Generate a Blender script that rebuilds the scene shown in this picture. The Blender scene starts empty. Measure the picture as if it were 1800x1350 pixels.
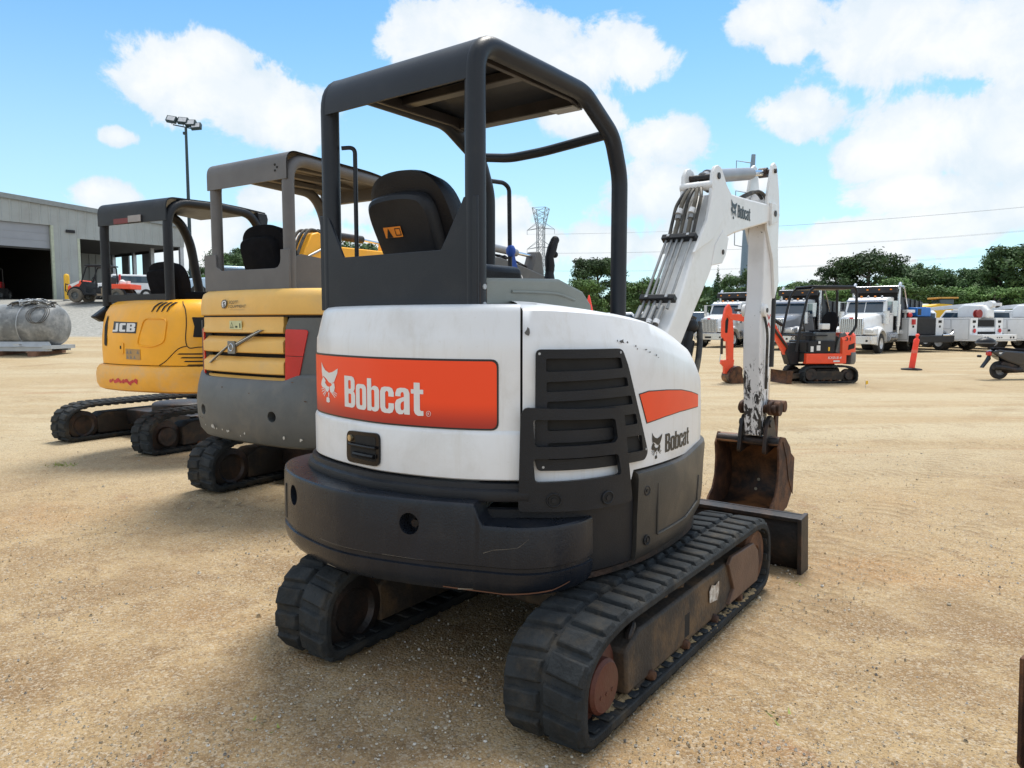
import bpy, bmesh, math, random
from math import sin, cos, pi, radians, hypot, exp
from mathutils import Vector, Matrix
from mathutils.geometry import tessellate_polygon
random.seed(7)
SC = bpy.context.scene
COL = SC.collection

# ------------------------------------------------------------------ camera
H = 1.45
cam_d = bpy.data.cameras.new('camera'); cam = bpy.data.objects.new('camera', cam_d); COL.objects.link(cam)
cam.location = (0, 0, H); cam.rotation_euler = (radians(90 - 4.84), 0, 0)
cam_d.sensor_width = 36; cam_d.lens = 26.0; cam_d.clip_start = .05; cam_d.clip_end = 6000
SC.camera = cam
SC.view_settings.view_transform = 'Standard'; SC.view_settings.look = 'None'
SC.view_settings.gamma = 1; SC.view_settings.exposure = EXPO = 0.5

# ------------------------------------------------------------------ materials
def nn(nt, t, **kw):
    n = nt.nodes.new(t)
    for k, v in kw.items():
        if k == 'inp':
            for a, b in v.items(): n.inputs[a].default_value = b
        else: setattr(n, k, v)
    return n
def lk(nt, a, b): nt.links.new(a, b)
def rgba(c): return (c[0], c[1], c[2], 1)
def mixc(nt, fac, a, b, mode='MIX'):
    m = nt.nodes.new('ShaderNodeMix'); m.data_type = 'RGBA'; m.blend_type = mode
    for s, v in ((0, fac), (6, a), (7, b)):
        if hasattr(v, 'links'): nt.links.new(v, m.inputs[s])
        else: m.inputs[s].default_value = rgba(v) if s else v
    return m.outputs[2]
def ramp(nt, src, a, b):
    r = nt.nodes.new('ShaderNodeMapRange'); r.interpolation_type = 'SMOOTHSTEP'
    r.inputs[1].default_value = a; r.inputs[2].default_value = b
    nt.links.new(src, r.inputs[0]); return r.outputs[0]
def noise(nt, vec, scale, detail=4, rough=.55, dist=0):
    n = nt.nodes.new('ShaderNodeTexNoise'); n.inputs['Scale'].default_value = scale
    n.inputs['Detail'].default_value = detail; n.inputs['Roughness'].default_value = rough
    n.inputs['Distortion'].default_value = dist
    if vec is not None: nt.links.new(vec, n.inputs['Vector'])
    return n.outputs['Fac']
MATS = {}
def mat(name, col, rough=.5, metal=0., var=.12, scale=6., bump=.0, bscale=60., dirt=None, damt=0., dscale=3., d2=.62, coat=0., spec=.5, streak=None):
    """paint / plastic / metal: base colour with mottling, optional dirt blotches and fine bump"""
    if name in MATS: return MATS[name]
    m = bpy.data.materials.new(name); m.use_nodes = True; nt = m.node_tree; b = nt.nodes['Principled BSDF']
    tc = nn(nt, 'ShaderNodeTexCoord').outputs['Object']
    n1 = noise(nt, tc, scale, 5, .6)
    c = mixc(nt, ramp(nt, n1, .3, .7), tuple(x * (1 - var) for x in col), tuple(min(1, x * (1 + var * .7)) for x in col))
    if dirt:
        n2 = noise(nt, tc, dscale, 7, .68, .3)
        f = ramp(nt, n2, d2 - .14, d2 + .14)
        mm = nn(nt, 'ShaderNodeMath', operation='MULTIPLY', inp={1: damt}); lk(nt, f, mm.inputs[0])
        c = mixc(nt, mm.outputs[0], c, dirt)
    if streak:   # rain streaks and settled dust running down the panel
        mp = nn(nt, 'ShaderNodeMapping', inp={'Scale': (9, 9, .7)}); lk(nt, tc, mp.inputs[0])
        f = ramp(nt, noise(nt, mp.outputs[0], 2.2, 6, .7), .50, .80); mm = nn(nt, 'ShaderNodeMath', operation='MULTIPLY', inp={1: streak[1]}); lk(nt, f, mm.inputs[0]); c = mixc(nt, mm.outputs[0], c, streak[0])
        f = ramp(nt, noise(nt, tc, 40, 4, .8), .62, .74); mm = nn(nt, 'ShaderNodeMath', operation='MULTIPLY', inp={1: streak[1] * .8}); lk(nt, f, mm.inputs[0]); c = mixc(nt, mm.outputs[0], c, streak[0])
    lk(nt, c, b.inputs['Base Color'])
    rr = nn(nt, 'ShaderNodeMapRange', inp={3: max(.03, rough - .08), 4: min(1, rough + .1)}); lk(nt, noise(nt, tc, scale * 2.3, 4), rr.inputs[0])
    lk(nt, rr.outputs[0], b.inputs['Roughness'])
    b.inputs['Metallic'].default_value = metal; b.inputs['Coat Weight'].default_value = coat
    b.inputs['Coat Roughness'].default_value = .15
    b.inputs['Specular IOR Level'].default_value = spec
    if bump:
        bp = nn(nt, 'ShaderNodeBump', inp={'Strength': bump, 'Distance': .01}); lk(nt, noise(nt, tc, bscale, 3), bp.inputs['Height'])
        lk(nt, bp.outputs[0], b.inputs['Normal'])
    MATS[name] = m; return m

DIRT = (.30, .20, .11)
white = mat('white_paint', (.74, .75, .76), .36, 0, .035, 2.5, coat=.2, dirt=(.46, .43, .38), damt=.34, dscale=3.2, d2=.60, streak=((.50, .45, .37), .32))
white2 = mat('white_boom_paint', (.76, .76, .75), .38, 0, .05, 4, coat=.15, dirt=(.42, .38, .30), damt=.4, dscale=4, d2=.62)
blk = mat('black_plastic', (.014, .0155, .019), .40, 0, .2, 4, .25, 260, dirt=(.06, .05, .04), damt=.22, dscale=2.2, d2=.62, spec=.28)
cwm = mat('counterweight_paint', (.0115, .0145, .021), .27, 0, .2, 3, .14, 140, dirt=(.050, .046, .043), damt=.4, dscale=4.5, d2=.64, spec=.30, streak=((.06, .053, .046), .22))
rops_m = mat('dark_grey_frame_paint', (.018, .0215, .028), .40, 0, .1, 3, .08, 160, dirt=(.05, .047, .044), damt=.2, dscale=6, spec=.27)
rubber = mat('track_rubber', (.026, .029, .031), .74, 0, .35, 9, .4, 70, dirt=(.11, .085, .055), damt=.5, dscale=5, d2=.61, spec=.18)
rubdirt = mat('muddy_rubber', (.06, .055, .045), .85, 0, .3, 9, .5, 60, dirt=(.36, .25, .13), damt=.9, dscale=8, d2=.5, spec=.2)
rust = mat('rusty_steel', (.055, .026, .016), .75, .2, .35, 12, .5, 80, dirt=(.20, .085, .034), damt=.7, dscale=6, d2=.52)
rustred = mat('rust_red_cover', (.105, .030, .018), .65, .05, .2, 8, .2, 80, dirt=(.13, .07, .04), damt=.5, dscale=6, d2=.6)
steel_d = mat('dark_worn_steel', (.016, .014, .014), .5, .2, .3, 8, .3, 70, dirt=(.10, .05, .028), damt=.6, dscale=5, d2=.57)
frame_d = mat('muddy_frame', (.034, .028, .023), .7, 0, .25, 7, .4, 60, dirt=(.15, .09, .042), damt=.8, dscale=4.5, d2=.56)
mudm = mat('dried_mud', (.20, .115, .055), .95, 0, .35, 12, .9, 50)
chrome = mat('chrome_rod', (.75, .76, .78), .18, 1, .05)
greyp = mat('grey_cylinder_paint', (.24, .25, .27), .38, 0, .1, 6, dirt=(.30, .26, .2), damt=.3)
zinc = mat('zinc_tube', (.30, .30, .29), .4, .7, .2, 10, dirt=(.35, .32, .27), damt=.5, dscale=9)
hosem = mat('rubber_hose', (.022, .022, .022), .6, 0, .2, 10, dirt=(.20, .17, .12), damt=.55, dscale=12, d2=.55)
sleeve = mat('fabric_hose_sleeve', (.15, .135, .11), .9, 0, .25, 20, .5, 200)
consol = mat('grey_green_plastic', (.185, .20, .18), .5, 0, .08, 4, .15, 250)
vinyl = mat('seat_vinyl', (.008, .008, .010), .42, 0, .15, 5, .25, 180, spec=.25)
decal_o = mat('orange_decal', (.90, .068, .006), .45, 0, .05, 3)
decal_k = mat('black_decal', (.012, .012, .013), .4)
decal_w = mat('white_decal', (.72, .72, .71), .4, 0, .04)
stick_or = mat('orange_sticker', (.85, .27, .03), .45)
orangeP = mat('orange_machine_paint', (.84, .075, .022), .45, 0, .08, 4, dirt=(.4, .2, .1), damt=.3)
yellowJ = mat('bright_yellow_paint', (.95, .43, .008), .42, 0, .06, 3, dirt=(.60, .35, .12), damt=.35, dscale=2.6, d2=.6)
yellowJb = mat('faded_yellow_paint', (.90, .43, .045), .5, 0, .08, 3, dirt=(.62, .42, .22), damt=.6, dscale=3.5, d2=.57)
yellowV = mat('faded_amber_paint', (.80, .47, .115), .5, 0, .07, 3, dirt=(.52, .38, .2), damt=.4, dscale=3, d2=.6)
greyV = mat('scuffed_grey_paint', (.105, .112, .112), .48, 0, .12, 4, .1, 120, dirt=(.22, .19, .15), damt=.4, dscale=3, d2=.6)
taupe = mat('warm_grey_frame_paint', (.118, .112, .110), .5, 0, .1, 4, dirt=(.2, .17, .14), damt=.3)
redlens = mat('red_lamp_lens', (.55, .008, .01), .2, 0, .1, 5, coat=.4)
darkrec = mat('dark_recess', (.008, .008, .008), .8)
glassd = mat('dark_vehicle_glass', (.02, .045, .075), .06, 0, .3, 1.5, spec=.8)
glassc = mat('lamp_glass', (.55, .56, .58), .12, .2)
alum = mat('polished_aluminium', (.6, .61, .63), .25, .9, .08, 4)
galv = mat('galvanised_steel', (.42, .44, .46), .5, .5, .1, 3)
amber = mat('amber_lens', (.8, .25, .02), .3)
redp = mat('red_paint', (.55, .03, .03), .4)
bluep = mat('blue_paint', (.02, .17, .55), .4, 0, .08)
tyre = mat('tyre_rubber', (.022, .022, .022), .85, 0, .2, 10, .3, 60, dirt=(.15, .11, .07), damt=.3)
greycab = mat('silver_grey_paint', (.28, .29, .31), .3, .3, .05, coat=.3)
sidingm = mat('pale_grey_metal_siding', (.33, .35, .34), .5, .15, .05, .6, dirt=(.24, .235, .22), damt=.5, dscale=.5, d2=.58)
doorm = mat('roller_door_grey', (.27, .285, .31), .5, .1, .05, 1)
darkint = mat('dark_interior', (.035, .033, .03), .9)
fabricb = mat('black_fabric', (.009, .009, .011), .9, 0, .2, 10, .4, 150, spec=.1)
beige = mat('beige_tank_paint', (.62, .60, .48), .4, 0, .05)
yelp = mat('yellow_safety_paint', (.80, .47, .03), .5, 0, .08, 3)
woodm = mat('weathered_wood', (.20, .10, .06), .85, 0, .3, 6, .4, 40)
whiteV = mat('white_vehicle_paint', (.76, .77, .78), .3, 0, .04, 2, coat=.3, dirt=(.5, .47, .42), damt=.3, dscale=2.2)
wheelw = mat('white_wheel_rim', (.68, .68, .68), .4, .2, .08)

# ------------------------------------------------------------------ mesh collecting helper
class G:
    def __init__(s): s.v = []; s.f = []
    def add(s, vs, fs):
        k = len(s.v); s.v += [tuple(v) for v in vs]; s.f += [tuple(i + k for i in f) for f in fs]; return s
    def box(s, x0, x1, y0, y1, z0, z1, R=None, o=(0, 0, 0)):
        vs = [Vector((x, y, z)) for x in (x0, x1) for y in (y0, y1) for z in (z0, z1)]
        if R is not None: vs = [R @ v + Vector(o) for v in vs]
        return s.add(vs, [(0, 1, 3, 2), (4, 6, 7, 5), (0, 4, 5, 1), (2, 3, 7, 6), (0, 2, 6, 4), (1, 5, 7, 3)])
    def prism(s, poly, ax, a0, a1):
        def P(p, a): return {'x': (a, p[0], p[1]), 'y': (p[0], a, p[1]), 'z': (p[0], p[1], a)}[ax]
        n = len(poly)
        return s.add([P(p, a0) for p in poly] + [P(p, a1) for p in poly],
                     [tuple(range(n))[::-1], tuple(range(n, 2 * n))] + [(i, (i + 1) % n, (i + 1) % n + n, i + n) for i in range(n)])
    def tube(s, pts, r, n=12, closed=False, caps=True):
        P = [Vector(p) for p in pts]; m = len(P); R = r if isinstance(r, (list, tuple)) else [r] * m
        T = []
        for i in range(m):
            a = P[(i - 1) % m] if (closed or i) else P[0]; b = P[(i + 1) % m] if (closed or i < m - 1) else P[-1]
            t = (b - a); T.append(t.normalized() if t.length > 1e-9 else Vector((0, 0, 1)))
        u = T[0].orthogonal().normalized(); vs = []; fs = []
        for i in range(m):
            u = (u - T[i] * u.dot(T[i])); u = u.normalized() if u.length > 1e-6 else T[i].orthogonal().normalized(); w = T[i].cross(u)
            sc = 1.
            for k in range(n):
                a = 2 * pi * k / n; vs.append(P[i] + (u * cos(a) + w * sin(a)) * R[i])
        for i in range(m if closed else m - 1):
            for k in range(n):
                a = i * n + k; b = i * n + (k + 1) % n; j = ((i + 1) % m) * n
                fs.append((a, b, j + (k + 1) % n, j + k))
        if caps and not closed: fs.append(tuple(range(n))[::-1]); fs.append(tuple((m - 1) * n + k for k in range(n)))
        return s.add(vs, fs)
    def cyl(s, a, b, r, n=20, r2=None): return s.tube([a, b], [r, r if r2 is None else r2], n)
    def lathe(s, prof, o, ax='x', n=28, caps=True):
        """prof: (radius, height along axis)"""
        vs = []; fs = []; m = len(prof)
        for (r, h) in prof:
            for k in range(n):
                a = 2 * pi * k / n; c, d = r * cos(a), r * sin(a)
                p = {'x': (h, c, d), 'y': (c, h, d), 'z': (c, d, h)}[ax]; vs.append((p[0] + o[0], p[1] + o[1], p[2] + o[2]))
        for i in range(m - 1):
            for k in range(n): fs.append((i * n + k, i * n + (k + 1) % n, (i + 1) * n + (k + 1) % n, (i + 1) * n + k))
        if caps and prof[0][0] > 1e-6: fs.append(tuple(range(n)))
        if caps and prof[-1][0] > 1e-6: fs.append(tuple((m - 1) * n + k for k in range(n)))
        return s.add(vs, fs)
    def grid(s, rows, closed_u=False, closed_v=False):
        nu = len(rows); nv = len(rows[0]); vs = [p for r in rows for p in r]; fs = []
        for i in range(nu if closed_u else nu - 1):
            for j in range(nv if closed_v else nv - 1):
                fs.append((i * nv + j, i * nv + (j + 1) % nv, ((i + 1) % nu) * nv + (j + 1) % nv, ((i + 1) % nu) * nv + j))
        return s.add(vs, fs)
    def ball(s, o, r, n=12, sq=(1, 1, 1)):
        prof = [(sin(pi * i / n), -cos(pi * i / n)) for i in range(n + 1)]; vs = []; fs = []; m = n * 2
        for (a, h) in prof:
            for k in range(m): vs.append((o[0] + r * sq[0] * a * cos(2 * pi * k / m), o[1] + r * sq[1] * a * sin(2 * pi * k / m), o[2] + r * sq[2] * h))
        for i in range(n):
            for k in range(m): fs.append((i * m + k, i * m + (k + 1) % m, (i + 1) * m + (k + 1) % m, (i + 1) * m + k))
        return s.add(vs, fs)
    def tf(s, M): s.v = [tuple(M @ Vector(v)) for v in s.v]; return s
    def build(s, name, m, parent=None, bevel=0, seg=2, ang=35, label=None, fix=True):
        me = bpy.data.meshes.new(name); me.from_pydata(s.v, [], s.f); me.materials.append(m)
        if fix:
            bm = bmesh.new(); bm.from_mesh(me); bmesh.ops.remove_doubles(bm, verts=bm.verts, dist=1e-5)
            bmesh.ops.recalc_face_normals(bm, faces=bm.faces); bm.to_mesh(me); bm.free()
        me.polygons.foreach_set('use_smooth', [True] * len(me.polygons))
        try: me.set_sharp_from_angle(angle=radians(ang))
        except Exception: pass
        o = bpy.data.objects.new(name, me); COL.objects.link(o)
        if parent is not None: o.parent = parent
        if bevel:
            b = o.modifiers.new('bevel', 'BEVEL'); b.width = bevel; b.segments = seg; b.limit_method = 'ANGLE'; b.angle_limit = radians(40); b.harden_normals = False
        if label: o['label'] = label
        return o
def tag(o, label, cat, group=None):
    o['label'] = label; o['category'] = cat
    if group: o['group'] = group
    return o
def thing(name, loc, yaw, label, cat, group=None, scale=1.):
    o = bpy.data.objects.new(name, None); COL.objects.link(o); o.empty_display_size = .2
    o.location = loc; o.rotation_euler = (0, 0, -radians(yaw)); o.scale = (scale,) * 3
    return tag(o, label, cat, group)
def structure(o): o['kind'] = 'structure'; return o
def kids(o): return [c for c in bpy.data.objects if c.parent == o]
def copy_tree(o, parent=None):
    ch = kids(o); c = o.copy(); COL.objects.link(c); c.parent = parent
    for k in ch: copy_tree(k, c)
    return c
def PX(u, v, D):
    """world point seen at (u, v) of the 1800 px wide photograph, D metres ahead"""
    a, b = (u - 900) / 1300, -(v - 675) / 1300; c, n = cos(radians(4.84)), sin(radians(4.84)); y = c + b * n
    return (a / y * D, D, H + (-n + b * c) / y * D)

# ------------------------------------------------------------------ outlines and sheets wrapped on them
def arc_pts(c, r, a0, a1, n): return [(c[0] + r * cos(radians(a0 + (a1 - a0) * i / n)), c[1] + r * sin(radians(a0 + (a1 - a0) * i / n))) for i in range(n + 1)]
def rounded(poly, r, n=5):
    out = []; m = len(poly)
    for i in range(m):
        p = Vector(poly[i]).to_2d(); a = Vector(poly[i - 1]).to_2d() - p; b = Vector(poly[(i + 1) % m]).to_2d() - p
        rr = min(r, a.length * .45, b.length * .45); a = p + a.normalized() * rr; b = p + b.normalized() * rr
        for k in range(n + 1):
            t = k / n; q = a * (1 - t) ** 2 + p * 2 * t * (1 - t) + b * t * t; out.append((q.x, q.y))
    return out
def spline(P, n=8):
    o = []
    for i in range(len(P) - 1):
        p0 = P[max(i - 1, 0)]; p1 = P[i]; p2 = P[i + 1]; p3 = P[min(i + 2, len(P) - 1)]
        for k in range(n):
            t = k / n
            o.append(tuple(.5 * ((2 * p1[j]) + (-p0[j] + p2[j]) * t + (2 * p0[j] - 5 * p1[j] + 4 * p2[j] - p3[j]) * t * t + (-p0[j] + 3 * p1[j] - 3 * p2[j] + p3[j]) * t ** 3) for j in range(len(p1))))
    o.append(tuple(P[-1])); return o
class Outline:
    def __init__(s, P, n=8):
        s.p = spline(P, n); s.s = [0]
        for a, b in zip(s.p, s.p[1:]): s.s.append(s.s[-1] + math.dist(a, b))
        s.L = s.s[-1]
    def at(s, t, off=0):
        t = min(max(t, 0), s.L - 1e-6); lo, hi = 0, len(s.s) - 1
        while hi - lo > 1:
            m = (lo + hi) // 2
            if s.s[m] <= t: lo = m
            else: hi = m
        a, b = s.p[lo], s.p[lo + 1]; k = (t - s.s[lo]) / (s.s[lo + 1] - s.s[lo])
        def nr(i):
            a = s.p[max(i - 1, 0)]; b = s.p[min(i + 1, len(s.p) - 1)]; d = (b[0] - a[0], b[1] - a[1]); l = hypot(*d); return (d[1] / l, -d[0] / l)
        n0, n1 = nr(lo), nr(lo + 1); n = (n0[0] * (1 - k) + n1[0] * k, n0[1] * (1 - k) + n1[1] * k); l = hypot(*n)
        return (a[0] + (b[0] - a[0]) * k + n[0] / l * off, a[1] + (b[1] - a[1]) * k + n[1] / l * off)
def on(o): return lambda s, z, h: (*o.at(s, h), z)
def flat_y(y0, sgn=-1): return lambda s, z, h: (s, y0 + sgn * h, z)
def flat_x(x0, sgn=1): return lambda s, z, h: (x0 + sgn * h, s, z)
def sheet_mesh(loops, mapf, off=0., th=0., ds=.04, tris=None):
    """polygon (with holes) in (s, z), cut into strips, thickened and laid on a surface"""
    bm = bmesh.new()
    if tris is None:
        flat = [p for l in loops for p in l]
        T = tessellate_polygon([[Vector((p[0], p[1], 0)) for p in l] for l in loops])
    else: flat, T = tris
    vs = [bm.verts.new((p[0], p[1], 0)) for p in flat]
    for t in T:
        try: bm.faces.new([vs[i] for i in t])
        except ValueError: pass
    bmesh.ops.remove_doubles(bm, verts=bm.verts, dist=1e-6)
    x0 = min(p[0] for p in flat); x1 = max(p[0] for p in flat)
    if ds:
        k = math.floor(x0 / ds) + 1
        while k * ds < x1:
            bmesh.ops.bisect_plane(bm, geom=bm.verts[:] + bm.edges[:] + bm.faces[:], plane_co=(k * ds, 0, 0), plane_no=(1, 0, 0), dist=1e-5); k += 1
    if th:
        r = bmesh.ops.extrude_face_region(bm, geom=bm.faces[:])
        for v in r['geom']:
            if isinstance(v, bmesh.types.BMVert): v.co.z += th
    bm.verts.ensure_lookup_table(); bm.verts.index_update()
    V = [mapf(v.co.x, v.co.y, off + v.co.z) for v in bm.verts]; F = [[v.index for v in f.verts] for f in bm.faces]
    bm.free(); return V, F
def sheet(name, loops, m, parent, mapf, off=0., th=0., ds=.04, bevel=0, tris=None, extra=None):
    g = G(); g.add(*sheet_mesh(loops, mapf, off, th, ds, tris))
    if extra: g.v += extra.v and [tuple(v) for v in []]; 
    return g.build(name, m, parent, bevel=bevel)
_txt = {}
def text_tris(s, h=1., xs=1., bold=0., shear=0.):
    """outline text as flat triangles: cap height h, left edge 0, baseline 0"""
    k = (s, bold, shear)
    if k not in _txt:
        c = bpy.data.curves.new('lettering', 'FONT'); c.body = s; c.size = 1; c.offset = bold; c.shear = shear; c.resolution_u = 4
        o = bpy.data.objects.new('lettering', c); COL.objects.link(o)
        dg = bpy.context.evaluated_depsgraph_get(); dg.update()
        me = bpy.data.meshes.new_from_object(o.evaluated_get(dg))
        V = [tuple(v.co) for v in me.vertices]; T = [tuple(p.vertices) for p in me.polygons]
        bpy.data.objects.remove(o); bpy.data.curves.remove(c); bpy.data.meshes.remove(me)
        _txt[k] = (V, T)
    V, T = _txt[k]
    x0 = min(v[0] for v in V); cap = .72
    return [((v[0] - x0) / cap * h * xs, v[1] / cap * h) for v in V], T
def text(name, s, m, parent, mapf, x, z, h, width=None, bold=0., off=.004, shear=0., slope=0., ds=.05, xs=1.):
    V, T = text_tris(s, h, xs, bold, shear)
    if width: w = max(v[0] for v in V); V = [(v[0] * width / w, v[1]) for v in V]
    V = [(x + a, z + b + a * slope) for a, b in V]
    g = G(); g.add(*sheet_mesh(None, mapf, off, 0, ds, (V, T))); return g.build(name, m, parent, fix=False)
def cut(o, cutter, solver='EXACT'):
    cutter.parent = o.parent
    md = o.modifiers.new('cut', 'BOOLEAN'); md.object = cutter; md.solver = solver; md.operation = 'DIFFERENCE'
    dg = bpy.context.evaluated_depsgraph_get(); dg.update()
    me = bpy.data.meshes.new_from_object(o.evaluated_get(dg)); old = o.data
    o.modifiers.clear(); o.data = me; bpy.data.meshes.remove(old)
    bpy.data.objects.remove(cutter)
    me.polygons.foreach_set('use_smooth', [True] * len(me.polygons)); me.set_sharp_from_angle(angle=radians(30))
def bend(pts, r=.1, n=6):
    """round the corners of a 3-D polyline"""
    P = [Vector(p) for p in pts]; o = [P[0]]
    for i in range(1, len(P) - 1):
        a = P[i - 1] - P[i]; b = P[i + 1] - P[i]; rr = min(r, a.length * .48, b.length * .48)
        A = P[i] + a.normalized() * rr; B = P[i] + b.normalized() * rr
        for k in range(n + 1):
            t = k / n; o.append(A * (1 - t) ** 2 + P[i] * 2 * t * (1 - t) + B * t * t)
    o.append(P[-1]); return o

def rr_box(x0, y0, x1, y1, r, n=4): return rounded([(x0, y0), (x1, y0), (x1, y1), (x0, y1)], r, n)
def heavy_word(width, h):
    """the word in heavy condensed capitals and lower case, drawn as polygons; returns lists of loops"""
    W_, st, xh = .62, .235, .79; out = []; x = 0
    def sc_(loops, x, w=1.): return [[((x + a * w), b) for a, b in l] for l in loops]
    B = [[(0, 0)] + [(.44, 0), (.56, .04), (.62, .13), (.62, .40), (.58, .49), (.52, .525), (.57, .565), (.60, .63), (.60, .86), (.55, .96), (.44, 1.), (0, 1.)], rr_box(st, .13, .39, .44, .05), rr_box(st, .59, .38, .87, .05)]
    o_ = [rr_box(0, -.01, .56, xh, .17), rr_box(.21, .12, .35, xh - .13, .06)]
    b_ = [[(0, 0), (.20, 0), (.20, .05), (.27, .0), (.38, -.01), (.50, .03), (.56, .12), (.56, .66), (.51, .75), (.38, xh), (.28, .77), (.21, .71), (.21, 1.), (0, 1.)], rr_box(.21, .12, .35, xh - .13, .06)]
    c_ = [[(.55, .30), (.34, .30), (.34, .17), (.31, .12), (.25, .12), (.21, .17), (.21, .61), (.25, .66), (.31, .66), (.34, .61), (.34, .50), (.55, .50), (.55, .63), (.49, .75), (.38, xh), (.18, xh), (.06, .75), (0, .63), (0, .15), (.06, .03), (.18, -.01), (.38, -.01), (.49, .03), (.55, .15)]]
    a_ = [[(.54, 0), (.34, 0), (.335, .06), (.28, .0), (.15, -.01), (.05, .04), (0, .14), (0, .31), (.06, .42), (.20, .48), (.335, .52), (.335, .60), (.31, .66), (.25, .66), (.215, .60), (.215, .53), (.02, .53), (.02, .63), (.08, .75), (.20, xh), (.38, xh), (.49, .75), (.54, .64)], [(.335, .40), (.335, .17), (.30, .12), (.24, .12), (.21, .17), (.21, .30), (.25, .36)]]
    t_ = [[(.10, .64), (0, .64), (0, .77), (.10, .77), (.10, .97), (.31, .97), (.31, .77), (.43, .77), (.43, .64), (.31, .64), (.31, .18), (.34, .14), (.43, .14), (.43, 0), (.24, -.01), (.14, .04), (.10, .13)]]
    for gl, adv in ((B, .665), (o_, .605), (b_, .60), (c_, .59), (a_, .59), (t_, .43)): out.append(sc_(gl, x)); x += adv
    k = width / x
    return [[[(a * k, b * h) for a, b in l] for l in L] for L in out]
def word(name, m, parent, mapf, x, z, h, width, off=.004, ds=.05, slope=0.):
    g = G()
    for L in heavy_word(width, h): g.add(*sheet_mesh([[(x + a, z + b + a * slope) for a, b in l] for l in L], mapf, off, 0, ds))
    return g.build(name, m, parent, fix=False)
# ------------------------------------------------------------------ crawler undercarriage
def track_path(y0, y1, top, off):
    """closed belt path (y, z, ny, nz), flatter below than above, moved inwards by off"""
    R = top / 2; c = []
    for (y, z, r, ay, az, by, bz) in ((y1, top, 1.25 * R, -1, 0, 0, -1), (y1, 0, .72 * R, 0, 1, -1, 0), (y0, 0, .62 * R, 1, 0, 0, 1), (y0, top, 1.5 * R, 0, -1, 1, 0)):
        n = 12
        if az == -1 and y == y0: r2 = min(r * .72, top - .62 * R); 
        for k in range(n + 1):
            t = k / n
            if y == y0 and z == top: A = (y, z - r * .72); B = (y + r * 1.3, z)
            elif y == y1 and z == top: A = (y - r * 1.05, z); B = (y, z - r * .80)
            elif y == y1: A = (y, z + r); B = (y - r, z)
            else: A = (y + r, z); B = (y, z + r)
            c.append((A[0] * (1 - t) ** 2 + y * 2 * t * (1 - t) + B[0] * t * t, A[1] * (1 - t) ** 2 + z * 2 * t * (1 - t) + B[1] * t * t))
    m = len(c); o = []
    for i in range(m):
        a, b = c[i - 1], c[(i + 1) % m]; d = Vector((b[0] - a[0], b[1] - a[1])); d = d.normalized() if d.length > 1e-7 else Vector((1, 0)); o.append((c[i][0] + d.y * off, c[i][1] - d.x * off))
    L = [0]
    for i in range(m): L.append(L[-1] + math.dist(o[i], o[(i + 1) % m]))
    per = L[-1]
    def pt(s):
        s %= per; lo, hi = 0, m
        while hi - lo > 1:
            q = (lo + hi) // 2
            if L[q] <= s: lo = q
            else: hi = q
        a, b = o[lo], o[(lo + 1) % m]; t = (s - L[lo]) / max(1e-9, L[lo + 1] - L[lo])
        return a[0] + (b[0] - a[0]) * t, a[1] + (b[1] - a[1]) * t
    def full(s):
        a, b, p = pt(s - .01), pt(s + .01), pt(s); d = Vector((b[0] - a[0], b[1] - a[1])).normalized(); return p[0], p[1], -d.y, d.x
    return per, full
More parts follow.
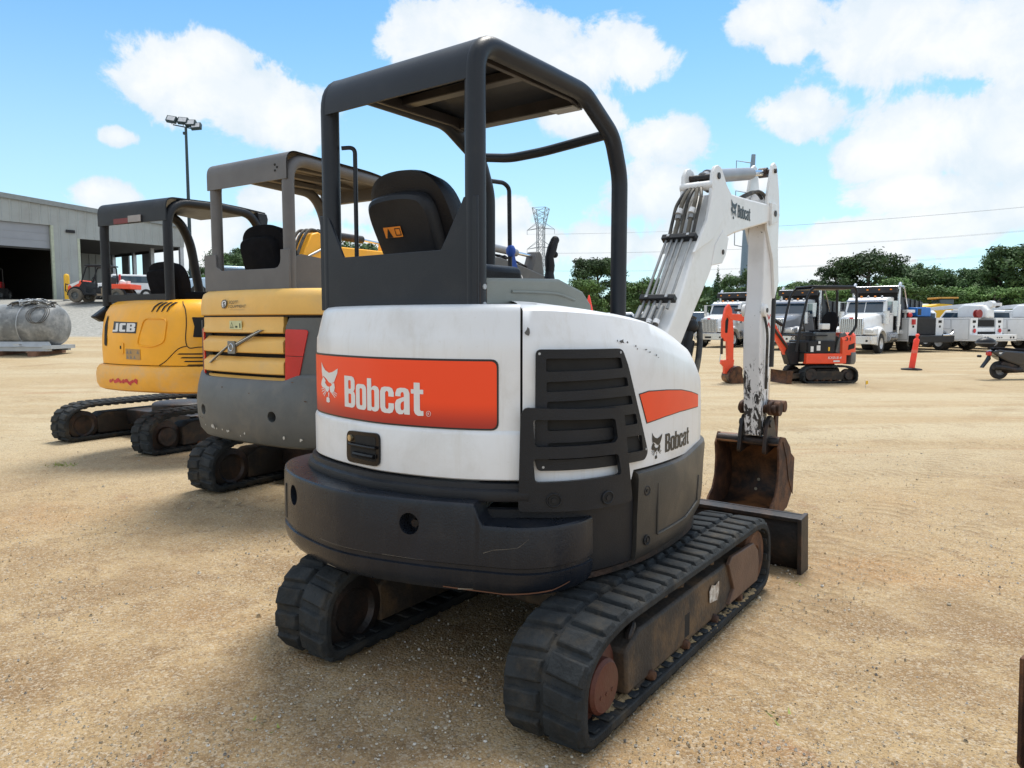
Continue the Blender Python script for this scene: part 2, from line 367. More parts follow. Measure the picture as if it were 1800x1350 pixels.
def make_track(root, x0, x1, y0, y1, top, side=1, nl=42, M=None, detail=1, lug=.024):
    """rubber track between y0 and y1 (extreme points), overall height top; side=+1 when its outer face points to +x"""
    R = top / 2; zc = R; Rb = R - lug; yr = y0 + R; yf = y1 - R
    g = G(); per, pt = track_path(y0, y1, top, lug); P = [pt(per * i / 110) for i in range(110)]; th = .03
    ring = []
    for (y, z, ny, nz) in P:
        ring.append([(x0, y, z), (x0 + .008, y + ny * .006, z + nz * .006), (x1 - .008, y + ny * .006, z + nz * .006), (x1, y, z), (x1, y - ny * th, z - nz * th), (x0, y - ny * th, z - nz * th)])
    g.grid(ring, closed_u=True, closed_v=True)
    # tread bars: two staggered columns with a notch between them
    xm = (x0 + x1) / 2
    def bar(s, xa, xb, w, skew):
        vs = []
        for (h, k) in ((.002, 1.), (lug, .76)):
            for (xx, dx) in ((xa, -1), (xb, 1)):
                for q in (-1, 1):
                    ss = s + q * w * k / 2 + skew * (xx - xa) / (xb - xa)
                    y, z, ny, nz = pt(ss); ins = .012 * (h > .01)
                    vs.append((xx - dx * ins, y + ny * h, z + nz * h))
        g.add(vs, [(0, 1, 3, 2), (4, 6, 7, 5), (0, 4, 5, 1), (2, 3, 7, 6), (0, 2, 6, 4), (1, 5, 7, 3)])
    nl = int(per / .098) if nl is None else nl; pitch = per / nl
    for i in range(nl):
        s = i * pitch
        bar(s, x0 + .003, xm - .004, pitch * .80, .014); bar(s + pitch * .5, xm + .004, x1 - .003, pitch * .80, -.014)
        # inner ribs
        if detail:
            vs = []
            for xx in (x0 + .01, x1 - .01):
                for q in (-1, 1):
                    for h in (-th, -th - .010):
                        y, z, ny, nz = pt(s + q * pitch * .22); vs.append((xx, y + ny * h, z + nz * h))
            g.add(vs, [(0, 1, 3, 2), (4, 6, 7, 5), (0, 4, 5, 1), (2, 3, 7, 6), (0, 2, 6, 4), (1, 5, 7, 3)])
    t = g.build('track', M or rubber, root, bevel=.004 if detail else 0, seg=1, ang=30)
    xo = x1 if side > 0 else x0; sg = side; xi = xm
    # wheels inside
    ww = (x1 - x0) - .07; E = [(.001, 0), (Rb * .3, 0), (Rb * .34, .010), (Rb * .72, .010), (Rb * .80, -.008)]
    w = G(); w.lathe(E + [(r, -ww - h) for r, h in reversed(E)], (0, 0, 0), 'x', 30)
    w.v = [(xo - sg * .035 + sg * v[0], v[1] + yf, v[2] + zc) for v in w.v]; w.build('idler', rust if detail == 1 else steel_d, t)
    E = [(.001, 0), (Rb * .46, 0), (Rb * .52, -.012), (Rb * .52, -.045), (Rb * .84, -.055)]
    s_ = G(); s_.lathe(E + [(Rb * .84, -ww + .02), (Rb * .6, -ww + .01), (Rb * .5, -ww + .03), (.001, -ww + .03)], (0, 0, 0), 'x', 30)
    for k in range(3): s_.lathe([(.001, .003), (.007, .003), (.007, -.002)], (0, Rb * .22 * (k - 1), -Rb * .12), 'x', 8)
    s_.v = [(xo - sg * .03 + sg * v[0], v[1] + yr + .02, v[2] + zc * .80) for v in s_.v]; s_.build('sprocket', rustred if detail == 1 and sg > 0 else steel_d, t)
    if detail and sg < 0:
        q = G(); q.tube([(xo + ww - .045 + .03, yr + .02 + Rb * .66 * cos(k * pi / 14), zc * .85 + Rb * .66 * sin(k * pi / 14)) for k in range(28)], .012, 6, closed=True); q.build('sprocket_ring', rust, t)
    f = G(); a, b = yr + Rb * .95, yf - Rb * .55; zt = zc + Rb * .42; zb = .06
    pf = [(a + .0, zb + .01), (b, zb + .01), (b, zt), (a + .10, zt), (a - .01, zt - .05)]
    xa, xb = sorted((xo - sg * .03, xo - sg * (ww + .01)))
    f.prism(pf, 'x', xa, xb)
    f.build('track_frame', frame_d if detail == 1 else mat('dark_muddy_frame', (.022, .018, .015), .75, 0, .25, 7, .4, 60, dirt=(.095, .058, .03), damt=.7, dscale=4.5, d2=.58), t, bevel=.012, seg=2)
    for k in range(4):
        y = a + .06 + (b - a) * (k + .4) / 4
        r = G(); r.lathe([(.001, .02), (.016, .02), (.022, .008), (.022, -.012)], (0, 0, 0), 'x', 10); r.lathe([(.05, -.02), (.05, -.15)], (0, 0, -.012), 'x', 16)
        r.v = [(xo - sg * .028 + sg * v[0], v[1] + y, v[2] + zb + .015) for v in r.v]; r.build('roller', rust, t)
    return t
def make_blade(root, y, x0, x1, h, m=steel_d, ym=.6, xs=(-.3, .35)):
    prof = [(y + .10, -.03), (y + .035, .04), (y + .01, h * .35), (y + .01, h * .7), (y + .05, h)]
    g = G(); back = [(p[0] - .018, p[1]) for p in prof]
    g.prism(prof + back[::-1], 'x', x0, x1)
    g.prism([(y + .07, h), (y + .035, h), (y - .03, h * .97), (y - .03, h * .9), (y, h * .88), (y + .03, h * .9)], 'x', x0, x1)
    b = g.build('dozer_blade', m, root, bevel=.004)
    for xx in (x0, x1): e = G(); e.prism([(y + .11, -.02), (y + .07, h * 1.03), (y - .06, h * .99), (y - .035, -.01)], 'x', xx - .012, xx + .012); e.build('end_plate', rust, b, bevel=.003)
    a = G()
    for xx in xs: a.prism([(y, .09), (y, .2), (ym, .27), (ym, .14)], 'x', xx - .03, xx + .03)
    a.cyl((sum(xs) / 2, y, .2), (sum(xs) / 2, ym, .3), .035)
    a.build('blade_arm', frame_d, root, bevel=.005)
    return b
def undercarriage(root, cx, cy, rot, W, tw, L, top, M=None, detail=1, blade=True, bh=.33, nl=None, dl=0., lug=.024):
    u = bpy.data.objects.new('undercarriage', None); COL.objects.link(u); u.parent = root
    u.location = (cx, cy, 0); u.rotation_euler = (0, 0, radians(rot))
    # the two tracks are parts of the machine itself: keep them directly below it
    lst = []
    lst.append(make_track(root, W / 2 - tw, W / 2, -L / 2, L / 2, top, 1, nl, M, detail, lug))
    lst.append(make_track(root, -W / 2, -W / 2 + tw, -L / 2 + dl, L / 2 + dl, top, -1, nl, M, detail, lug))
    g = G(); g.box(-W / 2 + tw + .02, W / 2 - tw - .02, -.32, .32, .17, .34); g.box(-.2, .2, .3, L / 2 - .2, .17, .3)
    g.lathe([(.3, .33), (.33, .35), (.33, .43), (.3, .45)], (0, 0, 0), 'z', 36)
    for q in (-1, 1): g.prism([(-.3, .15), (.3, .15), (.24, .33), (-.24, .33)], 'x', q * (W / 2 - tw - .03) - .05, q * (W / 2 - tw - .03) + .05)
    lst.append(g.build('car_body', frame_d if detail == 1 else steel_d, root, bevel=.01))
    n0 = set(kids(root))
    if blade: make_blade(root, L / 2 + .34, -W / 2 - .03, W / 2 + .03, bh, ym=L / 2 - .35)
    lst += [k for k in kids(root) if k not in n0]
    for k in lst: k.location = (cx, cy, 0); k.rotation_euler = (0, 0, radians(rot))
    bpy.data.objects.remove(u)
    return lst
def seat(root, x, y, z, w=.42, sticker=True, m=vinyl, lean=.16, hgt=.48):
    """operator seat: backrest shell with padded cushion, seen from behind"""
    s = G(); s.box(x - w / 2, x + w / 2, y, y + .44, z, z + .12); s.box(x - .12, x + .12, y + .05, y + .35, z - .25, z)
    s.build('seat_cushion', m, root, bevel=.035, seg=3)
    def bk(t): return y - lean * t ** 1.15
    prof = spline([(-.46, 0), (-.52, .3), (-.53, .6), (-.47, .84), (-.30, .97), (0, 1.01), (.30, .97), (.47, .84), (.53, .6), (.52, .3), (.46, 0)], 5)
    g = G(); rows = []
    for d, k in ((-.02, .90), (-.005, .98), (.03, 1.), (.10, .97), (.13, .86)):
        rows.append([(x + a * w * k, bk(b * k) + d, z + .04 + hgt * (b * k + (1 - k) * .3)) for a, b in prof])
    g.grid(rows, closed_v=True); n = len(prof); g.f.append(tuple(range(n))); g.f.append(tuple(range(4 * n, 5 * n)))
    b = g.build('backrest', m, root)
    q = G(); p2 = spline([(-.38, 0), (-.44, .3), (-.46, .62), (-.42, .76), (-.30, .81), (0, .83), (.26, .81), (.36, .76), (.40, .62), (.38, .3), (.34, 0)], 4); rows = []
    for d, k in ((-.015, 1.), (-.045, .985), (-.062, .95), (-.067, .90)): rows.append([(x + a * w * k, bk(c) + d, z + .03 + hgt * c * k) for a, c in p2])
    q.grid(rows, closed_v=True); n = len(p2); q.f.append(tuple(range(3 * n, 4 * n)))
    q.build('backrest_shell', blk if sticker else m, root)
    if sticker:
        def mp(s_, zz, h): t = (zz - z - .03) / hgt; return (s_, bk(t) - .086 - h, zz)
        zc = z + .03 + hgt * .48; x -= .04
        k = sheet('warning_sticker', [[(x - .075, zc - .028), (x + .035, zc - .028), (x + .035, zc + .017), (x - .075, zc + .017)]], stick_or, root, mp, .002, .001, .03)
        v = G(); v.add(*sheet_mesh([[(x - .065, zc - .028), (x - .025, zc - .028), (x - .045, zc + .013)]], mp, .0045))
        for (a, b2, c, d) in ((x - .005, x + .03, zc - .022, zc - .018), (x - .005, x + .03, zc + .006, zc + .01), (x - .005, x - .001, zc - .022, zc + .01), (x + .026, x + .03, zc - .022, zc + .01)):
            v.add(*sheet_mesh([[(a, c), (b2, c), (b2, d), (a, d)]], mp, .0045))
        v.build('warning_symbol', decal_k, k)
# ------------------------------------------------------------------ white mini excavator (nearest)
BX, BY, BYAW = .202, 3.68, 37.3
ex = thing('mini_excavator', (BX, BY, 0), BYAW, 'white mini excavator with orange stripe and dark canopy frame, nearest to the viewer', 'excavator')
undercarriage(ex, .065, -.085, 1.5, 1.53, .325, 2.06, .425, detail=1, blade=False, dl=-.05)
bl_ = make_blade(ex, 1.30, -.74, .865, .325, ym=.75, xs=(-.35, .25))
edge_m = mat('black_blade_edge', (.022, .018, .017), .5, .2, .3, 8, .2, 70, dirt=(.16, .07, .035), damt=.7, dscale=4, d2=.60)
for k_ in kids(bl_): k_.data.materials[0] = edge_m
# mud lying on the right track frame, torn sticker and slot on its side
g = G()
for i in range(46):
    yy = random.uniform(-.55, .30); g.ball((.735 - random.uniform(0, .05), yy, .285 + random.uniform(-.01, .012)), random.uniform(.010, .028), 3, (1, 1.6, .6))
g.build('mud_clump', mudm, ex)['kind'] = 'stuff'
g = G()
for i in range(620):
    yy = random.uniform(-.86, .72); g.ball((.80 - random.random() ** 1.5 * .13, yy, .052 + random.uniform(-.006, .006)), random.uniform(.010, .030), 2, (1, 1.5, .40))
g.build('packed_mud', mat('pale_packed_mud', (.27, .19, .095), .95, 0, .35, 20, .9, 60), ex)['kind'] = 'stuff'
kf = [k for k in kids(ex) if k.name.startswith('track')][0]
sheet('torn_sticker', [[(.10, .17), (.19, .16), (.21, .20), (.205, .245), (.16, .235), (.12, .25), (.095, .225)]], mat('torn_white_sticker', (.62, .6, .55), .6, dirt=(.2, .12, .07), damt=.8, dscale=30, d2=.5), ex, flat_x(.8005), .0015, .001)
sheet('frame_slot', [[(-.22, .10), (-.12, .10), (-.12, .20), (-.22, .20)]], darkrec, ex, flat_x(.8005), .001, .001)
g = G(); g.box(.70, .775, .33, .72, .085, .10); g.prism([(.33, .09), (.40, .15), (.32, .29), (.36, .32), (.66, .315), (.73, .26), (.745, .2), (.73, .1)], 'x', .785, .806)
g.build('front_guard_plate', mat('brown_guard_plate', (.13, .075, .05), .6, .1, .2, 5, .3, 90, dirt=(.28, .17, .09), damt=.5), ex, bevel=.004)
g = G(); g.tube(bend([(.70, -.56, .29), (.785, -.60, .31), (.79, -.66, .27), (.785, -.62, .21), (.70, -.60, .19)], .04), .016, 10); g.build('hose_guard', steel_d, ex)
g = G(); g.prism([(-.62, .05), (-.55, .05), (-.53, .27), (-.60, .29)], 'x', .785, .809); g.prism([(-.50, .05), (-.46, .05), (-.45, .27), (-.49, .28)], 'x', .785, .806)
g.build('frame_rib', frame_d, ex, bevel=.004)

W = Outline([(-.9, -.3), (-.88, -.6), (-.81, -.79), (-.68, -.9), (-.5, -.965), (-.32, -1.0), (-.13, -1.015), (.1, -.98), (.27, -.92), (.41, -.83), (.53, -.73), (.61, -.6), (.66, -.42), (.682, -.2), (.672, .07), (.63, .33), (.56, .5), (.44, .64), (.3, .70)], 10)
CW = Outline([(-1.02, -.3), (-1.03, -.6), (-.98, -.84), (-.84, -.985), (-.69, -1.065), (-.555, -1.11), (-.32, -1.155), (-.14, -1.15), (.10, -1.095), (.245, -1.045), (.386, -.99), (.47, -.955), (.54, -.90), (.59, -.82), (.617, -.708), (.625, -.62)], 10)
wp = on(W)
def frange(a, b, n): return [a + (b - a) * i / n for i in range(n + 1)]
def smooth(a, b, x): t = min(1, max(0, (x - a) / (b - a))); return t * t * (3 - 2 * t)
# counterweight: closed loft, stepped rim
def cw_col(s):
    zt = .78 - .08 * smooth(1.975, 2.02, s)
    pr = [(-.30, .445), (-.08, .435), (-.025, .44), (-.008, .462), (.0, .49), (.002, .525), (-.007, .53), (-.007, .545), (.002, .55), (.0, zt - .018), (-.003, zt - .007), (-.010, zt - .001), (-.02, zt), (-.14, zt + .004), (-.30, zt + .004)]
    if s > 2.4: k = (s - 2.4) / .11; pr = [(a - .012 * k * k, z) for a, z in pr]
    return [(*CW.at(s, o), z) for o, z in pr]
ss = frange(0, 1.96, 54) + frange(1.972, 2.022, 7) + frange(2.04, CW.L - .001, 16)
g = G(); g.grid([cw_col(s) for s in ss], closed_v=True); n = 15; g.f.append(tuple(range(n))); g.f.append(tuple(len(g.v) - n + i for i in range(n)))
cwo = g.build('counterweight', cwm, ex)
for sh_, zh, r in ((.984, .69, .045), (1.72, .685, .042)):
    px, py = CW.at(sh_, 0); nx, ny = CW.at(sh_, 1); dx, dy = nx - px, ny - py
    c = G(); c.cyl((px + dx * .05, py + dy * .05, zh), (px - dx * .07, py - dy * .07, zh), r, 28)
    cut(cwo, c.build('cutter', cwm))
for sh_, zh in ((.984, .69), (1.72, .685)):
    b = G(); p = CW.at(sh_, -.066); q = CW.at(sh_, -.045); b.cyl((*p, zh - .01), (*q, zh - .01), .017, 6); b.build('socket_bolt', steel_d, cwo)
g = G(); g.add(*sheet_mesh([rounded([(.845, .56), (.865, .56), (.865, .72), (.845, .72)], .01)], on(CW), .001, .002)); g.build('edge_slot', darkrec, cwo)
# scratches through the paint of the counterweight
g = G(); rs = random.Random(3)
for (s0, z0, s1, z1, w) in ((.93, .478, 1.10, .468, .0016), (1.02, .50, 1.06, .498, .002), (1.25, .556, 1.55, .552, .0012), (1.6, .553, 1.78, .552, .001), (2.02, .60, 2.06, .615, .0015), (2.06, .615, 2.15, .628, .0012), (2.15, .628, 2.19, .66, .0012), (1.30, .462, 1.36, .459, .003), (1.92, .455, 1.98, .46, .004), (2.02, .70, 2.022, .725, .0018)):
    g = G(); g.add(*sheet_mesh([[(s0, z0 - w * .6), (s1, z1 - w * .2), (s1, z1 + w * .2), (s0, z0 + w * .6)]], on(CW), .003, .0, .03)); g.build('scratch', mat('bare_scratch', (.20, .17, .13), .6), cwo)
g = G()
for (s0, z0, s1, z1, w) in ((1.86, .458, 2.1, .452, .002), (2.1, .452, 2.28, .462, .0025), (2.28, .462, 2.36, .48, .002)):
    g = G(); g.add(*sheet_mesh([[(s0, z0 - w), (s1, z1 - w), (s1, z1 + w), (s0, z0 + w)]], on(CW), .0025, .0, .03)); g.build('scrape', mat('rust_scrape', (.12, .045, .02), .7), cwo)
# black lower body: lip, skirt, floor
def skirt(name, m, s0, s1, prof, n=40, cap=True):
    g = G(); rows = [[(*W.at(s, o), z) for o, z in prof] for s in frange(s0, s1, n)]
    g.grid(rows, closed_v=True); k = len(prof)
    if cap: g.f.append(tuple(range(k))); g.f.append(tuple(len(g.v) - k + i for i in range(k)))
    return g.build(name, m, ex)
skirt('body_lip', blk, 0, 1.86, [(-.06, .775), (.045, .775), (.05, .79), (.045, .812), (.03, .82), (.028, .838), (-.06, .842)], 50)
skirt('lower_body', blk, 1.6, 2.345, [(-.2, .46), (-.03, .455), (-.005, .475), (.0, .52), (.004, .735), (-.004, .742), (-.2, .742)], 26)
g = G(); g.add(*sheet_mesh([[W.at(s, -.02) for s in frange(0.02, W.L - .02, 60)]], lambda x, y, h: (x, y, .44 + h), 0, .05, 0)); g.build('house_floor', steel_d, ex)
# lower side door
dz = lambda s: .47 + .012 * smooth(2.3, 2.6, s) + .06 * smooth(2.75, 3.1, s) + .2 * smooth(3.08, 3.3, s)
dt = lambda s: .842 + .03 * smooth(2.7, 3.06, s)
def door_rows(s0, s1, n=34):
    rows = []
    for s in frange(s0, s1, n):
        zb, zt = dz(s), dt(s); rows.append([(*W.at(s, o), z) for o, z in ((-.04, zb), (.002, zb), (.012, zb + .012), (.018, zb + .05), (.02, (zb + zt) / 2), (.026, zt - .03), (.022, zt - .008), (.008, zt), (-.04, zt))])
    return rows
g = G(); rows = door_rows(2.352, 3.30); g.grid(rows, closed_v=True); k = 9; g.f.append(tuple(range(k))); g.f.append(tuple(len(g.v) - k + i for i in range(k)))
door = g.build('side_door', mat('dusty_black_plastic', (.036, .034, .031), .44, 0, .2, 3, .2, 200, dirt=(.15, .12, .085), damt=.5, dscale=3.2, d2=.56), ex)
g = G()
for a, b in (((2.50, .775), (2.503, .555)), ((2.503, .555), (2.80, .562)), ((2.80, .562), (2.98, .60)), ((2.98, .60), (3.0, .72))):
    p = [(*W.at(a[0] + (b[0] - a[0]) * t / 6, .0215), a[1] + (b[1] - a[1]) * t / 6) for t in range(7)]; g.tube(p, .005, 6)
g.build('door_crease', door.data.materials[0], door)
def bolt(s, z, off, r=.022, par=None, o=W):
    g = G(); a = lambda h: (*o.at(s, h), z)
    g.tube([a(off - .002), a(off + .003)], r, 20); b = g.build('bolt_recess', darkrec, par or ex)
    g = G(); ring = [(*o.at(s + (r + .002) * cos(t * pi / 12), off + .003), z + (r + .002) * sin(t * pi / 12)) for t in range(24)]; g.tube(ring, .0035, 6, closed=True)
    g.tube([a(off + .001), a(off + .007)], r * .5, 6); g.build('bolt', blk, b)
for s_, z_ in ((2.415, .756), (2.419, .547)): bolt(s_, z_, .02, .017, door)

# white bodywork: rear door and engine hood
def col_rear(s):
    k = .5 + .5 * smooth(.35, .8, s)
    pr = [(-.05, .846), (.004, .846), (.012, .852), (.012, 1.018), (.008, 1.03), (.0, 1.036), (.0, 1.20), (-.001, 1.33), (-.003, 1.375), (-.009, 1.392), (-.02, 1.44), (-.032, 1.485), (-.038, 1.50), (-.05, 1.511), (-.075, 1.516), (-.16, 1.518)]
    return [(*W.at(s, o), z) for o, z in pr]
g = G(); g.grid([col_rear(s) for s in frange(0, 1.829, 64)]); rd = g.build('rear_door', white, ex)
g = G(); g.add(*sheet_mesh([[W.at(s, -.14) for s in frange(0.02, 1.9, 40)] + [(.2, -.5), (-.7, -.4)]], lambda x, y, h: (x, y, 1.519 + h), 0, 0, 0)); g.build('deck', white, rd)
def z1(s): return 1.384 - .03 * smooth(2.0, 2.5, s) - .09 * smooth(2.4, 3.0, s) - .16 * smooth(2.85, 3.45, s)
def ztop(s): return 1.512 - .012 * smooth(1.9, 2.2, s) - .05 * smooth(2.1, 2.7, s) - .12 * smooth(2.5, 3.1, s) - .19 * smooth(2.95, 3.5, s)
SP = [(1.83, (.18, -.6)), (2.2, (.20, -.45)), (2.6, (.20, -.1)), (2.9, (.20, .18)), (3.2, (.21, .42)), (3.6, (.24, .60))]
def spine(s):
    for (a, p), (b, q) in zip(SP, SP[1:]):
        if s <= b: t = max(0, (s - a) / (b - a)); return (p[0] + (q[0] - p[0]) * t, p[1] + (q[1] - p[1]) * t)
    return SP[-1][1]
def col_side(s):
    a = z1(s); b = ztop(s); zc = b + .022 + .05 * smooth(2.2, 3.0, s); P0 = W.at(s, 0); zb = .746 if s < 2.3 else .746 + .104 * smooth(2.3, 2.345, s)
    o = [(*W.at(s, -.05), zb), (*W.at(s, .004), zb), (*W.at(s, .004), .90), (*W.at(s, .003), a - .12), (*W.at(s, -.001), a - .02), (*W.at(s, -.008), a), (*W.at(s, -.012 - .008), a + (b - a) * .35)]
    q = W.at(s, -.04); sp = spine(s)
    for t in (0, .1, .22, .4, .6, .8, 1.): 
        zz = b - .02 * (1 - t) ** 3 + (zc - b) * (1 - (1 - t) ** 2)
        o.append((q[0] + (sp[0] - q[0]) * t, q[1] + (sp[1] - q[1]) * t, zz if t else b - .022))
    return o
g = G(); g.grid([col_side(s) for s in frange(1.838, 3.5986, 80)]); hood = g.build('engine_hood', white, ex, ang=50)
g = G(); g.add(*sheet_mesh([[(-.62, -.72), (.21, -.72), (.22, .2), (.24, .62), (-.62, .62)]], lambda x, y, h: (x, y, 1.2 + h), 0, .02, 0)); g.box(.19, .215, -.8, .58, .75, 1.47); g.build('cab_floor', blk, ex)
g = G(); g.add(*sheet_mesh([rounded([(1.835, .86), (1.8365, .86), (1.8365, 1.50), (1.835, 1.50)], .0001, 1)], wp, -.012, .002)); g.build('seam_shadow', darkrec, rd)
# paint chips
g = G(); rs = random.Random(5)
def chip(s, z, r, k=7, fl=1.):
    return [(s + r * rs.uniform(.5, 1.2) * cos(2 * pi * i / k), z + fl * r * rs.uniform(.35, 1.1) * sin(2 * pi * i / k)) for i in range(k)]
for s_, z_, r_, f in ((1.856, 1.408, .010, 2.), (2.267, 1.372, .016, .7), (2.30, 1.366, .006, 1), (2.354, 1.352, .006, 1.), (2.365, 1.34, .004, 1), (2.42, 1.335, .009, .5), (2.45, 1.325, .008, .5), (2.50, 1.31, .007, .6), (2.52, 1.30, .005, .5), (2.24, 1.375, .004, 1)):
    g = G(); g.add(*sheet_mesh([chip(s_, z_, r_, 8, f)], wp, .004 if z_ < z1(s_) - .02 else .0005, 0, 0)); g.build('paint_chip', mat('chipped_primer', (.10, .10, .10), .7), hood)

# orange stripe with black border, logo and lettering
def stripe(s0, s1, z0, z1_, r): 
    q = rounded([(s1, z0), (s1, z1_)] + [], .0) if 0 else None
    P = [(s0, z0)] + rounded([(s0, z0), (s1, z0), (s1, z1_), (s0, z1_)], r)[6:18] + [(s0, z1_)]
    return P
sb = sheet('stripe_border', [stripe(.47, 1.748, 1.038, 1.308, .03)], decal_k, rd, wp, .0014, .0008, .04)
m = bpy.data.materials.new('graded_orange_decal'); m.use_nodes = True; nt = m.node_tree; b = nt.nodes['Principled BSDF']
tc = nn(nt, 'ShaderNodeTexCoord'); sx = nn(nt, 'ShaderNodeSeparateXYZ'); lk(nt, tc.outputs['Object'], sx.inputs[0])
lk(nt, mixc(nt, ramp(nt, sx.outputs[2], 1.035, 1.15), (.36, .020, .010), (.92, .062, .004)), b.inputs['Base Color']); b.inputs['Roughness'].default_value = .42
sheet('orange_stripe', [stripe(.472, 1.741, 1.045, 1.300, .026)], m, sb, wp, .003, .0006, .04)
HEAD = [[(97, 410), (108, 440), (125, 465), (150, 480), (172, 472), (190, 458), (206, 443), (203, 475), (192, 510), (182, 540), (165, 548), (150, 546), (130, 522), (110, 507), (104, 520), (98, 480)],
        [(104, 522), (95, 545), (91, 570), (100, 588), (120, 590), (128, 610), (140, 614), (148, 600), (150, 577), (135, 572), (121, 550), (127, 538), (112, 514)],
        [(183, 546), (187, 575), (182, 600), (170, 613), (158, 613), (153, 590), (153, 575), (162, 568), (170, 560), (160, 550)],
        [(91, 600), (117, 590), (118, 594), (92, 605)], [(94, 617), (121, 598), (123, 602), (97, 621)], [(102, 636), (124, 606), (127, 609), (106, 639)], [(111, 647), (127, 613), (130, 615), (115, 648)],
        [(176, 599), (201, 616), (199, 620), (174, 603)], [(172, 606), (197, 630), (195, 634), (169, 610)], [(168, 612), (189, 642), (186, 645), (164, 616)],
        [(130, 654), (140, 648), (150, 654), (153, 680), (141, 688), (129, 682)], [(143, 616), (150, 616), (148, 646), (144, 646)]]
def head_logo(name, m, parent, mapf, s0, z0, h, off=.004, wd=.1):
    """stylised wild-cat head mark; s0 left edge, z0 bottom, h height"""
    g = G()
    for l in HEAD: g.add(*sheet_mesh([[(s0 + (x - 91) / 115 * wd, z0 + (688 - y) / 278 * h) for x, y in l]], mapf, off, 0, .05))
    return g.build(name, m, parent, fix=False)
head_logo('cat_head_mark', decal_w, sb, wp, .742, 1.092, .178, .005, .185)
word('brand_lettering', decal_w, sb, wp, .982, 1.090, .132, .462, .005, slope=-.012)
text('registered_mark', 'R', decal_w, sb, wp, 1.463, 1.089, .010, off=.005)
g = G(); g.tube([(*W.at(1.467 + .010 * cos(a * pi / 12), .0055), 1.094 + .010 * sin(a * pi / 12)) for a in range(24)], .0009, 4, closed=True); g.build('registered_ring', decal_w, sb)
# latch handle
hd = sheet('door_handle', [rounded([(1.018, .862), (1.236, .866), (1.238, 1.002), (1.022, .994)], .03)], mat('gloss_black_plastic', (.006, .006, .007), .25, spec=.3), rd, wp, .0125, .010, .03, bevel=.004)
g = G(); g.add(*sheet_mesh([rounded([(1.05, .884), (1.22, .884), (1.22, .935), (1.05, .935)], .014)], wp, .0228, .0006)); g.add(*sheet_mesh([rounded([(1.085, .948), (1.22, .95), (1.22, .985), (1.085, .982)], .012)], wp, .0228, .0006)); g.build('grip_recess', darkrec, hd)
g = G(); g.tube([(*W.at(s_, .030), .941 + .002 * (s_ - 1.05)) for s_ in frange(1.048, 1.225, 8)], .0065, 8); g.tube([(*W.at(s_, .029), .905) for s_ in frange(1.085, 1.215, 8)], .010, 8); g.build('grip_bar', hd.data.materials[0], hd)
g = G(); g.tube([(*W.at(1.055, .022), .966), (*W.at(1.055, .032), .966)], .013, 18); g.tube([(*W.at(1.055, .032), .966), (*W.at(1.055, .034), .966)], .008, 12); g.build('lock', mat('brass_lock', (.55, .45, .28), .3, .8), hd)
# vent grille with slots
vo = rounded([(1.894, .888), (2.398, .886), (2.421, .915), (2.283, 1.278), (2.248, 1.345), (1.886, 1.346), (1.884, .92)], .022)
def slot(l, r_): (a, zt, zb), (b, zt2, zb2) = l, r_; return rounded([(a, zb), (b, zb2), (b - .012 if b > 2.2 else b, zt2), (a, zt)], .008, 3)
slots = [slot((1.924, 1.312, 1.262), (2.252, 1.31, 1.268)), slot((1.926, 1.224, 1.186), (2.286, 1.232, 1.196)), slot((1.928, 1.150, 1.122), (2.314, 1.158, 1.122)), slot((1.93, 1.082, 1.040), (2.346, 1.082, 1.040)), slot((1.932, .994, .930), (2.386, .992, .927))]
vent = sheet('vent_grille', [vo] + slots, blk, hood, wp, .0065, .014, .04, bevel=.003)
sheet('vent_core', [[(1.915, .92), (2.395, .92), (2.26, 1.32), (1.915, 1.32)]], darkrec, vent, wp, .0045, .001)
for s_, z_ in ((1.90, 1.33), (2.238, 1.33), (2.405, .93), (1.915, .902)):
    g = G(); g.tube([(*W.at(s_, .02), z_), (*W.at(s_, .0225), z_)], .005, 10); g.build('screw', galv, vent)
# lower side guard (bolt-on frame)
go = rounded([(1.822, .738), (2.10, .735), (2.284, .740), (2.287, .76), (2.235, 1.10), (2.212, 1.118), (1.845, 1.130), (1.830, 1.10)], .02)
gh1 = rounded([(1.884, .983), (2.190, .984), (2.205, 1.0), (2.190, 1.078), (1.877, 1.086)], .015); gh2 = rounded([(1.885, .848), (2.226, .855), (2.208, .938), (1.878, .938)], .015)
gd = sheet('side_guard', [go, gh1, gh2], blk, ex, wp, .028, .018, .04, bevel=.004)
for s_, z_ in ((1.95, .781), (2.157, .773)): bolt(s_, z_, .046, .022, gd)
g = G(); g.add(*sheet_mesh([[(1.835, .742), (2.27, .745), (2.25, .84), (1.84, .84)]], wp, .005, .024)); g.build('guard_backing', blk, gd)
# side decals
so = sheet('side_stripe_border', [[(2.372, 1.158), (2.442, 1.166), (2.60, 1.160), (2.762, 1.148), (2.90, 1.128), (3.03, 1.104), (3.035, 1.042), (2.90, 1.046), (2.743, 1.048), (2.58, 1.042), (2.430, 1.030)]], decal_k, hood, wp, .0046, .0006, .03)
sheet('side_stripe', [[(2.377, 1.154), (2.442, 1.162), (2.60, 1.156), (2.762, 1.144), (2.90, 1.124), (3.027, 1.100), (3.030, 1.046), (2.90, 1.050), (2.743, 1.052), (2.58, 1.046), (2.433, 1.035)]], decal_o, so, wp, .0058, .0006, .03)
head_logo('side_cat_head_mark', decal_k, hood, wp, 2.470, .872, .116, .0055, .092)
word('side_lettering', decal_k, hood, wp, 2.592, .888, .080, .283, .0055)

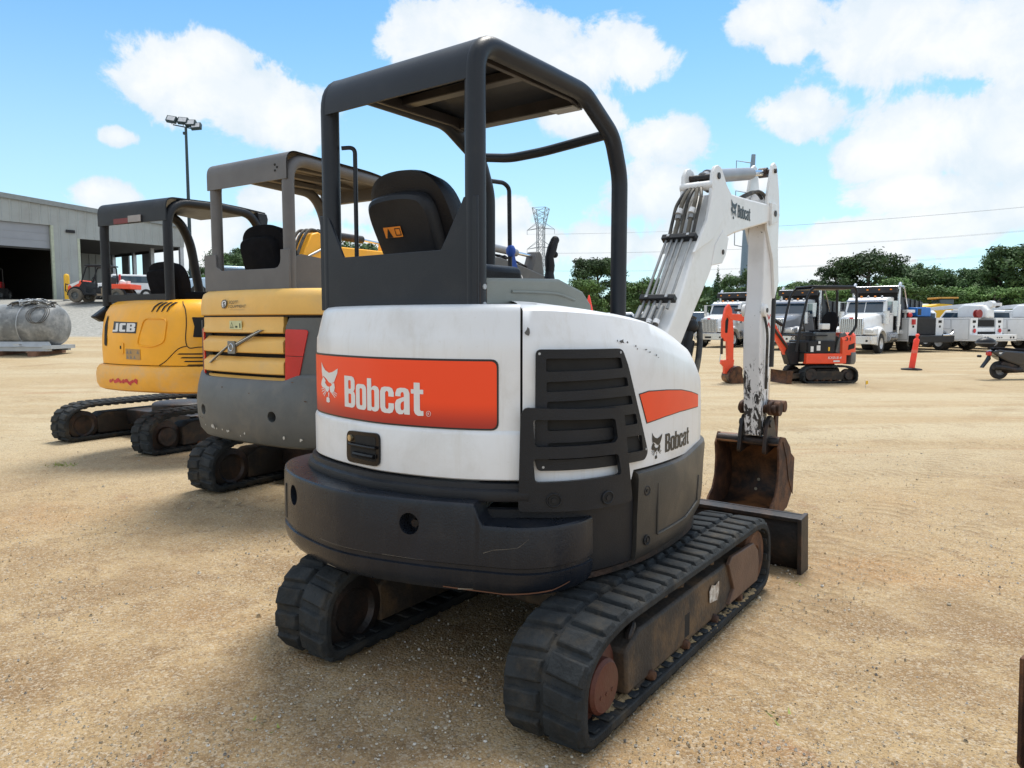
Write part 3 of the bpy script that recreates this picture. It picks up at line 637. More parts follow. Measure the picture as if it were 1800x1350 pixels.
# ---- canopy
xl, xr_, rr = -.675, .185, .041
can = G()
def post(x): return bend([(x, -.81, 1.40), (x, -.81, 2.522), (x, -.3, 2.517)], .125, 8) + bend([(x, -.28, 2.516), (x, -.03, 2.512), (x, .245, 2.365), (x, .325, 2.18), (x, .325, 1.30)], .06, 6)
can.tube(post(xr_), rr, 18); can.tube(post(xl), rr, 18)
can.tube(bend([(xl, .21, 2.37), (-.42, .20, 2.33), (-.2, .20, 2.335), (xr_, .21, 2.37)], .06), .024, 12)
cano = can.build('canopy_frame', rops_m, ex)
pc = [(p[1], p[2]) for p in [tuple(q) for q in post(0)]]; pc = [(-.81, 2.372)] + [p for p in pc if p[1] > 2.38 and p[0] < .03]
rp = []
for i, p in enumerate(pc):
    q0, q1 = pc[max(i - 1, 0)], pc[min(i + 1, len(pc) - 1)]; d = Vector((q1[0] - q0[0], q1[1] - q0[1])).normalized(); rp.append((p[0] - d.y * (rr - .002), p[1] + d.x * (rr - .002)))
g = G(); rows = []
for xx in frange(xl - .012, xr_ + .0, 8): rows.append([(xx, y, z) for y, z in rp] + [(xx, y + .012 if i < 3 else y + .006, z - .012 if i > 4 else z) for i, (y, z) in reversed(list(enumerate(rp)))])
g.grid(rows, closed_v=True); roof = g.build('canopy_roof', rops_m, ex)
g = G()
g.prism([(-.74, 2.53), (-.70, 2.48), (-.05, 2.48), (.03, 2.46), (.05, 2.53)], 'x', xl + .05, xl + .07); g.prism([(-.74, 2.53), (-.70, 2.48), (-.05, 2.48), (.03, 2.46), (.05, 2.53)], 'x', xr_ - .07, xr_ - .05)
g.box(xl + .04, xr_ - .04, .0, .07, 2.47, 2.535); g.box(xl + .04, xr_ - .04, -.42, -.36, 2.50, 2.54)
g.build('roof_brace', mat('roof_underside_paint', (.035, .033, .035), .35, 0, .25, 5, dirt=(.10, .08, .06), damt=.5), roof, bevel=.004)
g = G(); g.box(xr_ - .20, xr_ - .06, -.02, .06, 2.462, 2.468); g.build('roof_plate', galv, roof)
lp = [(xl - .04, 1.50), (xr_ + .04, 1.50), (xr_ + .04, 1.93), (xr_ - .03, 1.93), (xr_ - .045, 1.90), (xr_ - .15, 1.735), (xl + .12, 1.735), (xl + .02, 1.92), (xl - .04, 1.93)]
g = G(); g.prism(lp, 'y', -.848, -.836); g.box(xl, xl + .10, -.84, -.76, 1.45, 1.70); g.build('rear_plate', rops_m, ex, bevel=.003)
g = G(); g.tube(bend([(xl + .04, -.78, 2.235), (xl + .085, -.74, 2.24), (xl + .085, -.74, 1.6)], .03), .010, 8); g.build('grab_rail', rops_m, ex)
rl = G(); rl.tube(bend([(xl, .34, 2.26), (xl + .01, .46, 2.265), (xl + .015, .505, 2.24), (xl + .015, .52, 1.45)], .04), .013, 10); rl = rl.build('grab_rail', rops_m, ex)
g = G(); g.ball((xl + .02, .515, 1.87), .03, 5, (1, 1, 1.3)); g.prism([(.50, 1.88), (.56, 1.86), (.60, 1.76), (.56, 1.74), (.53, 1.80)], 'x', xl + .0, xl + .012); g.build('blue_ribbon', mat('blue_ribbon_cloth', (.015, .09, .45), .6), rl)

# ---- seat, consoles, levers
seat(ex, -.36, -.50, 1.60, .455, True, lean=.20, hgt=.475)
g = G(); g.prism([(-.79, 1.49), (-.79, 1.60), (-.765, 1.622), (-.26, 1.640), (-.06, 1.590), (.015, 1.53), (.03, 1.44), (.0, 1.40), (-.7, 1.40)], 'x', -.02, .215)
cs = g.build('side_console', consol, ex, bevel=.014, seg=3)
g = G(); g.tube([(.218, y, z) for y, z in spline([(-.62, 1.572), (-.45, 1.574), (-.28, 1.572), (-.14, 1.548)], 5)], .006, 6); g.build('console_rib', consol, cs)
g = G(); g.prism([(-.83, 1.49), (-.83, 1.60), (-.80, 1.615), (-.785, 1.60), (-.785, 1.49)], 'x', .10, .222)
br = g.build('console_bracket', steel_d, cs, bevel=.003)
for z_ in (1.585, 1.515): g = G(); g.cyl((.222, -.808, z_), (.230, -.808, z_), .011, 8); g.build('bolt', galv, br)
for jx, jy in ((.02, -.06), (-.62, -.05)):
    g = G(); g.lathe([(.05, 0), (.052, .01), (.035, .02), (.042, .035), (.028, .05), (.02, .09)], (jx, jy, 1.60), 'z', 16)
    j = g.build('joystick', blk, ex)
    g = G(); g.tube([(jx, jy, 1.67), (jx, jy + .005, 1.72), (jx, jy + .0, 1.76), (jx, jy + .02, 1.80), (jx, jy + .045, 1.845)], [.020, .024, .021, .024, .020], 12); g.ball((jx, jy + .048, 1.845), .021, 6); g.ball((jx, jy + .045, 1.775), .017, 5)
    g.build('grip', vinyl, j)
g = G(); g.lathe([(.001, .03), (.07, .028), (.085, .015), (.085, .0), (.06, -.015), (.03, -.06), (.04, -.25)], (-.50, .05, 1.72), 'z', 20); g.build('wrist_rest', blk, ex)
g = G(); g.box(-.68, -.50, -.5, .05, 1.40, 1.62); g.build('left_console', consol, ex, bevel=.02)
for lx in (-.36, -.28): g = G(); g.tube([(lx, .45, 1.22), (lx, .48, 1.50), (lx, .45, 1.62)], .010, 8); g.ball((lx, .45, 1.63), .02, 5); g.build('travel_lever', blk, ex)

# ---- boom, arm, bucket
g = G(); g.prism([(.62, .58), (.95, .62), (1.0, .95), (.80, 1.15), (.62, 1.0)], 'x', .04, .32); g.cyl((.18, .86, .50), (.18, .86, 1.1), .10, 24); g.build('swing_post', steel_d, ex, bevel=.02)
bp = [(.70, .95), (.872, 1.26), (1.051, 1.457), (1.219, 1.63), (1.329, 1.754), (1.395, 1.85), (1.441, 1.9), (1.512, 1.962), (1.691, 2.016), (1.967, 2.077), (2.333, 2.151), (2.50, 2.19), (2.50, 2.26), (2.42, 2.29), (1.952, 2.272), (1.595, 2.264), (1.45, 2.24), (1.28, 2.09), (1.13, 1.936), (.875, 1.542), (.69, 1.341), (.56, 1.1), (.58, .95)]
g = G(); g.prism(bp, 'x', .095, .265); boom = g.build('boom', white2, ex, bevel=.012, seg=3)
ear = [(1.05, 1.85), (1.219, 2.053), (1.272, 2.185), (1.290, 2.34), (1.325, 2.385), (1.375, 2.40), (1.425, 2.388), (1.470, 2.345), (1.516, 2.30), (1.575, 2.266), (1.615, 2.245), (1.50, 2.10), (1.32, 1.95)]
for q0 in (.077, .262): g = G(); g.prism(ear, 'x', q0, q0 + .021); g.build('boom_bracket', white2, boom, bevel=.004)
g = G(); g.prism([(1.33, 1.79), (1.40, 1.80), (1.50, 1.815), (1.56, 1.87), (1.60, 1.98), (1.5, 2.02), (1.38, 1.92)], 'x', .215, .27)
g.build('boom_bracket', white2, boom, bevel=.004)
g = G()
g.prism([(2.38, 2.14), (2.52, 2.18), (2.56, 2.23), (2.50, 2.30), (2.38, 2.30)], 'x', .262, .283)
g.build('boom_bracket', white2, boom, bevel=.004)
for y_, z_, r_ in ((1.375, 2.335, .020), (1.505, 1.885, .016), (2.45, 2.23, .022), (.66, 1.06, .03)): g = G(); g.cyl((.07 if r_ > .017 else .21, y_, z_), (.29 if r_ > .017 else .275, y_, z_), r_, 16); g.build('pivot_pin', steel_d, boom)
g = G(); g.cyl((.075, 1.30, 2.27), (.285, 1.30, 2.27), .028, 16); g.cyl((.06, 1.36, 2.345), (.09, 1.36, 2.345), .02, 14); g.build('cross_tube', white2, boom)
head_logo('boom_cat_head_mark', decal_k, boom, flat_x(.265), 1.633, 2.108, .128, .0025, .105)
word('boom_lettering', decal_k, boom, flat_x(.265), 1.752, 2.128, .082, .235, .002, 0)
# arm cylinder
g = G(); g.cyl((.18, 1.375, 2.335), (.18, 1.46, 2.355), .034, 18); g.cyl((.18, 1.44, 2.352), (.18, 2.17, 2.482), .043, 24); g.cyl((.18, 2.15, 2.478), (.18, 2.215, 2.49), .038, 24); g.cyl((.18, 1.52, 2.315), (.18, 1.62, 2.33), .026, 12)
ac = g.build('arm_cylinder', greyp, ex)
g = G(); g.cyl((.18, 2.2, 2.487), (.18, 2.47, 2.535), .022, 18); g.build('rod', chrome, ac)
g = G(); g.cyl((.15, 2.475, 2.536), (.21, 2.475, 2.536), .036, 18); g.build('rod_eye', steel_d, ac)
# pipes and hoses on the back of the boom
def bk(t, off=.02):  # along the back edge of the boom
    A, B = Vector((.69, 1.341)), Vector((1.13, 1.936)); d = (B - A).normalized(); p = A + (B - A) * t; q = Vector((-d.y, d.x)); return p + q * off
for i, xx in enumerate((.075, .110, .145, .180, .235)):
    g = G(); a, b = bk(.28, .022), bk(1.02, .022); g.tube([(xx, a.x, a.y), (xx, b.x, b.y)], .0085, 8)
    g.build('hydraulic_pipe', zinc, boom)
for t in (.38, 1.0):
    a = bk(t, .016); d = Vector((1.13 - .69, 1.936 - 1.341)).normalized()
    g = G(); R = Matrix(((1, 0, 0), (0, d.x, -d.y), (0, d.y, d.x))); g.box(.045, .262, -.018, .018, -.018, .026, R, (0, a.x, a.y)); c = g.build('pipe_clamp', blk, boom, bevel=.005)
    g = G()
    for xx in (.09, .215): g.box(xx - .008, xx + .008, -.008, .008, .026, .033, R, (0, a.x, a.y))
    g.build('clamp_bolt', galv, c)
for i, (xx, ex_) in enumerate(((.07, -.0), (.115, .07), (.155, .12), (.20, .20))):
    a, b, c = bk(.30, .022), bk(.16, .03), bk(-.08, .035)
    g = G(); g.tube([(xx, a.x, a.y), (xx - .003, b.x, b.y)], .016, 12); f = g.build('hose_fitting', zinc, boom)
    g = G(); q = bk(.13, .03); q2 = bk(.165, .03); g.tube([(xx, q.x, q.y), (xx, q2.x, q2.y)], .0185, 12); g.build('hose_collar', white, f)
    g = G(); e = bk(.15, .03); P = spline([(xx, e.x, e.y), (xx - .004, b.x - .06, b.y - .10), ((xx + ex_) / 2, c.x - .05, c.y - .04), (ex_ - .01, .52, 1.05), (ex_, .55, .85)], 6); g.tube(P, .0165 if i % 2 else .019, 10); g.build('hydraulic_hose', hosem if i % 3 == 0 else sleeve, f)
ups = ((.085, .0), (.12, .012), (.155, .02), (.20, .012), (.235, .03))
for i, (xx, dz_) in enumerate(ups):
    a = bk(1.02, .022)
    P = spline([(xx, a.x, a.y), (xx, a.x + .05, a.y + .11), (xx + .01, a.x + .085, a.y + .20 + dz_), (.13 + .02 * i, a.x + .17, a.y + .30), (.15 + .012 * i, a.x + .30, a.y + .345 - .012 * i)], 6)
    g = G(); g.tube(P, .0135 if i in (1, 3) else .011, 8); h = g.build('hydraulic_hose', sleeve if i in (1, 3) else hosem, boom)
    if i in (1, 3):
        g = G(); g.tube([(xx, a.x + .045, a.y + .10), (xx, a.x + .065, a.y + .135)], .020, 12); g.build('hose_fitting', zinc, h)
        g = G(); g.tube([(xx, a.x + .052, a.y + .135), (xx + .003, a.x + .066, a.y + .163)], .0205, 12); g.build('hose_collar', white, h)
for dx in (0, .03):
    g = G(); g.tube(spline([(.15 + dx, 2.02, 2.28), (.16 + dx, 2.14, 2.33), (.19 + dx, 2.28, 2.37), (.21 + dx, 2.37, 2.33), (.21 + dx, 2.42, 2.24)], 6), .012, 8); g.build('hydraulic_hose', hosem, boom)
g = G(); g.tube([(.18, .98, .80), (.18, 1.20, 1.33)], .045, 18); g.tube([(.18, 1.16, 1.24), (.18, 1.26, 1.46)], .028, 14); g.ball((.18, 1.24, 1.42), .05, 6)
bc = g.build('boom_cylinder', blk, ex)
g = G(); g.tube(spline([(.24, .95, 1.0), (.27, 1.10, 1.12), (.25, 1.22, 1.30), (.2, 1.32, 1.44)], 6), .018, 10); g.tube(spline([(.12, .95, .9), (.10, 1.18, 1.1), (.12, 1.30, 1.35), (.16, 1.34, 1.48)], 6), .018, 10); g.build('hydraulic_hose', hosem, bc)
# stick
m = bpy.data.materials.new('worn_white_arm_paint'); m.use_nodes = True; nt = m.node_tree; b = nt.nodes['Principled BSDF']
tc = nn(nt, 'ShaderNodeTexCoord'); sx = nn(nt, 'ShaderNodeSeparateXYZ'); lk(nt, tc.outputs['Object'], sx.inputs[0])
mp_ = nn(nt, 'ShaderNodeMapping', inp={'Rotation': (.4, .3, .2), 'Scale': (1, 1, .38)}); lk(nt, tc.outputs['Object'], mp_.inputs[0])
v1 = noise(nt, mp_.outputs[0], 22, 8, .70, .9)
ab = nn(nt, 'ShaderNodeMath', operation='SUBTRACT', inp={1: .5}); lk(nt, v1, ab.inputs[0]); ab2 = nn(nt, 'ShaderNodeMath', operation='ABSOLUTE'); lk(nt, ab.outputs[0], ab2.inputs[0])
hh = nn(nt, 'ShaderNodeMapRange', inp={1: 1.40, 2: .68, 3: .66, 4: .47}); lk(nt, sx.outputs[2], hh.inputs[0])
lt = nn(nt, 'ShaderNodeMath', operation='GREATER_THAN'); lk(nt, v1, lt.inputs[0]); lk(nt, hh.outputs[0], lt.inputs[1])
v2 = ramp(nt, noise(nt, tc.outputs['Object'], 6, 4), .30, .40); mu = nn(nt, 'ShaderNodeMath', operation='MULTIPLY'); lk(nt, lt.outputs[0], mu.inputs[0]); lk(nt, v2, mu.inputs[1])
lk(nt, mixc(nt, mu.outputs[0], mixc(nt, ramp(nt, noise(nt, tc.outputs['Object'], 3, 5), .4, .75), (.74, .74, .75), (.58, .57, .56)), (.035, .033, .033)), b.inputs['Base Color']); b.inputs['Roughness'].default_value = .45
armw = m
sp = [(2.395, .60), (2.36, .85), (2.325, 1.15), (2.315, 1.44), (2.335, 1.54), (2.36, 1.64), (2.366, 2.12), (2.355, 2.32), (2.42, 2.38), (2.60, 2.36), (2.60, 2.02), (2.642, 1.733), (2.56, 1.60), (2.545, 1.14), (2.52, .60)]
g = G(); g.prism(sp, 'x', .118, .242); arm = g.build('dipper_arm', armw, ex, bevel=.008)
tp = [(2.345, 2.12), (2.34, 2.34), (2.40, 2.50), (2.43, 2.575), (2.475, 2.60), (2.52, 2.585), (2.545, 2.53), (2.585, 2.42), (2.612, 2.30), (2.60, 2.0), (2.642, 1.74), (2.56, 1.62), (2.50, 1.9)]
g = G(); g.prism(tp, 'x', .242, .262); g.prism(tp, 'x', .098, .118); g.build('arm_side_plate', white2, arm, bevel=.003)
g = G()
for q in (-1, 1):
    l = G(); l.lathe([(.001, .030), (.032, .030), (.045, .024), (.048, 0)], (0, 0, 0), 'x', 20); l.v = [(.18 + q * (.06 + v[0]), 2.37 + v[1], 1.53 + v[2]) for v in l.v]; g.add(l.v, l.f)
g.build('arm_boss', white2, arm)
for y_, z_ in ((2.475, 2.54), (2.46, 2.23), (2.37, 1.53)): g = G(); g.cyl((.085, y_, z_), (.276, y_, z_), .017, 14); g.build('pivot_pin', steel_d, arm)
g = G()
for k_, (a, b_) in enumerate((((2.47, 1.405), (2.50, 1.44)), ((2.53, 1.405), (2.50, 1.44)), ((2.47, 1.50), (2.50, 1.465)), ((2.53, 1.50), (2.50, 1.465)))): g.tube([(.2435, a[0], a[1]), (.2435, b_[0], b_[1])], .004, 4)
g.build('warning_mark', redp, arm)
g = G(); g.cyl((.18, 2.72, 2.0), (.18, 2.70, 1.10), .043, 20); g.cyl((.18, 2.66, 2.0), (.18, 2.72, 2.03), .03, 14)
b2 = g.build('bucket_cylinder', blk, ex); g = G(); g.cyl((.18, 2.70, 1.11), (.18, 2.69, .82), .022, 16); g.build('rod', chrome, b2)
g = G(); g.tube(spline([(.25, 2.37, 1.50), (.268, 2.40, 1.36), (.262, 2.42, 1.15), (.25, 2.46, .95)], 5), .010, 8); g.build('hydraulic_hose', hosem, arm)
g = G()
for q in (.285, .075):
    g.prism(rounded([(2.40, .84), (2.50, .86), (2.72, .84), (2.72, .76), (2.55, .74), (2.42, .76)], .04), 'x', q - .012, q + .012)
    g.prism(rounded([(2.66, .84), (2.74, .83), (2.72, .52), (2.66, .50)], .035), 'x', q - .03 * (1 if q > .2 else -1) - .010, q - .03 * (1 if q > .2 else -1) + .010)
for y_, z_, r_ in ((2.70, .80, .045), (2.46, .80, .03)): g.cyl((.05, y_, z_), (.325, y_, z_), r_, 18)
g.cyl((.30, 2.52, .80), (.345, 2.52, .80), .055, 20)
g.build('bucket_link', rust, ex, bevel=.004)
# bucket
ba, bb = -.105, .365
ky = lambda P: [(2.4 + (a - 2.4) * (.80 if a > 2.4 else 1), b) for a, b in P]
side = ky([(2.40, .52), (2.47, .60), (2.60, .58), (2.74, .50), (2.84, .37), (2.86, .24), (2.82, .12), (2.70, .035), (2.5, .012), (2.27, .03), (2.24, .055), (2.28, .12), (2.36, .17), (2.41, .27), (2.425, .4)])
inn = spline(ky([(2.42, .535), (2.5, .575), (2.62, .56), (2.73, .485), (2.82, .36), (2.84, .24), (2.80, .13), (2.69, .055), (2.5, .035), (2.24, .05)]), 4)
g = G()
cx_, cz_ = 2.52, .30
out = [(cx_ + (p[0] - cx_) * 1.05, cz_ + (p[1] - cz_) * 1.05) for p in inn]
g.grid([[(x, y, z) for y, z in inn] + [(x, y, z) for y, z in reversed(out)] for x in (ba, bb)], closed_v=True); k = 2 * len(inn)
g.f.append(tuple(range(k))[::-1]); g.f.append(tuple(range(k, 2 * k)))
bk_m = mat('rusty_bucket_steel', (.030, .022, .018), .5, .2, .3, 6, .3, 60, dirt=(.30, .13, .05), damt=.9, dscale=3.2, d2=.52)
bkt = g.build('bucket', bk_m, ex)
for q0 in (ba - .012, bb - .004): g = G(); g.prism(side, 'x', q0, q0 + .016); g.build('bucket_cheek', rust, bkt, bevel=.004)
g = G(); g.prism(ky([(2.50, .56), (2.86, .40), (2.84, .12), (2.70, .25), (2.62, .42)]), 'x', bb + .012, bb + .018); g.build('cheek_liner', rust, bkt)
g = G(); g.cyl((ba, 2.45, .555), (bb, 2.45, .555), .035, 18)
for q in (.085, .275): g.prism(rounded([(2.36, .46), (2.40, .66), (2.47, .76), (2.55, .72), (2.60, .62), (2.62, .50)], .05), 'x', q - .014, q + .014)
g.cyl((.06, 2.46, .69), (.30, 2.46, .69), .028, 16)
g.build('bucket_ear', steel_d, bkt, bevel=.004)
for i in range(4):
    x = ba + .045 + i * .133
    g = G(); g.prism([(2.30, .028), (2.19, .045), (2.19, .055), (2.24, .082), (2.30, .075)], 'x', x - .03, x + .03); g.cyl((x, 2.25, .07), (x, 2.25, .095), .013, 6); g.build('bucket_tooth', rust, bkt, bevel=.006)
for x, y, z in ((.12, 2.742, .20), (.30, 2.742, .20), (.11, 2.71, .13)):
    g = G(); g.cyl((x, y, z), (x, y - .004, z), .012, 12); g.build('drain_hole', mat('hole_daylight_sand', (.5, .42, .3), .9), bkt)
# ------------------------------------------------------------------ yellow and grey mini excavator (second)
vo = thing('mini_excavator', (-1.472, 6.580, 0), 34, 'faded yellow mini excavator with grey counterweight and red rear lamps', 'excavator')
undercarriage(vo, -.09, .05, 0, 1.68, .34, 2.1, .46, detail=2, bh=.36)
VO = Outline([(-.88, -.1), (-.90, -.5), (-.87, -.76), (-.76, -.90), (-.5, -.97), (0, -1.0), (.35, -.98), (.62, -.90), (.80, -.72), (.88, -.4), (.88, .3), (.6, .6)], 8)
def loft(name, m, par, o, s0, s1, prof, n=50, ang=35, close=True, bevel=0):
    g = G(); rows = [[(*o.at(s, a), z) for a, z in (prof(s) if callable(prof) else prof)] for s in frange(s0, s1, n)]
    g.grid(rows, closed_v=close); k = len(rows[0])
    if close: g.f.append(tuple(range(k))); g.f.append(tuple(len(g.v) - k + i for i in range(k)))
    return g.build(name, m, par, ang=ang, bevel=bevel)
vov = on(VO)
def vcw(s):
    top = 1.0 + .05 * (1 - smooth(.75, 1.0, s)) + .05 * smooth(1.95, 2.15, s)
    return [(-.25, .47), (-.06, .475), (.0, .50), (.045, .56), (.065, .66), (.07, .80), (.055, .92), (.03, top - .02), (.01, top), (-.25, top)]
vc = loft('counterweight', greyV, vo, VO, 0, 3.2, vcw, 70)
for s_, z_ in ((1.011, .727), (1.91, .731)):
    p = VO.at(s_, .12); q = VO.at(s_, -.03); c = G(); c.cyl((*p, z_), (*q, z_), .042, 22); cut(vc, c.build('cutter', greyV))
g = G(); rs = random.Random(9)
for s_, z_, r_ in ((1.15, .60, .016), (1.18, .59, .012), (1.22, .585, .008), (1.30, .585, .007), (1.37, .58, .012), (1.39, .58, .008), (1.60, .58, .01), (2.02, .58, .012), (2.16, .57, .014), (1.04, .60, .006), (1.55, .555, .006)):
    g = G(); g.add(*sheet_mesh([chip(s_, z_, r_, 7, 1.4)], vov, .066, 0, 0)); g.build('paint_chip', mat('scratched_pale_primer', (.5, .48, .42), .7), vc)
g = G()
for s_, z_, r_ in ((.96, .66, .012), (1.0, .655, .01), (1.33, .93, .014), (2.11, 1.0, .012), (1.68, .90, .01), (2.2, .86, .012)): g = G(); g.add(*sheet_mesh([chip(s_, z_, r_, 6, .5)], vov, .074, 0, 0)); g.build('rust_spot', rust, vc)
loft('inner_shroud', darkrec, vo, VO, .02, 3.5, [(-.3, .6), (-.07, .6), (-.07, 1.5), (-.3, 1.5)], 50)
# engine cover top
loft('engine_cover', yellowV, vo, VO, .25, 3.6, [(-.3, 1.50), (.0, 1.497), (.012, 1.505), (.014, 1.55), (.006, 1.63), (-.012, 1.675), (-.045, 1.697), (-.12, 1.70), (-.35, 1.70)], 60)
g = G(); g.add(*sheet_mesh([[VO.at(s, -.3) for s in frange(.25, 3.6, 30)]], lambda x, y, h: (x, y, 1.695 + h), 0, 0, 0)); g.build('deck', yellowV, vo)
loft('cover_seam', darkrec, vo, VO, .3, 3.4, [(-.04, 1.484), (-.006, 1.484), (-.006, 1.499), (-.04, 1.499)], 50)
# louvred grille
sl = [(-.05, 1.484), (-.004, 1.484), (-.002, 1.41), (.004, 1.40), (.008, 1.365), (-.01, 1.358), (-.05, 1.375)]
loft('grille_louvre', yellowV, vo, VO, .90, 1.985, sl, 34)
for zt in (1.330, 1.170):
    loft('grille_louvre', yellowV, vo, VO, .90, 1.985, [(-.055, zt), (-.035, zt + .002), (.006, zt - .035), (.010, zt - .045), (.010, zt - .118), (.0, zt - .126), (-.03, zt - .118)], 34)
loft('grille_louvre', yellowV, vo, VO, .90, 1.985, [(-.06, 1.015), (-.03, 1.02), (.006, .985), (.006, .95), (-.05, .95)], 34)
# badge bar: flat diagonal bar with a square plate
b = G(); b.add(*sheet_mesh([[(1.045, 1.112), (1.075, 1.112), (1.375, 1.262), (1.345, 1.262)]], vov, .012, .012)); b.add(*sheet_mesh([[(1.40, 1.262), (1.43, 1.24), (1.80, 1.384), (1.745, 1.384)]], vov, .012, .012))
bar = b.build('badge_bar', mat('dark_badge_chrome', (.14, .13, .12), .35, .6), vo, bevel=.002)
sheet('badge_plate', [rounded([(1.355, 1.195), (1.455, 1.195), (1.455, 1.295), (1.355, 1.295)], .01)], mat('badge_grey', (.20, .20, .19), .35, .6), bar, vov, .018, .012)
g = G(); g.tube([(*VO.at(1.405 + .028 * cos(a * pi / 12), .031), 1.245 + .028 * sin(a * pi / 12)) for a in range(24)], .005, 5, closed=True); g.build('badge_ring', alum, bar)
g = G(); g.add(*sheet_mesh([[(1.06, 1.119), (1.066, 1.115), (1.37, 1.266), (1.363, 1.268)]], vov, .026)); g.add(*sheet_mesh([[(1.42, 1.262), (1.425, 1.256), (1.78, 1.382), (1.77, 1.383)]], vov, .026)); g.build('badge_line', alum, bar)
# rear pods and lamps
g = G(); g.add(*sheet_mesh([[(2.0, 1.0), (2.0, 1.40), (2.04, 1.478), (2.60, 1.478), (2.60, 1.03), (2.15, 1.03), (2.10, 1.0)]], vov, -.06, .058)); g.build('side_pod', greyV, vo, bevel=.008)
g = G(); g.add(*sheet_mesh([[(.60, 1.04), (.60, 1.478), (.90, 1.478), (.895, 1.0), (.84, 1.0)]], vov, -.06, .052)); g.build('side_pod', greyV, vo, bevel=.008)
for P in ([(1.995, .993), (2.03, .985), (2.10, 1.02), (2.125, 1.045), (2.205, 1.375), (2.19, 1.388), (2.02, 1.392), (2.008, 1.38)], [(.905, 1.0), (.86, 1.02), (.80, 1.36), (.82, 1.39), (.915, 1.39)]):
    l = sheet('rear_lamp', [rounded(P, .008, 2)], redlens, vo, vov, -.004, .012, .03, bevel=.002)
    g = G(); x0 = min(p[0] for p in P) + .012; x1 = max(p[0] for p in P) - .04; g.add(*sheet_mesh([[(x0, 1.19), (x1, 1.186), (x1, 1.190), (x0, 1.194)]], vov, .0088)); g.build('lens_joint', darkrec, l)
g = G(); g.add(*sheet_mesh([[(.79, 1.05), (.80, 1.46), (.84, 1.46), (.86, 1.05)]], vov, .0, .012)); g.build('lamp_guard', greyV, vo, bevel=.003)
# dealer sticker, warning sticker
hx = [(1.275, 1.575), (1.29, 1.553), (1.325, 1.556), (1.345, 1.572), (1.352, 1.60), (1.343, 1.622), (1.30, 1.62), (1.28, 1.605)]
s1 = sheet('dealer_emblem', [hx], decal_k, vo, vov, .0225, .0006)
sheet('dealer_emblem_field', [[(1.292 + (x - 1.292) * .8 + .004, 1.588 + (z - 1.588) * .76) for x, z in hx]], decal_w, s1, vov, .0240)
text('dealer_emblem_letter', 'S', decal_k, s1, vov, 1.302, 1.568, .036, width=.028, bold=.04, off=.0252)
text('dealer_lettering', 'SCOTT', decal_k, s1, vov, 1.380, 1.590, .022, width=.125, bold=.02, off=.022, shear=.2)
text('dealer_lettering', 'EQUIPMENT', decal_k, s1, vov, 1.372, 1.557, .022, width=.235, bold=.0, off=.022, shear=.2)
sheet('dealer_line', [[(1.375, 1.540), (1.575, 1.538), (1.575, 1.540), (1.375, 1.542)]], mat('sticker_grey', (.3, .2, .1), .6), s1, vov, .0165)
s2 = sheet('warning_sticker', [[(1.361, 1.389), (1.525, 1.387), (1.525, 1.455), (1.361, 1.455)]], mat('pale_yellow_sticker', (.62, .62, .34), .5), vo, vov, .009, .0008)
tri = lambda x, z, h: [(x, z), (x + h, z), (x + h / 2, z + h)]
for pl in ([tri(1.368, 1.397, .05), tri(1.376, 1.402, .034)], [tri(1.388, 1.404, .012)], [[(1.44, 1.40), (1.47, 1.40), (1.47, 1.415), (1.44, 1.415)]], [[(1.495, 1.398), (1.51, 1.398), (1.51, 1.435), (1.495, 1.435)]]):
    g = G(); g.add(*sheet_mesh(pl, vov, .0105)); g.build('warning_symbol', mat('sticker_dark_green', (.05, .07, .03), .6), s2)
text('model_marking', 'A', mat('worn_white_marking', (.5, .48, .45), .6), vc, vov, 1.16, .585, .03, width=.03, bold=.02, off=.068)
# canopy
g = G(); rr_ = .047
for x in (-.655, .255): g.tube(bend([(x, -.81, 1.66), (x, -.81, 2.70), (x, .24, 2.66), (x, .38, 2.42), (x, .38, 1.55)], .19, 8), rr_, 16)
for x in (-.665, .22): pass
g.build('canopy_frame', taupe, vo)
rp = [(p.y, p.z) for p in bend([(0, -.86, 2.53), (0, -.86, 2.75), (0, .10, 2.72), (0, .42, 2.66)], .2, 10)]
g = G(); rows = [[(xx, y, z) for y, z in rp] + [(xx, y + .014 if i < 4 else y + .004, z - (.012 if i > 4 else 0)) for i, (y, z) in reversed(list(enumerate(rp)))] for xx in frange(-.70, .30, 8)]
g.grid(rows, closed_v=True); rf = g.build('canopy_roof', taupe, vo)
g = G()
for x in (-.5, -.22, .06): g.box(x - .03, x + .03, -.7, .38, 2.66, 2.70)
g.box(-.70, .25, .36, .42, 2.56, 2.68); g.build('roof_brace', taupe, rf, bevel=.004)
g = G()
for i in range(3): g.cyl((.17 + .025 * (i % 2) + .0, -.858, 2.60 + .022 * i), (.17 + .025 * (i % 2), -.864, 2.60 + .022 * i), .009, 8)
g.build('bolt_hole', darkrec, rf)
lp = [(-.76, 1.70), (.315, 1.70), (.315, 2.0), (.215, 2.0)] + [(.215 - .07 * (1 - cos(a)), 1.93 - .07 * sin(a) + .0) for a in (.0, .5, 1.0, 1.57)] + [(-.54, 1.865), (-.60, 1.90), (-.605, 2.0), (-.76, 2.0)]
g = G(); g.prism(lp, 'y', -.868, -.852); g.build('rear_plate', taupe, vo, bevel=.003)
g = G(); g.prism([(-.79, 1.69), (-.2, 1.69), (-.35, 1.95), (-.66, 1.98), (-.79, 1.93)], 'x', .20, .215); g.build('side_plate', taupe, vo)
seat(vo, -.40, -.48, 1.72, .54, False, fabricb, lean=.10, hgt=.50)
g = G(); g.prism([(-.6, 1.69), (-.55, 1.84), (-.40, 1.95), (-.33, 1.93), (-.2, 1.75), (-.15, 1.69)], 'x', .0, .12); g.build('side_console', blk, vo, bevel=.02)
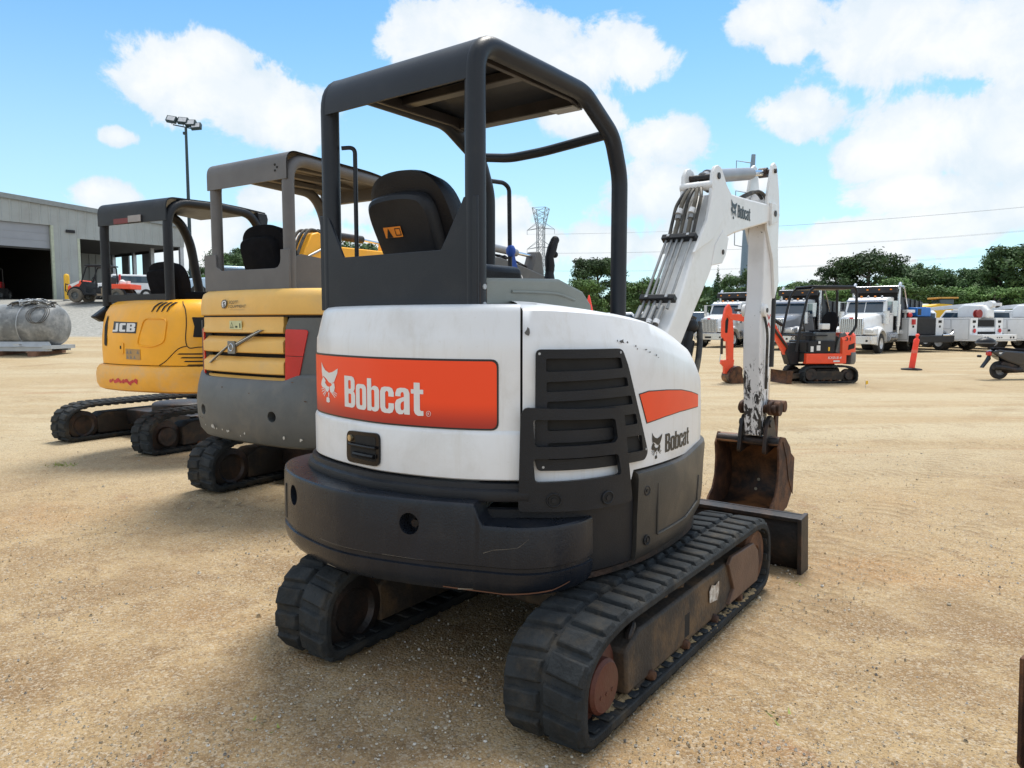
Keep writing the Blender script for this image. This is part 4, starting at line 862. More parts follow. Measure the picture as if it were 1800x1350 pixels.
# boom, arm, bucket of the second excavator
vg = mat('dark_grey_boom_paint', (.085, .082, .08), .5, 0, .12, 5, dirt=(.2, .17, .13), damt=.5)
g = G(); g.prism([(.62, .55), (.98, .6), (1.0, 1.0), (.66, 1.05)], 'x', .05, .33); g.build('swing_post', vg, vo, bevel=.02)
g = G(); g.prism([(.65, .95), (.85, .9), (1.2, 1.5), (1.55, 1.86), (2.1, 1.93), (2.75, 1.82), (3.12, 1.78), (3.18, 1.86), (3.05, 1.96), (2.55, 2.055), (2.0, 2.14), (1.55, 2.14), (1.3, 2.02), (.95, 1.6)], 'x', .10, .28)
vb = g.build('boom', vg, vo, bevel=.01)
text('boom_lettering', 'VOLVO', decal_w, vb, lambda s, z, h: (.28 + h, s, z - .155 * (s - 1.9)), 1.86, 1.955, .105, width=.58, bold=.012, off=.002, ds=0)
g = G(); g.cyl((.19, 1.55, 2.27), (.19, 2.43, 2.225), .042, 18); g.prism([(1.45, 2.1), (1.65, 2.1), (1.58, 2.30), (1.50, 2.30)], 'x', .11, .27); q = g.build('arm_cylinder', greyp, vo)
g = G(); g.cyl((.19, 2.4, 2.227), (.19, 2.82, 2.205), .02, 12); g.build('rod', chrome, q)
g = G(); g.prism([(2.62, 1.95), (2.72, 2.15), (2.77, 2.26), (2.84, 2.27), (2.89, 2.22), (2.92, 2.0), (3.25, 1.85), (3.28, 1.70), (3.18, 1.0), (3.08, .55), (2.95, .55), (2.95, 1.2), (3.0, 1.75)], 'x', .12, .26)
g.build('dipper_arm', vg, vo, bevel=.012)
g = G()
for y_, z_ in ((2.2, 2.17), (2.38, 2.14), (2.5, 2.10), (2.1, 2.17)): g.ball((.19, y_, z_ - .02), .035, 4)
g.tube(spline([(.16, 1.9, 2.18), (.16, 2.3, 2.16), (.16, 2.7, 2.08), (.16, 3.0, 2.0)], 5), .014, 8); g.build('hose_joint', steel_d, vb)
def bucket(par, x0, x1, y, z, m=bk_m, sc=1., flip=1):
    P = [(0, .42), (.10, .50), (.26, .46), (.38, .33), (.42, .16), (.34, .03), (.16, 0), (-.14, .02)]
    inn_ = spline(P, 4); g = G(); out_ = [(.12 + (a - .12) * 1.07, .24 + (b - .24) * 1.07) for a, b in inn_]
    f = lambda a, b: (y + flip * a * sc, z + b * sc)
    g.grid([[(x, *f(a, b)) for a, b in inn_] + [(x, *f(a, b)) for a, b in reversed(out_)] for x in (x0, x1)], closed_v=True); k = 2 * len(inn_); g.f.append(tuple(range(k))); g.f.append(tuple(range(k, 2 * k)))
    ob = g.build('bucket', m, par)
    g = G(); sd = [f(a, b) for a, b in P] + [f(-.12, .09), f(-.02, .16), f(.01, .3)]
    g.prism(sd, 'x', x0 - .012, x0); g.prism(sd, 'x', x1, x1 + .012); g.build('bucket_cheek', rust, ob)
    return ob
bucket(vo, -.05, .42, 2.85, .03)
g = G(); g.prism([(2.95, .45), (3.1, .45), (3.12, .62), (2.95, .62)], 'x', .1, .28); g.build('bucket_link', rust, vo)

# ------------------------------------------------------------------ bright yellow mini excavator (third)
jc = thing('mini_excavator', (-3.593, 8.684, .0), 28, 'bright yellow mini excavator with black canopy, leftmost and farthest of the row', 'excavator')
undercarriage(jc, -.76, .22, -4, 2.02, .34, 2.15, .47, detail=2, bh=.36)
for k_ in kids(jc):
    if k_.name.startswith('dozer'): k_.data.materials[0] = yellowJb
JO = Outline([(-.68, -.1), (-.70, -.5), (-.66, -.76), (-.53, -.92), (-.25, -1.0), (.1, -1.03), (.6, -.98), (.86, -.85), (1.0, -.6), (1.05, -.2), (1.0, .4), (.7, .7)], 8)
jov = on(JO)
def jbody(s):
    return [(-.3, .985), (-.02, .985), (.0, 1.0), (.004, 1.15), (.0, 1.30), (-.02, 1.45), (-.05, 1.55), (-.095, 1.625), (-.16, 1.665), (-.25, 1.68), (-.4, 1.685)]
jb = loft('engine_cover', yellowJ, jc, JO, .1, 4.0, jbody, 70, ang=50)
g = G(); g.add(*sheet_mesh([[JO.at(s, -.38) for s in frange(.12, 4.0, 30)]], lambda x, y, h: (x, y, 1.683 + h), 0, 0, 0)); g.build('deck', yellowJ, jb)
def jcw(s):
    b_ = .075 - .03 * smooth(2.0, 2.3, s)
    return [(-.3, .725), (.0, .715), (.045, .735), (b_ - .005, .79), (b_, .88), (b_ - .01, .94), (b_ - .035, .98), (.0, .992), (-.3, .992)]
jw = loft('counterweight', yellowJb, jc, JO, .05, 3.3, jcw, 70)
loft('cover_seam', darkrec, jc, JO, .2, 3.4, [(-.03, .975), (.003, .975), (.003, .992), (-.03, .992)], 40)
# vent slots, logo plate, raised panel, side door seam, side vents
def jh(s, z, h):
    pr = [(-.02, .985), (.0, 1.0), (.004, 1.15), (.0, 1.30), (-.02, 1.45), (-.05, 1.55), (-.095, 1.625), (-.16, 1.665)]
    for (a, za), (b, zb) in zip(pr, pr[1:]):
        if z <= zb: t = (z - za) / (zb - za); return (*JO.at(s, a + (b - a) * t + h), z + h * .5 * (z > 1.45))
    return (*JO.at(s, -.16 + h), z + h)
g = G()
for i in range(4):
    s_ = 1.80 + i * .068; g.add(*sheet_mesh([[(s_, 1.545), (s_ + .012, 1.545), (s_ + .035, 1.60), (s_ + .095, 1.645), (s_ + .055, 1.645), (s_ + .01, 1.60)]], jh, .006, .001, .02))
g.build('vent_slot', darkrec, jb)
lg = sheet('brand_plate', [[(1.20, 1.330), (1.615, 1.326), (1.625, 1.440), (1.21, 1.450)]], decal_k, jb, jh, .003, .0008)
for gi, L in enumerate(([[(0, .0), (.34, .0), (.44, .08), (.44, 1.), (.24, 1.), (.24, .22), (.0, .22)]],
        [[(.54, .08), (.64, 0), (.98, 0), (.98, .24), (.76, .24), (.76, .76), (.98, .76), (.98, 1.), (.64, 1.), (.54, .92)]],
        [[(1.06, 0), (1.50, 0), (1.58, .08), (1.58, .42), (1.50, .50), (1.58, .58), (1.58, .92), (1.50, 1.), (1.06, 1.)], [(1.27, .18), (1.27, .40), (1.37, .40), (1.37, .18)], [(1.27, .60), (1.27, .82), (1.37, .82), (1.37, .60)]])):
    g = G(); g.add(*sheet_mesh([[(1.20 + a * .254, 1.342 + b * .090) for a, b in l] for l in L], jh, .005, 0, .03)); g.build('brand_letter', decal_w, lg, fix=False)
g = G(); P = rounded([(1.63, 1.20), (1.72, 1.48), (2.03, 1.475), (2.01, 1.24), (1.86, 1.19)], .06)
P3 = [jh(a, b, .004) for a, b in P]; g.tube(P3, .008, 6, closed=True); g.build('panel_rib', yellowJ, jb)
lk_ = sheet('latch_plate', [rounded([(1.33, 1.115), (1.42, 1.11), (1.425, 1.225), (1.33, 1.23)], .015)], yellowJ, jb, jh, .003, .006, bevel=.002)
sheet('latch_key', [[(1.365, 1.16), (1.39, 1.16), (1.39, 1.195), (1.365, 1.195)]], darkrec, lk_, jh, .010)
ws = sheet('warning_sticker', [[(1.455, 1.055), (1.675, 1.05), (1.678, 1.16), (1.455, 1.165)]], mat('orange_grey_sticker', (.45, .27, .10), .6), jb, jh, .004, .0006)
g = G()
for i in range(4):
    for j in range(2): 
        if (i + j) % 4 == 3: continue
        g.add(*sheet_mesh([tri(1.465 + .053 * i, 1.062 + .052 * j, .038)], jh, .0055))
g.build('warning_symbol', mat('sticker_grey_symbol', (.22, .2, .17), .6), ws)
g = G(); g.add(*sheet_mesh([rounded([(1.0, 1.20), (1.06, 1.18), (1.075, 1.25), (1.06, 1.48), (1.03, 1.52), (.99, 1.40)], .02)], jh, .005, .001, .02)); g.build('air_intake', darkrec, jb)
g = G(); P3 = [jh(a, b, .001) for a, b in spline([(2.15, 1.655), (2.22, 1.58), (2.245, 1.45), (2.25, 1.20), (2.40, 1.19), (2.8, 1.19)], 6)]; g.tube(P3, .005, 5)
P3 = [jh(a, b, .001) for a, b in spline([(2.25, 1.20), (2.16, 1.17), (2.02, 1.05), (1.93, 1.0)], 6)]; g.tube(P3, .005, 5); g.build('panel_seam', darkrec, jb)
g = G()
for i in range(4): g.add(*sheet_mesh([rounded([(2.15 + .03 * (3 - i), 1.0 + i * .038), (2.7, .995 + i * .038), (2.7, 1.012 + i * .038), (2.17 + .03 * (3 - i), 1.012 + i * .038)], .005)], jh, .004, .001))
g.add(*sheet_mesh([rounded([(2.31, 1.29), (2.50, 1.29), (2.50, 1.49), (2.30, 1.49), (2.325, 1.40)], .01)], jh, .004, .001)); g.build('side_vent', darkrec, jb)
g = G(); rs = random.Random(21)
for i in range(9): g.add(*sheet_mesh([chip(1.27 + i * .045, .825 + rs.uniform(-.01, .012), rs.uniform(.022, .04), 6, .85)], jov, .0765, 0, 0))
g.add(*sheet_mesh([[(1.64, .835), (1.70, .80), (1.71, .85), (1.675, .865)]], jov, .0765)); g.build('torn_red_decal', redp, jw)
# canopy
g = G()
for x in (-.62, .43): g.tube(bend([(x, -.78, 1.62), (x, -.78, 2.69), (x, -.1, 2.72)], .26, 8), .048, 14)
g.tube(bend([(-.62, -.1, 2.72), (-.64, .18, 2.70), (-.66, .36, 2.45), (-.66, .52, 1.60)], .16), .055, 12); g.tube(bend([(.43, -.1, 2.72), (.43, .33, 2.70), (.44, .52, 2.45), (.44, .58, 1.60)], .12), .05, 12)
g.box(-.60, .42, -.80, -.74, 1.66, 1.74)
g.build('canopy_frame', blk, jc)
g = G(); rows = []
jp = [(p.y, p.z) for p in bend([(0, -.828, 2.49), (0, -.828, 2.735), (0, .0, 2.765), (0, .53, 2.735)], .27, 8)]
rows = [[(xx, a, b) for a, b in jp] + [(xx, a + (.016 if i < 5 else .0), b - (.016 if i >= 5 else 0)) for i, (a, b) in reversed(list(enumerate(jp)))] for xx in frange(-.655, .465, 6)]
g.grid(rows, closed_v=True); k = len(rows[0]); g.f.append(tuple(range(k))); g.f.append(tuple(len(g.v) - k + i for i in range(k)))
jr = g.build('canopy_roof', blk, jc)
for q0 in (.40,): g = G(); g.prism([(.40, 2.72), (.54, 2.72), (.56, 2.66), (.53, 2.50), (.44, 2.54)], 'x', q0, q0 + .08); g.build('front_corner', blk, jr, bevel=.01)
g = G(); g.box(-.36, -.12, -.842, -.832, 2.495, 2.55); g.build('red_reflector', mat('dull_red_sticker', (.16, .02, .02), .5), jr)
g = G(); g.box(-.115, .09, -.844, -.834, 2.50, 2.57); g.build('grey_sticker', mat('grey_sticker', (.3, .28, .27), .5), jr)
seat(jc, .02, -.48, 1.66, .50, False, fabricb, lean=.08, hgt=.40)
g = G(); g.box(-.62, -.45, -.4, .2, 1.66, 1.74); g.prism([(-.95, 1.50), (-.72, 1.66), (-.62, 1.62), (-.84, 1.44)], 'x', -.70, -.60); g.build('side_console', blk, jc, bevel=.02)
g = G(); g.tube([(-.3, .3, 1.68), (-.28, .28, 2.0)], .012, 8); g.ball((-.28, .28, 2.03), .03, 5); g.build('joystick', blk, jc)
g = G(); g.prism([(.7, .7), (1.0, .7), (1.05, 1.3), (.7, 1.3)], 'x', .15, .45); g.build('swing_post', steel_d, jc, bevel=.02)
g = G(); g.prism([(.80, 1.2), (1.05, 1.15), (1.25, 1.6), (1.48, 1.98), (1.70, 2.06), (2.4, 2.27), (3.0, 2.35), (3.1, 2.42), (3.0, 2.48), (2.3, 2.47), (1.75, 2.46), (1.62, 2.57), (1.50, 2.615), (1.38, 2.58), (1.26, 2.38), (1.08, 2.0)], 'x', .15, .40)
b = g.build('boom', yellowJ, jc, bevel=.015)
g = G(); g.tube(spline([(.42, 1.2, 2.2), (.42, 1.28, 2.28), (.42, 1.5, 2.38), (.42, 1.62, 2.46)], 5), .016, 8); g.build('hydraulic_pipe', zinc, b)
for xx in (.18, .27, .35):
    g = G(); g.tube(spline([(xx, .9, 1.6), (xx, 1.08, 2.1), (xx, 1.22, 2.42), (xx, 1.38, 2.63), (xx, 1.6, 2.62)], 6), .02, 8); g.build('hydraulic_hose', hosem, b)
g = G(); g.cyl((.28, 1.62, 2.62), (.28, 2.52, 2.62), .055, 16); q = g.build('arm_cylinder', steel_d, jc); g = G(); g.cyl((.28, 2.5, 2.62), (.28, 3.02, 2.60), .02, 10); g.build('rod', chrome, q)
g = G(); g.prism([(2.95, 2.3), (3.0, 2.65), (3.1, 2.66), (3.22, 2.3), (3.25, 1.6), (3.15, .6), (3.0, .6), (3.0, 1.6)], 'x', .2, .36); g.build('dipper_arm', yellowJ, jc, bevel=.015)
bucket(jc, .05, .5, 2.9, .03)
g = G(); g.cyl((.30, 1.0, 1.3), (.34, 1.48, 1.9), .04, 12); g.build('boom_cylinder', steel_d, jc)

# ------------------------------------------------------------------ orange mini excavator in the middle distance
kb_ = thing('mini_excavator', (7.42, 17.8, 0), 262, 'small orange-red mini excavator standing alone in the yard, number 31 on its tail', 'excavator')
undercarriage(kb_, 0, 0, 0, 1.0, .23, 1.40, .42, detail=0, blade=True, bh=.30, nl=34, lug=.018)
for k_ in kids(kb_):
    if k_.name.startswith('dozer'): k_.data.materials[0] = rust
KO = Outline([(-.46, .62), (-.50, .3), (-.50, -.3), (-.42, -.58), (-.22, -.72), (.1, -.75), (.35, -.66), (.48, -.4), (.50, .2), (.46, .62)], 6)
kov = on(KO)
loft('body_skirt', orangeP, kb_, KO, 0, .98, [(-.2, .46), (.0, .46), (.015, .48), (.015, .68), (.0, .70), (-.2, .70)], 20)
loft('body_skirt', orangeP, kb_, KO, 1.9, KO.L, [(-.2, .46), (.0, .46), (.015, .48), (.015, .68), (.0, .70), (-.2, .70)], 20)
loft('counterweight', greyV, kb_, KO, 1.10, 2.1, [(-.2, .44), (.01, .44), (.04, .50), (.04, .70), (.0, .80), (-.2, .80)], 24)
tl = loft('engine_cover', orangeP, kb_, KO, .86, 2.25, lambda s: [(-.25, .66), (.02, .66), (.03, .72), (.02, 1.02 + .10 * smooth(.9, 1.2, s)), (-.03, 1.08 + .10 * smooth(.9, 1.2, s)), (-.25, 1.10 + .08 * smooth(.9, 1.2, s))], 30)
g = G(); g.prism([(-.42, .55), (.42, .55), (.42, 1.1), (-.42, 1.1)], 'x', -.36, .36); g.box(-.40, .40, .40, .60, .50, .95); g.build('inner_shroud', darkint, kb_)
g = G(); g.prism([(-.48, 1.05), (-.35, 1.20), (-.25, 1.16), (-.12, .72), (-.22, .68), (-.5, .72)], 'x', -.44, -.36); g.build('side_pod', greyV, kb_, bevel=.02)
text('fleet_number', '31', decal_k, tl, lambda s, z, h: (*KO.at(s, h), z), .93, 1.0, .085, width=.15, bold=.02, off=.024)
g = G(); g.add(*sheet_mesh([rounded([(1.0, .78), (1.22, .82), (1.22, .95), (1.02, .90)], .02)], kov, .031)); g.build('side_vent', darkrec, tl)
sk = [k_ for k_ in kids(kb_) if k_.name.startswith('body_skirt')][0]
text('model_lettering', 'KX018-4', decal_w, sk, lambda s, z, h: (-.50 - h, -s, z), -.12, .575, .06, width=.34, bold=.01, off=.034, shear=.2)
g = G(); g.add(*sheet_mesh([[(.02, .505), (.18, .505), (.18, .54), (.02, .54)]], lambda s, z, h: (-.530 - h, -s, z), .004, 0, 0)); g.build('white_tag', decal_w, sk)
g = G()
for x in (-.44, .36): g.tube(bend([(x, -.44, 1.12), (x, -.62, 1.30), (x, -.60, 2.25), (x, .50, 2.24), (x, .62, 2.05), (x, .82, 1.1), (x, .86, .75)], .12, 6), .03, 12)
g.tube([(-.44, .82, 1.12), (.36, .82, 1.12)], .02); g.tube([(-.44, .72, 1.12), (-.44, .1, 1.12)], .015)
g.build('canopy_frame', blk, kb_)
g = G(); g.box(-.46, .38, -.52, .50, 2.245, 2.29); g.prism([(-.50, 2.20), (.52, 2.20), (.40, 2.27), (-.45, 2.27)], 'x', -.42, .34); g.build('canopy_roof', blk, kb_, bevel=.02)
seat(kb_, -.04, -.20, 1.12, .40, False, fabricb, lean=.06, hgt=.52)
g = G(); g.box(-.40, -.22, -.15, .35, .95, 1.2); g.build('side_console', greyV, kb_, bevel=.03)
g = G(); g.box(-.30, .22, .38, .55, .60, 1.2); g.box(-.46, .40, .3, .62, .70, .74); g.build('front_console', blk, kb_, bevel=.02)
for jx in (-.28, .2): g = G(); g.tube([(jx, .30, 1.15), (jx, .36, 1.50)], .014, 8); g.ball((jx, .36, 1.53), .03, 4); g.build('joystick', blk, kb_)
for i, (a, b_, z_, w_, h_) in enumerate(((.52, .0, .74, .07, .13), (.37, .0, .77, .09, .12), (.33, .0, .93, .05, .06), (.08, .0, .76, .04, .09))):
    g = G(); g.box(-.47, -.462, a - w_, a, z_, z_ + h_); g.build('info_sticker', decal_w if i < 3 else yelp, kb_)
g = G(); g.box(-.46, .44, -.1, .58, .70, 1.0); g.build('battery_cover', blk, kb_, bevel=.02)
g = G(); g.box(-.42, -.25, .02, .22, 1.26, 1.40); g.build('manual_box', decal_w, kb_, bevel=.02)
g = G(); g.prism([(.62, .42), (.85, .42), (.95, .7), (.85, .95), (.62, .95)], 'x', -.14, .14); g.build('swing_post', blk, kb_, bevel=.02)
g = G(); g.prism([(.80, .66), (.90, .60), (1.05, .85), (1.30, 1.25), (1.50, 1.38), (2.35, 1.50), (2.42, 1.60), (2.3, 1.63), (1.5, 1.58), (1.28, 1.52), (1.1, 1.22), (.88, .88)], 'x', -.07, .07); kbm = g.build('boom', orangeP, kb_, bevel=.01)
g = G(); g.cyl((0, 1.0, 1.36), (0, 1.55, 1.70), .04, 12); g.cyl((0, 1.5, 1.68), (0, 2.2, 1.72), .035, 12); g.cyl((-.09, .86, .78), (-.09, 1.30, 1.34), .03, 12); g.build('arm_cylinder', steel_d, kb_)
g = G(); g.prism([(2.27, 1.60), (2.29, 1.74), (2.36, 1.86), (2.44, 1.76), (2.51, 1.45), (2.51, 1.10), (2.45, .98), (2.39, .98), (2.36, .50), (2.30, .44), (2.22, .46), (2.23, 1.2)], 'x', -.055, .055); dk = g.build('dipper_arm', orangeP, kb_, bevel=.01)
g = G(); g.add(*sheet_mesh([rounded([(-2.45, 1.18), (-2.39, 1.18), (-2.37, 1.5), (-2.41, 1.55), (-2.45, 1.45)], .02)], lambda s, z, h: (-.056 - h, -s, z), .001, 0, 0)); g.build('arm_slot', darkrec, dk)
g = G(); g.cyl((0, 2.50, 1.05), (0, 2.50, .68), .032, 12); q = g.build('bucket_cylinder', steel_d, kb_); g = G(); g.cyl((0, 2.52, .68), (0, 2.54, .5), .014, 8); g.build('rod', chrome, q)
g = G(); g.prism([(2.20, .55), (2.50, .54), (2.52, .46), (2.44, .38), (2.44, .22), (2.24, .20)], 'x', -.06, .06); g.build('bucket_link', orangeP, kb_, bevel=.01)
q = bucket(kb_, -.2, .2, 2.06, .0, sc=.78)
# ------------------------------------------------------------------ ground
from mathutils import noise as mn
def hprof(y):
    P = [(11, 0), (22, .62), (29, .88), (37.5, 2.55), (41, 2.6)]
    if y <= 11: return 0
    for (a, p), (b, q) in zip(P, P[1:]):
        if y <= b: t = (y - a) / (b - a); return p + (q - p) * t
    return 2.6
def terrain(x, y):
    if y < 11: return 0
    return hprof(y) * smooth(-.12, -.40, x / y) if 0 else hprof(y) * (lambda t: t * t * (3 - 2 * t))(min(1, max(0, (-.12 - x / y) / .28)))
def axis(lo, hi, d0, k):
    a = [0.]; d = d0
    while a[-1] < hi: a.append(a[-1] + d); d *= k
    b = [0.]; d = d0
    while b[-1] > lo: b.append(b[-1] - d); d *= k
    return sorted(set(a + b))
xs = axis(-1500, 1500, .10, 1.045); ys = [y + 3 for y in axis(-60, 3000, .10, 1.042)]
g = G(); rows = []
for y in ys:
    rows.append([(x, y, terrain(x, y) + (.012 * mn.noise((x * .9, y * .9, 0)) + .006 * mn.noise((x * 4, y * 4, 3)) - .004) * (1 if hypot(x, y) < 40 else 0)) for x in xs])
g.grid(rows)
m = bpy.data.materials.new('sandy_gravel_ground'); m.use_nodes = True; nt = m.node_tree; b = nt.nodes['Principled BSDF']
tc = nn(nt, 'ShaderNodeTexCoord').outputs['Object']
base = mixc(nt, ramp(nt, noise(nt, tc, .50, 7, .64, .5), .34, .66), (.235, .158, .088), (.37, .275, .160))
base = mixc(nt, ramp(nt, noise(nt, tc, 1.9, 7, .70, .4), .40, .64), base, (.40, .305, .185))
base = mixc(nt, ramp(nt, noise(nt, tc, 5.5, 6, .74), .50, .70), base, (.215, .145, .082))
red = noise(nt, tc, .22, 5, .62, .6); base = mixc(nt, ramp(nt, red, .47, .66), base, (.38, .225, .105)); base = mixc(nt, ramp(nt, noise(nt, tc, 1.4, 6, .68, .6), .60, .76), base, (.245, .115, .062))
# pale compacted wheel lanes, running across the yard
mp_ = nn(nt, 'ShaderNodeMapping', inp={'Rotation': (0, 0, .34), 'Scale': (.10, .42, 1)}); lk(nt, tc, mp_.inputs[0])
lane = ramp(nt, noise(nt, mp_.outputs[0], 1.0, 7, .66, .9), .42, .60)
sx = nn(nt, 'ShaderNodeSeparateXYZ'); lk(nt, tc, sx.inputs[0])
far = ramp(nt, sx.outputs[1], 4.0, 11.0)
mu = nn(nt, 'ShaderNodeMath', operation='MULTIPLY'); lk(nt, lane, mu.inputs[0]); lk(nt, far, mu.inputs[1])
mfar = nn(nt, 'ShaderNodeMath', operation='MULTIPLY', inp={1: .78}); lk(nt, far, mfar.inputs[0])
base = mixc(nt, 1., base, (.98, .98, .98), 'MULTIPLY')
base = mixc(nt, 1., base, (1.05, 1.0, .90), 'MULTIPLY')
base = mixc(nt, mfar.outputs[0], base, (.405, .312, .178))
base = mixc(nt, mu.outputs[0], base, (.455, .375, .240))
mp2 = nn(nt, 'ShaderNodeMapping', inp={'Rotation': (0, 0, .2), 'Scale': (.16, 1.1, 1)}); lk(nt, tc, mp2.inputs[0])
st = ramp(nt, noise(nt, mp2.outputs[0], 1.1, 8, .74, .9), .57, .66); mu2 = nn(nt, 'ShaderNodeMath', operation='MULTIPLY', inp={}); lk(nt, st, mu2.inputs[0]); lk(nt, far, mu2.inputs[1])
base = mixc(nt, mu2.outputs[0], base, (.36, .235, .125))
# coarse sand and pebbles
vo1 = nn(nt, 'ShaderNodeTexVoronoi', inp={'Scale': 95., 'Randomness': 1.}); lk(nt, tc, vo1.inputs['Vector'])
vo2 = nn(nt, 'ShaderNodeTexVoronoi', inp={'Scale': 210., 'Randomness': 1.}); lk(nt, tc, vo2.inputs['Vector'])
for v, amt in ((vo1, .55), (vo2, .45)):
    cs_ = nn(nt, 'ShaderNodeSeparateColor'); lk(nt, v.outputs['Color'], cs_.inputs[0])
    f = ramp(nt, cs_.outputs[0], .70, .95); mm = nn(nt, 'ShaderNodeMath', operation='MULTIPLY', inp={1: amt}); lk(nt, f, mm.inputs[0]); base = mixc(nt, mm.outputs[0], base, (.50, .43, .33))
    f = ramp(nt, cs_.outputs[1], .74, .96); mm = nn(nt, 'ShaderNodeMath', operation='MULTIPLY', inp={1: amt * .9}); lk(nt, f, mm.inputs[0]); base = mixc(nt, mm.outputs[0], base, (.15, .105, .065))
damp = ramp(nt, noise(nt, tc, .8, 6, .62, .7), .54, .74); dm_ = nn(nt, 'ShaderNodeMath', operation='MULTIPLY', inp={1: .5}); lk(nt, damp, dm_.inputs[0]); base = mixc(nt, dm_.outputs[0], base, (.25, .172, .095))
# tyre and crawler prints: bands with a ribbed pattern
prints = None
for (th_, c_, hw_, rib) in ((.22, 6.2, .16, 26), (.22, 7.9, .16, 26), (.10, 9.6, .22, 18), (.12, 11.8, .22, 18), (-.30, 8.3, .15, 30), (-.30, 9.9, .15, 30), (1.05, -2.6, .17, 22), (1.05, -4.2, .17, 22), (.9, 1.2, .2, 24), (.34, 14.5, .25, 14), (.32, 17.2, .25, 14), (.62, 2.1, .15, 28)):
    nd = noise(nt, tc, .35, 2); off_ = nn(nt, 'ShaderNodeMath', operation='MULTIPLY_ADD', inp={1: 1.1, 2: -c_ - .55}); lk(nt, nd, off_.inputs[0])
    dt_ = nn(nt, 'ShaderNodeVectorMath', operation='DOT_PRODUCT', inp={1: (-sin(th_), cos(th_), 0)}); lk(nt, tc, dt_.inputs[0])
    ac_ = nn(nt, 'ShaderNodeMath', operation='ADD'); lk(nt, dt_.outputs['Value'], ac_.inputs[0]); lk(nt, off_.outputs[0], ac_.inputs[1])
    ab_ = nn(nt, 'ShaderNodeMath', operation='ABSOLUTE'); lk(nt, ac_.outputs[0], ab_.inputs[0])
    band = nn(nt, 'ShaderNodeMapRange', interpolation_type='SMOOTHSTEP', inp={1: hw_, 2: hw_ * .75, 3: 0, 4: 1}); lk(nt, ab_.outputs[0], band.inputs[0])
    al_ = nn(nt, 'ShaderNodeVectorMath', operation='DOT_PRODUCT', inp={1: (cos(th_) * rib * 2, sin(th_) * rib * 2, 0)}); lk(nt, tc, al_.inputs[0])
    ph = nn(nt, 'ShaderNodeMath', operation='MULTIPLY_ADD', inp={1: 14.}); lk(nt, ab_.outputs[0], ph.inputs[0]); lk(nt, al_.outputs['Value'], ph.inputs[2])
    si = nn(nt, 'ShaderNodeMath', operation='SINE'); lk(nt, ph.outputs[0], si.inputs[0]); si2 = nn(nt, 'ShaderNodeMath', operation='MULTIPLY_ADD', inp={1: .5, 2: .5}); lk(nt, si.outputs[0], si2.inputs[0])
    brk = ramp(nt, noise(nt, tc, 1.1, 4), .44, .56); m1 = nn(nt, 'ShaderNodeMath', operation='MULTIPLY'); lk(nt, band.outputs[0], m1.inputs[0]); lk(nt, brk, m1.inputs[1])
    m2_ = nn(nt, 'ShaderNodeMath', operation='MULTIPLY'); lk(nt, m1.outputs[0], m2_.inputs[0]); lk(nt, si2.outputs[0], m2_.inputs[1])
    if prints is None: prints = m2_.outputs[0]
    else: mxx = nn(nt, 'ShaderNodeMath', operation='MAXIMUM'); lk(nt, prints, mxx.inputs[0]); lk(nt, m2_.outputs[0], mxx.inputs[1]); prints = mxx.outputs[0]
pm2 = nn(nt, 'ShaderNodeMath', operation='MULTIPLY', inp={1: .34}); lk(nt, prints, pm2.inputs[0]); base = mixc(nt, pm2.outputs[0], base, (.28, .19, .105))
gz = noise(nt, tc, .5, 4); ad = nn(nt, 'ShaderNodeMath', operation='MULTIPLY_ADD', inp={1: .35}); lk(nt, gz, ad.inputs[0]); lk(nt, sx.outputs[2], ad.inputs[2])
gm = ramp(nt, ad.outputs[0], .98, 1.10)
base = mixc(nt, gm, base, mixc(nt, ramp(nt, noise(nt, tc, 9, 6, .75), .3, .7), (.22, .22, .20), (.38, .37, .34)))
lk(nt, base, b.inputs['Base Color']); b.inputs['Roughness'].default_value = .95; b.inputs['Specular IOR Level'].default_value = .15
bp = nn(nt, 'ShaderNodeBump', inp={'Strength': .55, 'Distance': .02}); lk(nt, noise(nt, tc, 38, 6, .72), bp.inputs['Height'])
bp2 = nn(nt, 'ShaderNodeBump', inp={'Strength': .5, 'Distance': .008}); bp2.invert = True; lk(nt, vo1.outputs['Distance'], bp2.inputs['Height']); lk(nt, bp.outputs[0], bp2.inputs['Normal']); bp3 = nn(nt, 'ShaderNodeBump', inp={'Strength': .6, 'Distance': .02}); bp3.invert = True; lk(nt, prints, bp3.inputs['Height']); lk(nt, bp2.outputs[0], bp3.inputs['Normal'])
bp4 = nn(nt, 'ShaderNodeBump', inp={'Strength': .5, 'Distance': .06}); lk(nt, noise(nt, tc, 6, 6, .6, .5), bp4.inputs['Height']); lk(nt, bp3.outputs[0], bp4.inputs['Normal']); lk(nt, bp4.outputs[0], b.inputs['Normal'])
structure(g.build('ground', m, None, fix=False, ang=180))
# loose pebbles (uncountable)
g = G(); rs = random.Random(11)
def pebble(x, y, r, g):
    n = 5; ph = rs.random() * 6; f = rs.uniform(.5, .9); z0 = terrain(x, y) - .15 * r
    top = [(x + r * .55 * cos(ph + 2 * pi * i / n) * rs.uniform(.7, 1.2), y + r * .55 * sin(ph + 2 * pi * i / n) * rs.uniform(.7, 1.2), z0 + r * f * 1.1) for i in range(n)]
    mid = [(x + r * cos(ph + .3 + 2 * pi * i / n) * rs.uniform(.8, 1.15), y + r * sin(ph + .3 + 2 * pi * i / n) * rs.uniform(.8, 1.15), z0 + r * f * .45) for i in range(n)]
    k = len(g.v); g.v += top + mid + [(p[0], p[1], z0 - .3 * r) for p in mid]
    g.f.append(tuple(k + i for i in range(n)))
    for i in range(n): j = (i + 1) % n; g.f.append((k + i, k + j, k + n + j, k + n + i)); g.f.append((k + n + i, k + n + j, k + 2 * n + j, k + 2 * n + i))
